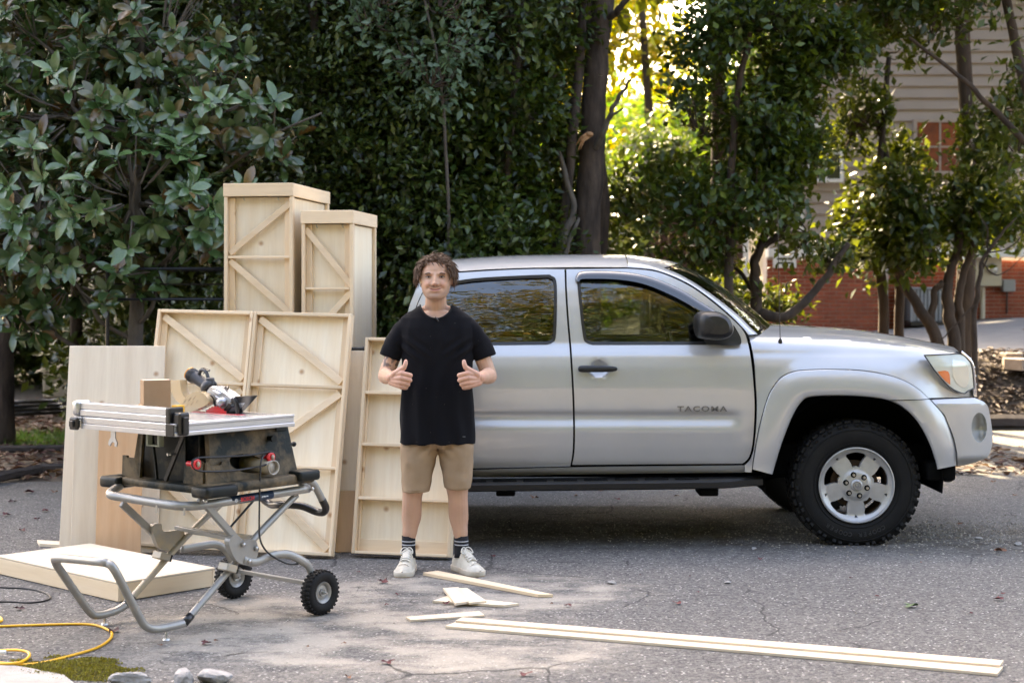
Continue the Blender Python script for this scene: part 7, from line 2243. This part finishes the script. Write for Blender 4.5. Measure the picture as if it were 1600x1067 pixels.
me = tri_mesh('foliage', np.concatenate(Vs), np.concatenate(Fs), MAG, True)
mg.add('foliage', me, kind='stuff')

# ---- dense dark evergreens behind the truck
EVG = leaf_mat('evergreen_leaf', [(.014, .026, .006), (.028, .050, .009), (.050, .084, .014), (.019, .037, .008), (.12, .145, .025), (.036, .064, .011)], .30, .2, tcol=(.08, .10, .012), spec=.5)
EVG2 = leaf_mat('laurel_leaf', [(.010, .024, .005), (.018, .040, .007), (.036, .070, .010), (.013, .030, .006), (.10, .14, .016)], .32, .30, tcol=(.17, .20, .012), spec=.4)
def evergreen(px, Y, lob, ncl, label, size=.075, mat=EVG, stems=3, per=16, gap=.30, name='evergreen_tree', h=7.5, r=.06):
    b = PX(px, 0, Y); b.z = terrain_h(b.x, Y) - .02
    t = Tree(name, b, label, 'tree', 'evergreen trees behind the truck' if name == 'evergreen_tree' else None)
    for i in range(stems):
        o = Vector(((i - (stems - 1) / 2) * .35, .15 * (i % 2), 0))
        t.stem([b + o * .5, b + o * 1.2 + Vector((0, 0, 1.6)), b + o * 1.6 + Vector((.1, 0, 3.6)), b + o * 2 + Vector((0, .1, h - 1))], r, .02 + r * .3, BARKD)
    t.crown(lob, ncl, per, size, mat, .52, .25, gap, 1.6, 1.0, twig=260, twig_mat=BARKD)
    return t
def col_lobes(x, Y, zs, rx, ry, rz):
    X = (x - 800) / F * Y; return [(X + .3 * rx * math.sin(z * 2.1 + x), Y + .15 * math.sin(z * 3 + x), z, rx * (1 + .12 * math.sin(z * 5 + x)), ry, rz) for z in zs]
zz_ = (1.0, 1.8, 2.6, 3.4, 4.2, 5.0, 5.9, 6.8)
evergreen(455, 14.6, col_lobes(455, 14.6, zz_, .85, .75, .75), 2000, 'dark evergreen tree standing between the magnolia and the boxes')
evergreen(575, 14.3, col_lobes(575, 14.3, zz_, .8, .7, .75), 2300, 'dark evergreen tree rising behind the shorter box')
evergreen(690, 14.2, col_lobes(690, 14.2, zz_, .8, .75, .75), 2300, 'dark evergreen tree rising directly behind the head of the man', size=.085)
evergreen(790, 14.5, col_lobes(785, 14.5, zz_, .66, .7, .75), 1900, 'dark evergreen tree rising behind the rear cab window', size=.085, mat=EVG2)
evergreen(860, 15.4, col_lobes(850, 15.4, (.9, 1.7, 2.5, 3.4, 4.4, 5.4, 6.4), .36, .5, .75), 1000, 'evergreen with lighter leaves beside the bare trunk', size=.085, mat=EVG2, stems=2, gap=.36)
# deeper dark mass behind them
for i, (px, Y) in enumerate(((120, 17.5), (330, 18.2), (520, 17.6), (720, 18.3), (4, 16.6))):
    evergreen(px, Y, col_lobes(px, Y, (2.9, 3.8, 4.8, 5.8, 6.8, 7.8) if i in (0, 4) else (.9, 2.2, 3.6, 5.0, 6.4, 7.8), 1.35, 1.0, 1.2), 1700, ('dark tree filling the gap behind magnolia', 'dark tree beyond the metal rack', 'dark tree deep behind the tall boxes', 'dark tree deep behind the man', 'dark tree at the far end of the bed')[i], size=.15, stems=1, per=14, gap=.22, name='background_tree', h=8.5, r=.15 if i == 4 else .08)
for i, (px, Y) in enumerate(((-60, 23.5), (60, 24.5), (190, 23.8))):  # thicket added to block light behind the left beds
    evergreen(px, Y, col_lobes(px, Y, (.7, 1.6, 2.6, 3.6, 4.8, 6.0, 7.2), 1.3, 1.0, 1.1), 1300, ('added light-blocking thicket tree beyond the grass strip', 'added light-blocking thicket tree behind the storage box', 'added light-blocking thicket tree behind the plywood sheets')[i], size=.17, stems=1, per=14, gap=.12, name='light_block_thicket', h=8, r=.08)
# pale hint of a leafy spray in front of the evergreens
SPR = leaf_mat('pale_leaf', [(.06, .10, .05), (.09, .14, .07), (.05, .085, .04)], .4, .3)
def spray(px, py, Y, n, label, spread_px=60, mat=SPR, size=.09):
    c = PX(px, py, Y); base = PX(px + 60, 0, Y + .3); base.z = terrain_h(base.x, Y) - .02
    t = Tree('sapling', base, label, 'tree')
    t.stem([base, base.lerp(c, .5) + Vector((.15, 0, .4)), c + Vector((.1, 0, .5)), c + Vector((-.4, 0, .9))], .02, .006, BARKG, 'stem', 6, .05)
    lob = [(c.x + .3 * math.cos(i * 2.4), c.y - .1, c.z + .35 * math.sin(i * 1.7), .35, .3, .3) for i in range(6)]
    t.crown(lob, n, 7, size, mat, .5, .2, .45, 2.5, 1.1, twig=60)
spray(640, 60, 13.4, 120, 'thin sapling with pale leaves in front of the evergreens')

# ---- big bare trunk with a broken limb, its crown far above
bt_b = PX(918, 0, 14.6); bt_b.z = terrain_h(bt_b.x, 14.6) - .03
bt = Tree('tall_tree', bt_b, 'tall tree with a thick dark bare trunk and torn limb', 'tree')
bt.stem([bt_b, PX(917, 420, 14.6), PX(920, 300, 14.6), PX(927, 180, 14.6), PX(936, 60, 14.6), PX(945, -60, 14.6), PX(950, -320, 14.7), PX(962, -700, 16)], .138, .085, BARKD, amp=.02, seg=16)
bt.stem([PX(934, 440, 14.9), PX(938, 330, 14.9), PX(934, 240, 14.7)], .10, .07, BARKD, 'second_trunk', 12, .02)
bt.stem([PX(930, 232, 14.5), PX(944, 205, 14.4), PX(955, 175, 14.35), PX(968, 150, 14.3), PX(985, 125, 14.25)], .035, .012, BARKG, 'dead_branch', 7, .02)
bt.stem([PX(953, 182, 14.35), PX(964, 176, 14.3), PX(974, 169, 14.25)], .018, .007, BARKG, 'dead_branch', 6, .01)
bt.stem([PX(941, 28, 14.6), PX(955, 25, 14.5), PX(970, 12, 14.4), PX(985, -10, 14.35)], .05, .02, BARKD, 'limb', 8, .02)
TORN = M('torn_wood', (.34, .17, .075), .8, col2=(.44, .25, .12), vscale=10, stretch=(1, 1, .2))
P = PX(918, 212, 14.4); parts = []
for i in range(7):
    a = P + Vector((random.uniform(-.02, .035), 0, random.uniform(-.01, .01))); b = P + Vector((random.uniform(-.11, -.02), -.03 * random.random(), -random.uniform(.05, .16)))
    parts.append(tube([a, a.lerp(b, .5) + Vector((-.012, -.02, .02)), b], [.020, .012, .002], 5))
bt.part('torn_limb', *join(*parts, xf(sphere((0, 0, 0), (.04, .04, .026), 10, 8), Matrix.Translation(P + Vector((.015, 0, .01))))), TORN)
bt.stem([PX(868, 405, 14.35), PX(884, 360, 14.35), PX(896, 330, 14.4), PX(880, 260, 14.4), PX(872, 235, 14.4)], .045, .018, BARKG, 'side_stem', 8, .02)
bt.stem([PX(880, 405, 14.2), PX(892, 370, 14.2), PX(905, 340, 14.25)], .03, .014, BARKG, 'side_stem', 7, .02)
YELT = leaf_mat('autumn_leaf', [(.28, .27, .03), (.40, .36, .03), (.17, .22, .03), (.50, .36, .03), (.24, .27, .04)], .5, .5)
GRNT = leaf_mat('sunny_green_leaf', [(.07, .13, .02), (.12, .18, .03), (.16, .20, .03), (.09, .15, .03)], .5, .5)
bt.crown([(bt_b.x + dx, 16 + dy, z, 1.7, 1.6, 1.0) for dx, dy, z in ((-1.2, 0, 7.6), (1.6, .2, 7.2), (0, .5, 9), (2.6, -.3, 8.2), (-2.4, .3, 8.6), (.8, -.6, 6.2))], 1500, 12, .14, GRNT, .5, .2, .3, .8, 1.2)

# ---- laurels and small trees on the right
def rtree(name, label, base, stems, lob, ncl, size, mat, per=11, gap=.42, bark=BARKB, gscale=1.5, twig=200, group=None, wr=.52):
    t = Tree(name, base, label, 'tree', group)
    for st in stems: t.stem([Vector(p) for p in st[0]], st[1], st[2], bark, st[3] if len(st) > 3 else 'trunk', 9, .025)
    if lob: t.crown(lob, ncl, per, size, mat, wr, .2, gap, gscale, 1.0, twig=twig, twig_mat=bark)
    return t
Y1 = 14.6
def base_at(x, Y): p = PX(x, 0, Y); p.z = terrain_h(p.x, Y) - .03; return p
b = base_at(1142, Y1)
rtree('laurel_tree', 'slender laurel with one tall curved stem behind the windshield', b, [([b, PX(1140, 430, Y1), PX(1143, 300, Y1), PX(1150, 160, Y1), PX(1172, 50, Y1), PX(1180, -60, Y1)], .05, .022)],
      lobes_px([(1090, 190, 55, 60, 0, .4), (1180, 180, 80, 70, .1, .45), (1130, 60, 80, 60, 0, .5), (1100, 330, 70, 55, 0, .4), (1180, 300, 60, 60, .0, .4), (1060, 260, 50, 40, .2, .3), (1200, 20, 90, 60, .1, .5), (1090, 395, 70, 30, .2, .3), (1030, 395, 45, 30, .5, .3), (985, 330, 40, 40, .6, .25), (1015, 310, 40, 22, .5, .25)], Y1), 640, .10, EVG2, gap=.47)
b = base_at(1185, 15.0)
rtree('laurel_tree', 'laurel with low crossing limbs beside the antenna', b, [([b, PX(1182, 480, 15), PX(1178, 420, 15), PX(1190, 380, 15), PX(1210, 330, 15), PX(1215, 220, 15)], .065, .03), ([PX(1188, 490, 14.9), PX(1225, 495, 14.8), PX(1265, 465, 14.8), PX(1300, 420, 14.8), PX(1325, 380, 14.8)], .055, .025, 'limb'), ([PX(1195, 385, 15), PX(1225, 350, 15), PX(1245, 250, 15), PX(1262, 150, 15), PX(1255, 30, 15)], .035, .018, 'limb'), ([PX(1182, 470, 15.1), PX(1160, 430, 15.2), PX(1120, 400, 15.2)], .03, .015, 'limb')],
      lobes_px([(1225, 250, 55, 70, 0, .4), (1265, 350, 45, 45, 0, .35), (1235, 130, 45, 60, 0, .4), (1310, 340, 40, 40, 0, .3), (1300, 70, 50, 45, .1, .35), (1300, 390, 34, 26, 0, .25), (1150, 462, 50, 20, .3, .3)], 15.0), 560, .10, EVG2)
Y3 = 18.0
b = base_at(1382, Y3)
rtree('young_tree', 'young tree with two straight parallel stems before the brick wall', b, [([b, PX(1380, 470, Y3), PX(1374, 400, Y3), PX(1375, 250, Y3), PX(1390, 90, Y3)], .07, .03), ([base_at(1404, Y3 + .1), PX(1405, 470, Y3), PX(1403, 410, Y3), PX(1395, 280, Y3), PX(1345, 120, Y3)], .065, .028)],
      lobes_px([(1370, 345, 50, 40, 0, .4), (1335, 190, 40, 60, 0, .4), (1400, 260, 34, 40, .2, .4), (1370, 70, 60, 50, 0, .5), (1385, 400, 45, 22, 0, .3)], Y3), 360, .125, EVG2, gap=.47)
Y4 = 17.3
b = base_at(1478, Y4)
rtree('crape_myrtle', 'crooked multi-stemmed small tree before the lane and brick wall', b,
      [([b, PX(1468, 540, Y4), PX(1440, 490, Y4), PX(1412, 440, Y4), PX(1392, 405, Y4), PX(1375, 360, Y4)], .085, .035), ([b + Vector((.15, 0, 0)), PX(1490, 530, Y4), PX(1480, 470, Y4), PX(1486, 420, Y4), PX(1500, 370, Y4), PX(1490, 280, Y4)], .085, .035), ([b + Vector((.2, .1, 0)), PX(1500, 530, Y4 + .1), PX(1498, 460, Y4), PX(1515, 400, Y4), PX(1530, 340, Y4)], .07, .03), ([PX(1452, 505, Y4), PX(1462, 455, Y4), PX(1475, 440, Y4)], .045, .03, 'limb'), ([PX(1495, 380, Y4), PX(1520, 330, Y4), PX(1560, 260, Y4), PX(1590, 180, Y4)], .04, .015, 'limb')],
      lobes_px([(1420, 320, 70, 60, 0, .5), (1500, 330, 70, 50, 0, .5), (1540, 250, 60, 60, 0, .5), (1460, 380, 80, 40, -.1, .5), (1410, 375, 45, 34, 0, .35), (1580, 330, 40, 45, .1, .35), (1555, 160, 60, 55, .1, .4)], Y4), 500, .12, EVG2, gap=.44)
Y5 = 16.0
b = base_at(1524, Y5)
rtree('dead_sapling', 'thin bare sapling with twiggy forks beside the mulch bank', b, [([b, PX(1524, 520, Y5), PX(1527, 450, Y5), PX(1540, 400, Y5), PX(1568, 362, Y5), PX(1590, 340, Y5)], .04, .008), ([PX(1526, 470, Y5), PX(1500, 500, Y5), PX(1470, 530, Y5)], .012, .005, 'twig'), ([PX(1535, 410, Y5), PX(1560, 430, Y5), PX(1600, 400, Y5)], .010, .004, 'twig'), ([PX(1528, 440, Y5), PX(1545, 380, Y5), PX(1530, 330, Y5)], .012, .005, 'twig'), ([PX(1545, 395, Y5), PX(1580, 385, Y5), PX(1610, 350, Y5)], .009, .004, 'twig')], None, 0, 0, None)
b = base_at(1640, 15.5)
rtree('laurel_tree', 'leafy tree overhanging the lane with sunlit yellow edges', b, [([b, PX(1640, 300, 15.5), PX(1600, 120, 15.5), PX(1560, -60, 15.5)], .09, .04), ([PX(1630, 250, 15.5), PX(1560, 180, 15.4), PX(1500, 120, 15.3), PX(1420, 60, 15.2)], .04, .015, 'limb')],
      lobes_px([(1575, 90, 70, 70, 0, .5), (1450, 60, 60, 45, 0, .4), (1590, 230, 45, 50, .1, .4), (1390, 15, 80, 40, .1, .5), (1530, -30, 160, 70, 0, .7), (1330, -20, 120, 60, .1, .6), (1600, -130, 200, 80, 0, .9), (1380, -140, 220, 80, 0, .9), (1200, -140, 180, 80, 0, .9)], 15.5), 950, .11, EVG2, gap=.40)
# low ground cover shrub by the brick wall
b = base_at(1220, 16.5)
rtree('shrub', 'low leafy shrub growing behind the hood by brick wall', b, [([b, PX(1225, 480, 16.5), PX(1230, 440, 16.5)], .02, .01, 'stem')], lobes_px([(1222, 478, 24, 20, 0, .3), (1120, 455, 50, 30, .2, .4)], 16.5), 120, .09, EVG2, gap=.3)
# ---- added trees; dense unseen crowns keep the sun off the drive
for i, (X, Y) in enumerate(((-12.5, 18), (-9.5, 17.5), (-6.2, 18.5), (-3.2, 17.6), (-.4, 18.8), (2.4, 19.3), (5.2, 18.6), (8.2, 19.0), (11.4, 20.5), (14.5, 20.5))):
    b = Vector((X, Y, terrain_h(X, Y) - .03)); t = Tree('sun_block_tree', b, ('tall added sun-blocking tree deep in the woods beyond the bed', 'tall added sun-blocking tree far left of the magnolia', 'tall added sun-blocking tree behind the magnolia', 'tall added sun-blocking tree behind the metal rack', 'tall added sun-blocking tree behind the man', 'tall added sun-blocking tree just right of the bare trunk', 'tall added sun-blocking tree before the house corner', 'tall added sun-blocking tree beside the lane', 'tall added sun-blocking tree at the far end of lane', 'last tall added sun-blocking tree beyond the lane')[i], 'tree')
    t.stem([b, b + Vector((.1, 0, 3)), b + Vector((0, 0, 6)), b + Vector((.1, 0, 9))], .13, .06, BARKB)
    lob = [(X + 1.2 * math.sin(k * 2.2 + i), Y + .9 * math.cos(k * 1.7 + i), z, 2.0, 1.7, 1.0) for k, z in enumerate((6.5, 6.9, 7.6, 8.4, 9.2, 10.0, 10.8))]
    t.crown(lob, 1900, 12, .27, EVG2, .6, .0, .12, .8, 1.1)
# ---- sunlit growth beyond the gap
def fartree(px, Y, lob, ncl, size, mat, label, name='far_tree', per=10, r=.16, group=None, gap=.30):
    b = base_at(px, Y); t = Tree(name, b, label, 'tree', group)
    top = max(l[2] for l in lob)
    t.stem([b, b + Vector((.1, 0, top * .4)), b + Vector((-.1, 0, top * .8))], r, r * .4, BARKB)
    t.crown(lob, ncl, per, size, mat, .55, .2, gap, .5, 1.2)
    return t
fartree(1010, 23.5, lobes_px([(1000, 330, 50, 90, 0, .7), (1045, 300, 40, 90, .3, .7), (965, 360, 40, 60, 0, .6), (1020, 250, 45, 40, .4, .6)], 23.5), 620, .13, leaf_mat('bright_green_leaf', [(.035, .06, .013), (.06, .09, .016), (.10, .12, .02), (.03, .05, .012)], .5, .36), 'bright green bush glowing beyond the bare trunk', 'far_bush', r=.06, gap=.36)
fartree(1010, 33, lobes_px([(1010, 40, 70, 60, 0, 1.5), (1060, 130, 55, 60, .5, 1.5), (960, 160, 50, 70, .5, 1.5), (1030, 210, 70, 50, 0, 1.5), (980, -60, 120, 70, 0, 2), (900, 60, 60, 90, .5, 1.5)], 33), 520, .20, YELT, 'golden autumn tree glowing in the sun through the gap', gap=.50)
fartree(1095, 30, lobes_px([(1130, 250, 80, 90, 0, 1.5), (1200, 120, 80, 90, 0, 1.5), (1100, 320, 70, 60, 0, 1.4)], 30), 460, .20, GRNT, 'green and yellow tree left of the house wall', gap=.38, r=.22)
for i, (px, Y, h, m) in enumerate(((-150, 42, 15, GRNT), (180, 40, 16, GRNT), (480, 44, 17, YELT), (760, 43, 17, GRNT), (930, 52, 9, YELT), (1120, 48, 7, GRNT), (1420, 46, 17, YELT), (1750, 44, 18, GRNT))):
    X = (px - 800) / F * Y
    lob = [(X + 3 * math.sin(k * 2.4 + i), Y + 1.5 * math.cos(k * 3), z, 3.2, 2.6, 1.9) for k, z in enumerate(np.arange(1.8, h, 2.0))]
    fartree(px, Y, lob, 620, .42, m, ('woodland tree far behind the magnolia', 'woodland tree far behind the boxes', 'golden woodland tree far beyond the evergreens', 'woodland tree far beyond the man', 'golden woodland tree filling the gap by the trunk', 'low woodland tree under the sky gap', 'golden woodland tree rising behind the house', 'tall woodland tree beyond the lane')[i], 'woodland_tree', r=.3, gap=.28)
DRIVEY = leaf_mat('oak_leaf', [(.06, .08, .015), (.22, .18, .02), (.04, .06, .012), (.30, .20, .02), (.09, .10, .02)], .5, .35)
for i, (X, Y, h) in enumerate(((-12, -7, 9.5), (-7, -7.5, 9.2), (-2.5, -8, 9.0), (2.2, -8, 9.6), (7, -7.5, 10), (12, -7, 9.6))):  # row added; its dark leaves stand in for shaded lower trees
    b = Vector((X, Y, -.03)); t = Tree('shade_stand_in_tree', b, 'added dark evergreen standing in for tree shade, mirrored low in the cab windows', 'tree', 'added dark evergreens standing in for tree shade')
    t.stem([b, b + Vector((.1, 0, h * .4)), b + Vector((0, 0, h * .85))], .15, .05, BARKD)
    t.crown([(X + .8 * math.sin(k * 2.4 + i), Y + .5 * math.cos(k * 3), z, 2.5 * (1 - .5 * (z / h) ** 2), 1.6, 1.3) for k, z in enumerate(np.arange(1., h, 1.2))], 700, 10, .30, EVG, .5, .2, .2, .6, 1.2)
# ---- tall trees on the camera's side of the drive, seen mirrored in the truck's windows
for i, (X, Y, h) in enumerate(((-15, -9, 16), (-7.5, -11, 15.5), (-1.8, -12, 12.5), (4.6, -11, 15.5), (11.5, -10, 17), (18, -8, 17))):
    lob = [(X + 2.2 * math.sin(k * 2.4 + i), Y + 1.2 * math.cos(k * 3), z, 3.4 * (1 - .35 * (z / h) ** 3), 2.6, 1.9) for k, z in enumerate(np.arange(1.6, h, 1.8))]
    b = Vector((X, Y, -.03)); t = Tree('drive_tree', b, ('tall golden tree across the drive, mirrored in the cab windows' if i != 2 else 'shorter golden tree across the drive, mirrored in the rear window'), 'tree', 'trees across the drive mirrored in the windows')
    t.stem([b, b + Vector((.2, 0, h * .4)), b + Vector((0, 0, h * .85))], .3, .1, BARKD)
    t.crown(lob, 1000, 10, .42, DRIVEY, .55, .2, .24, .5, 1.2)
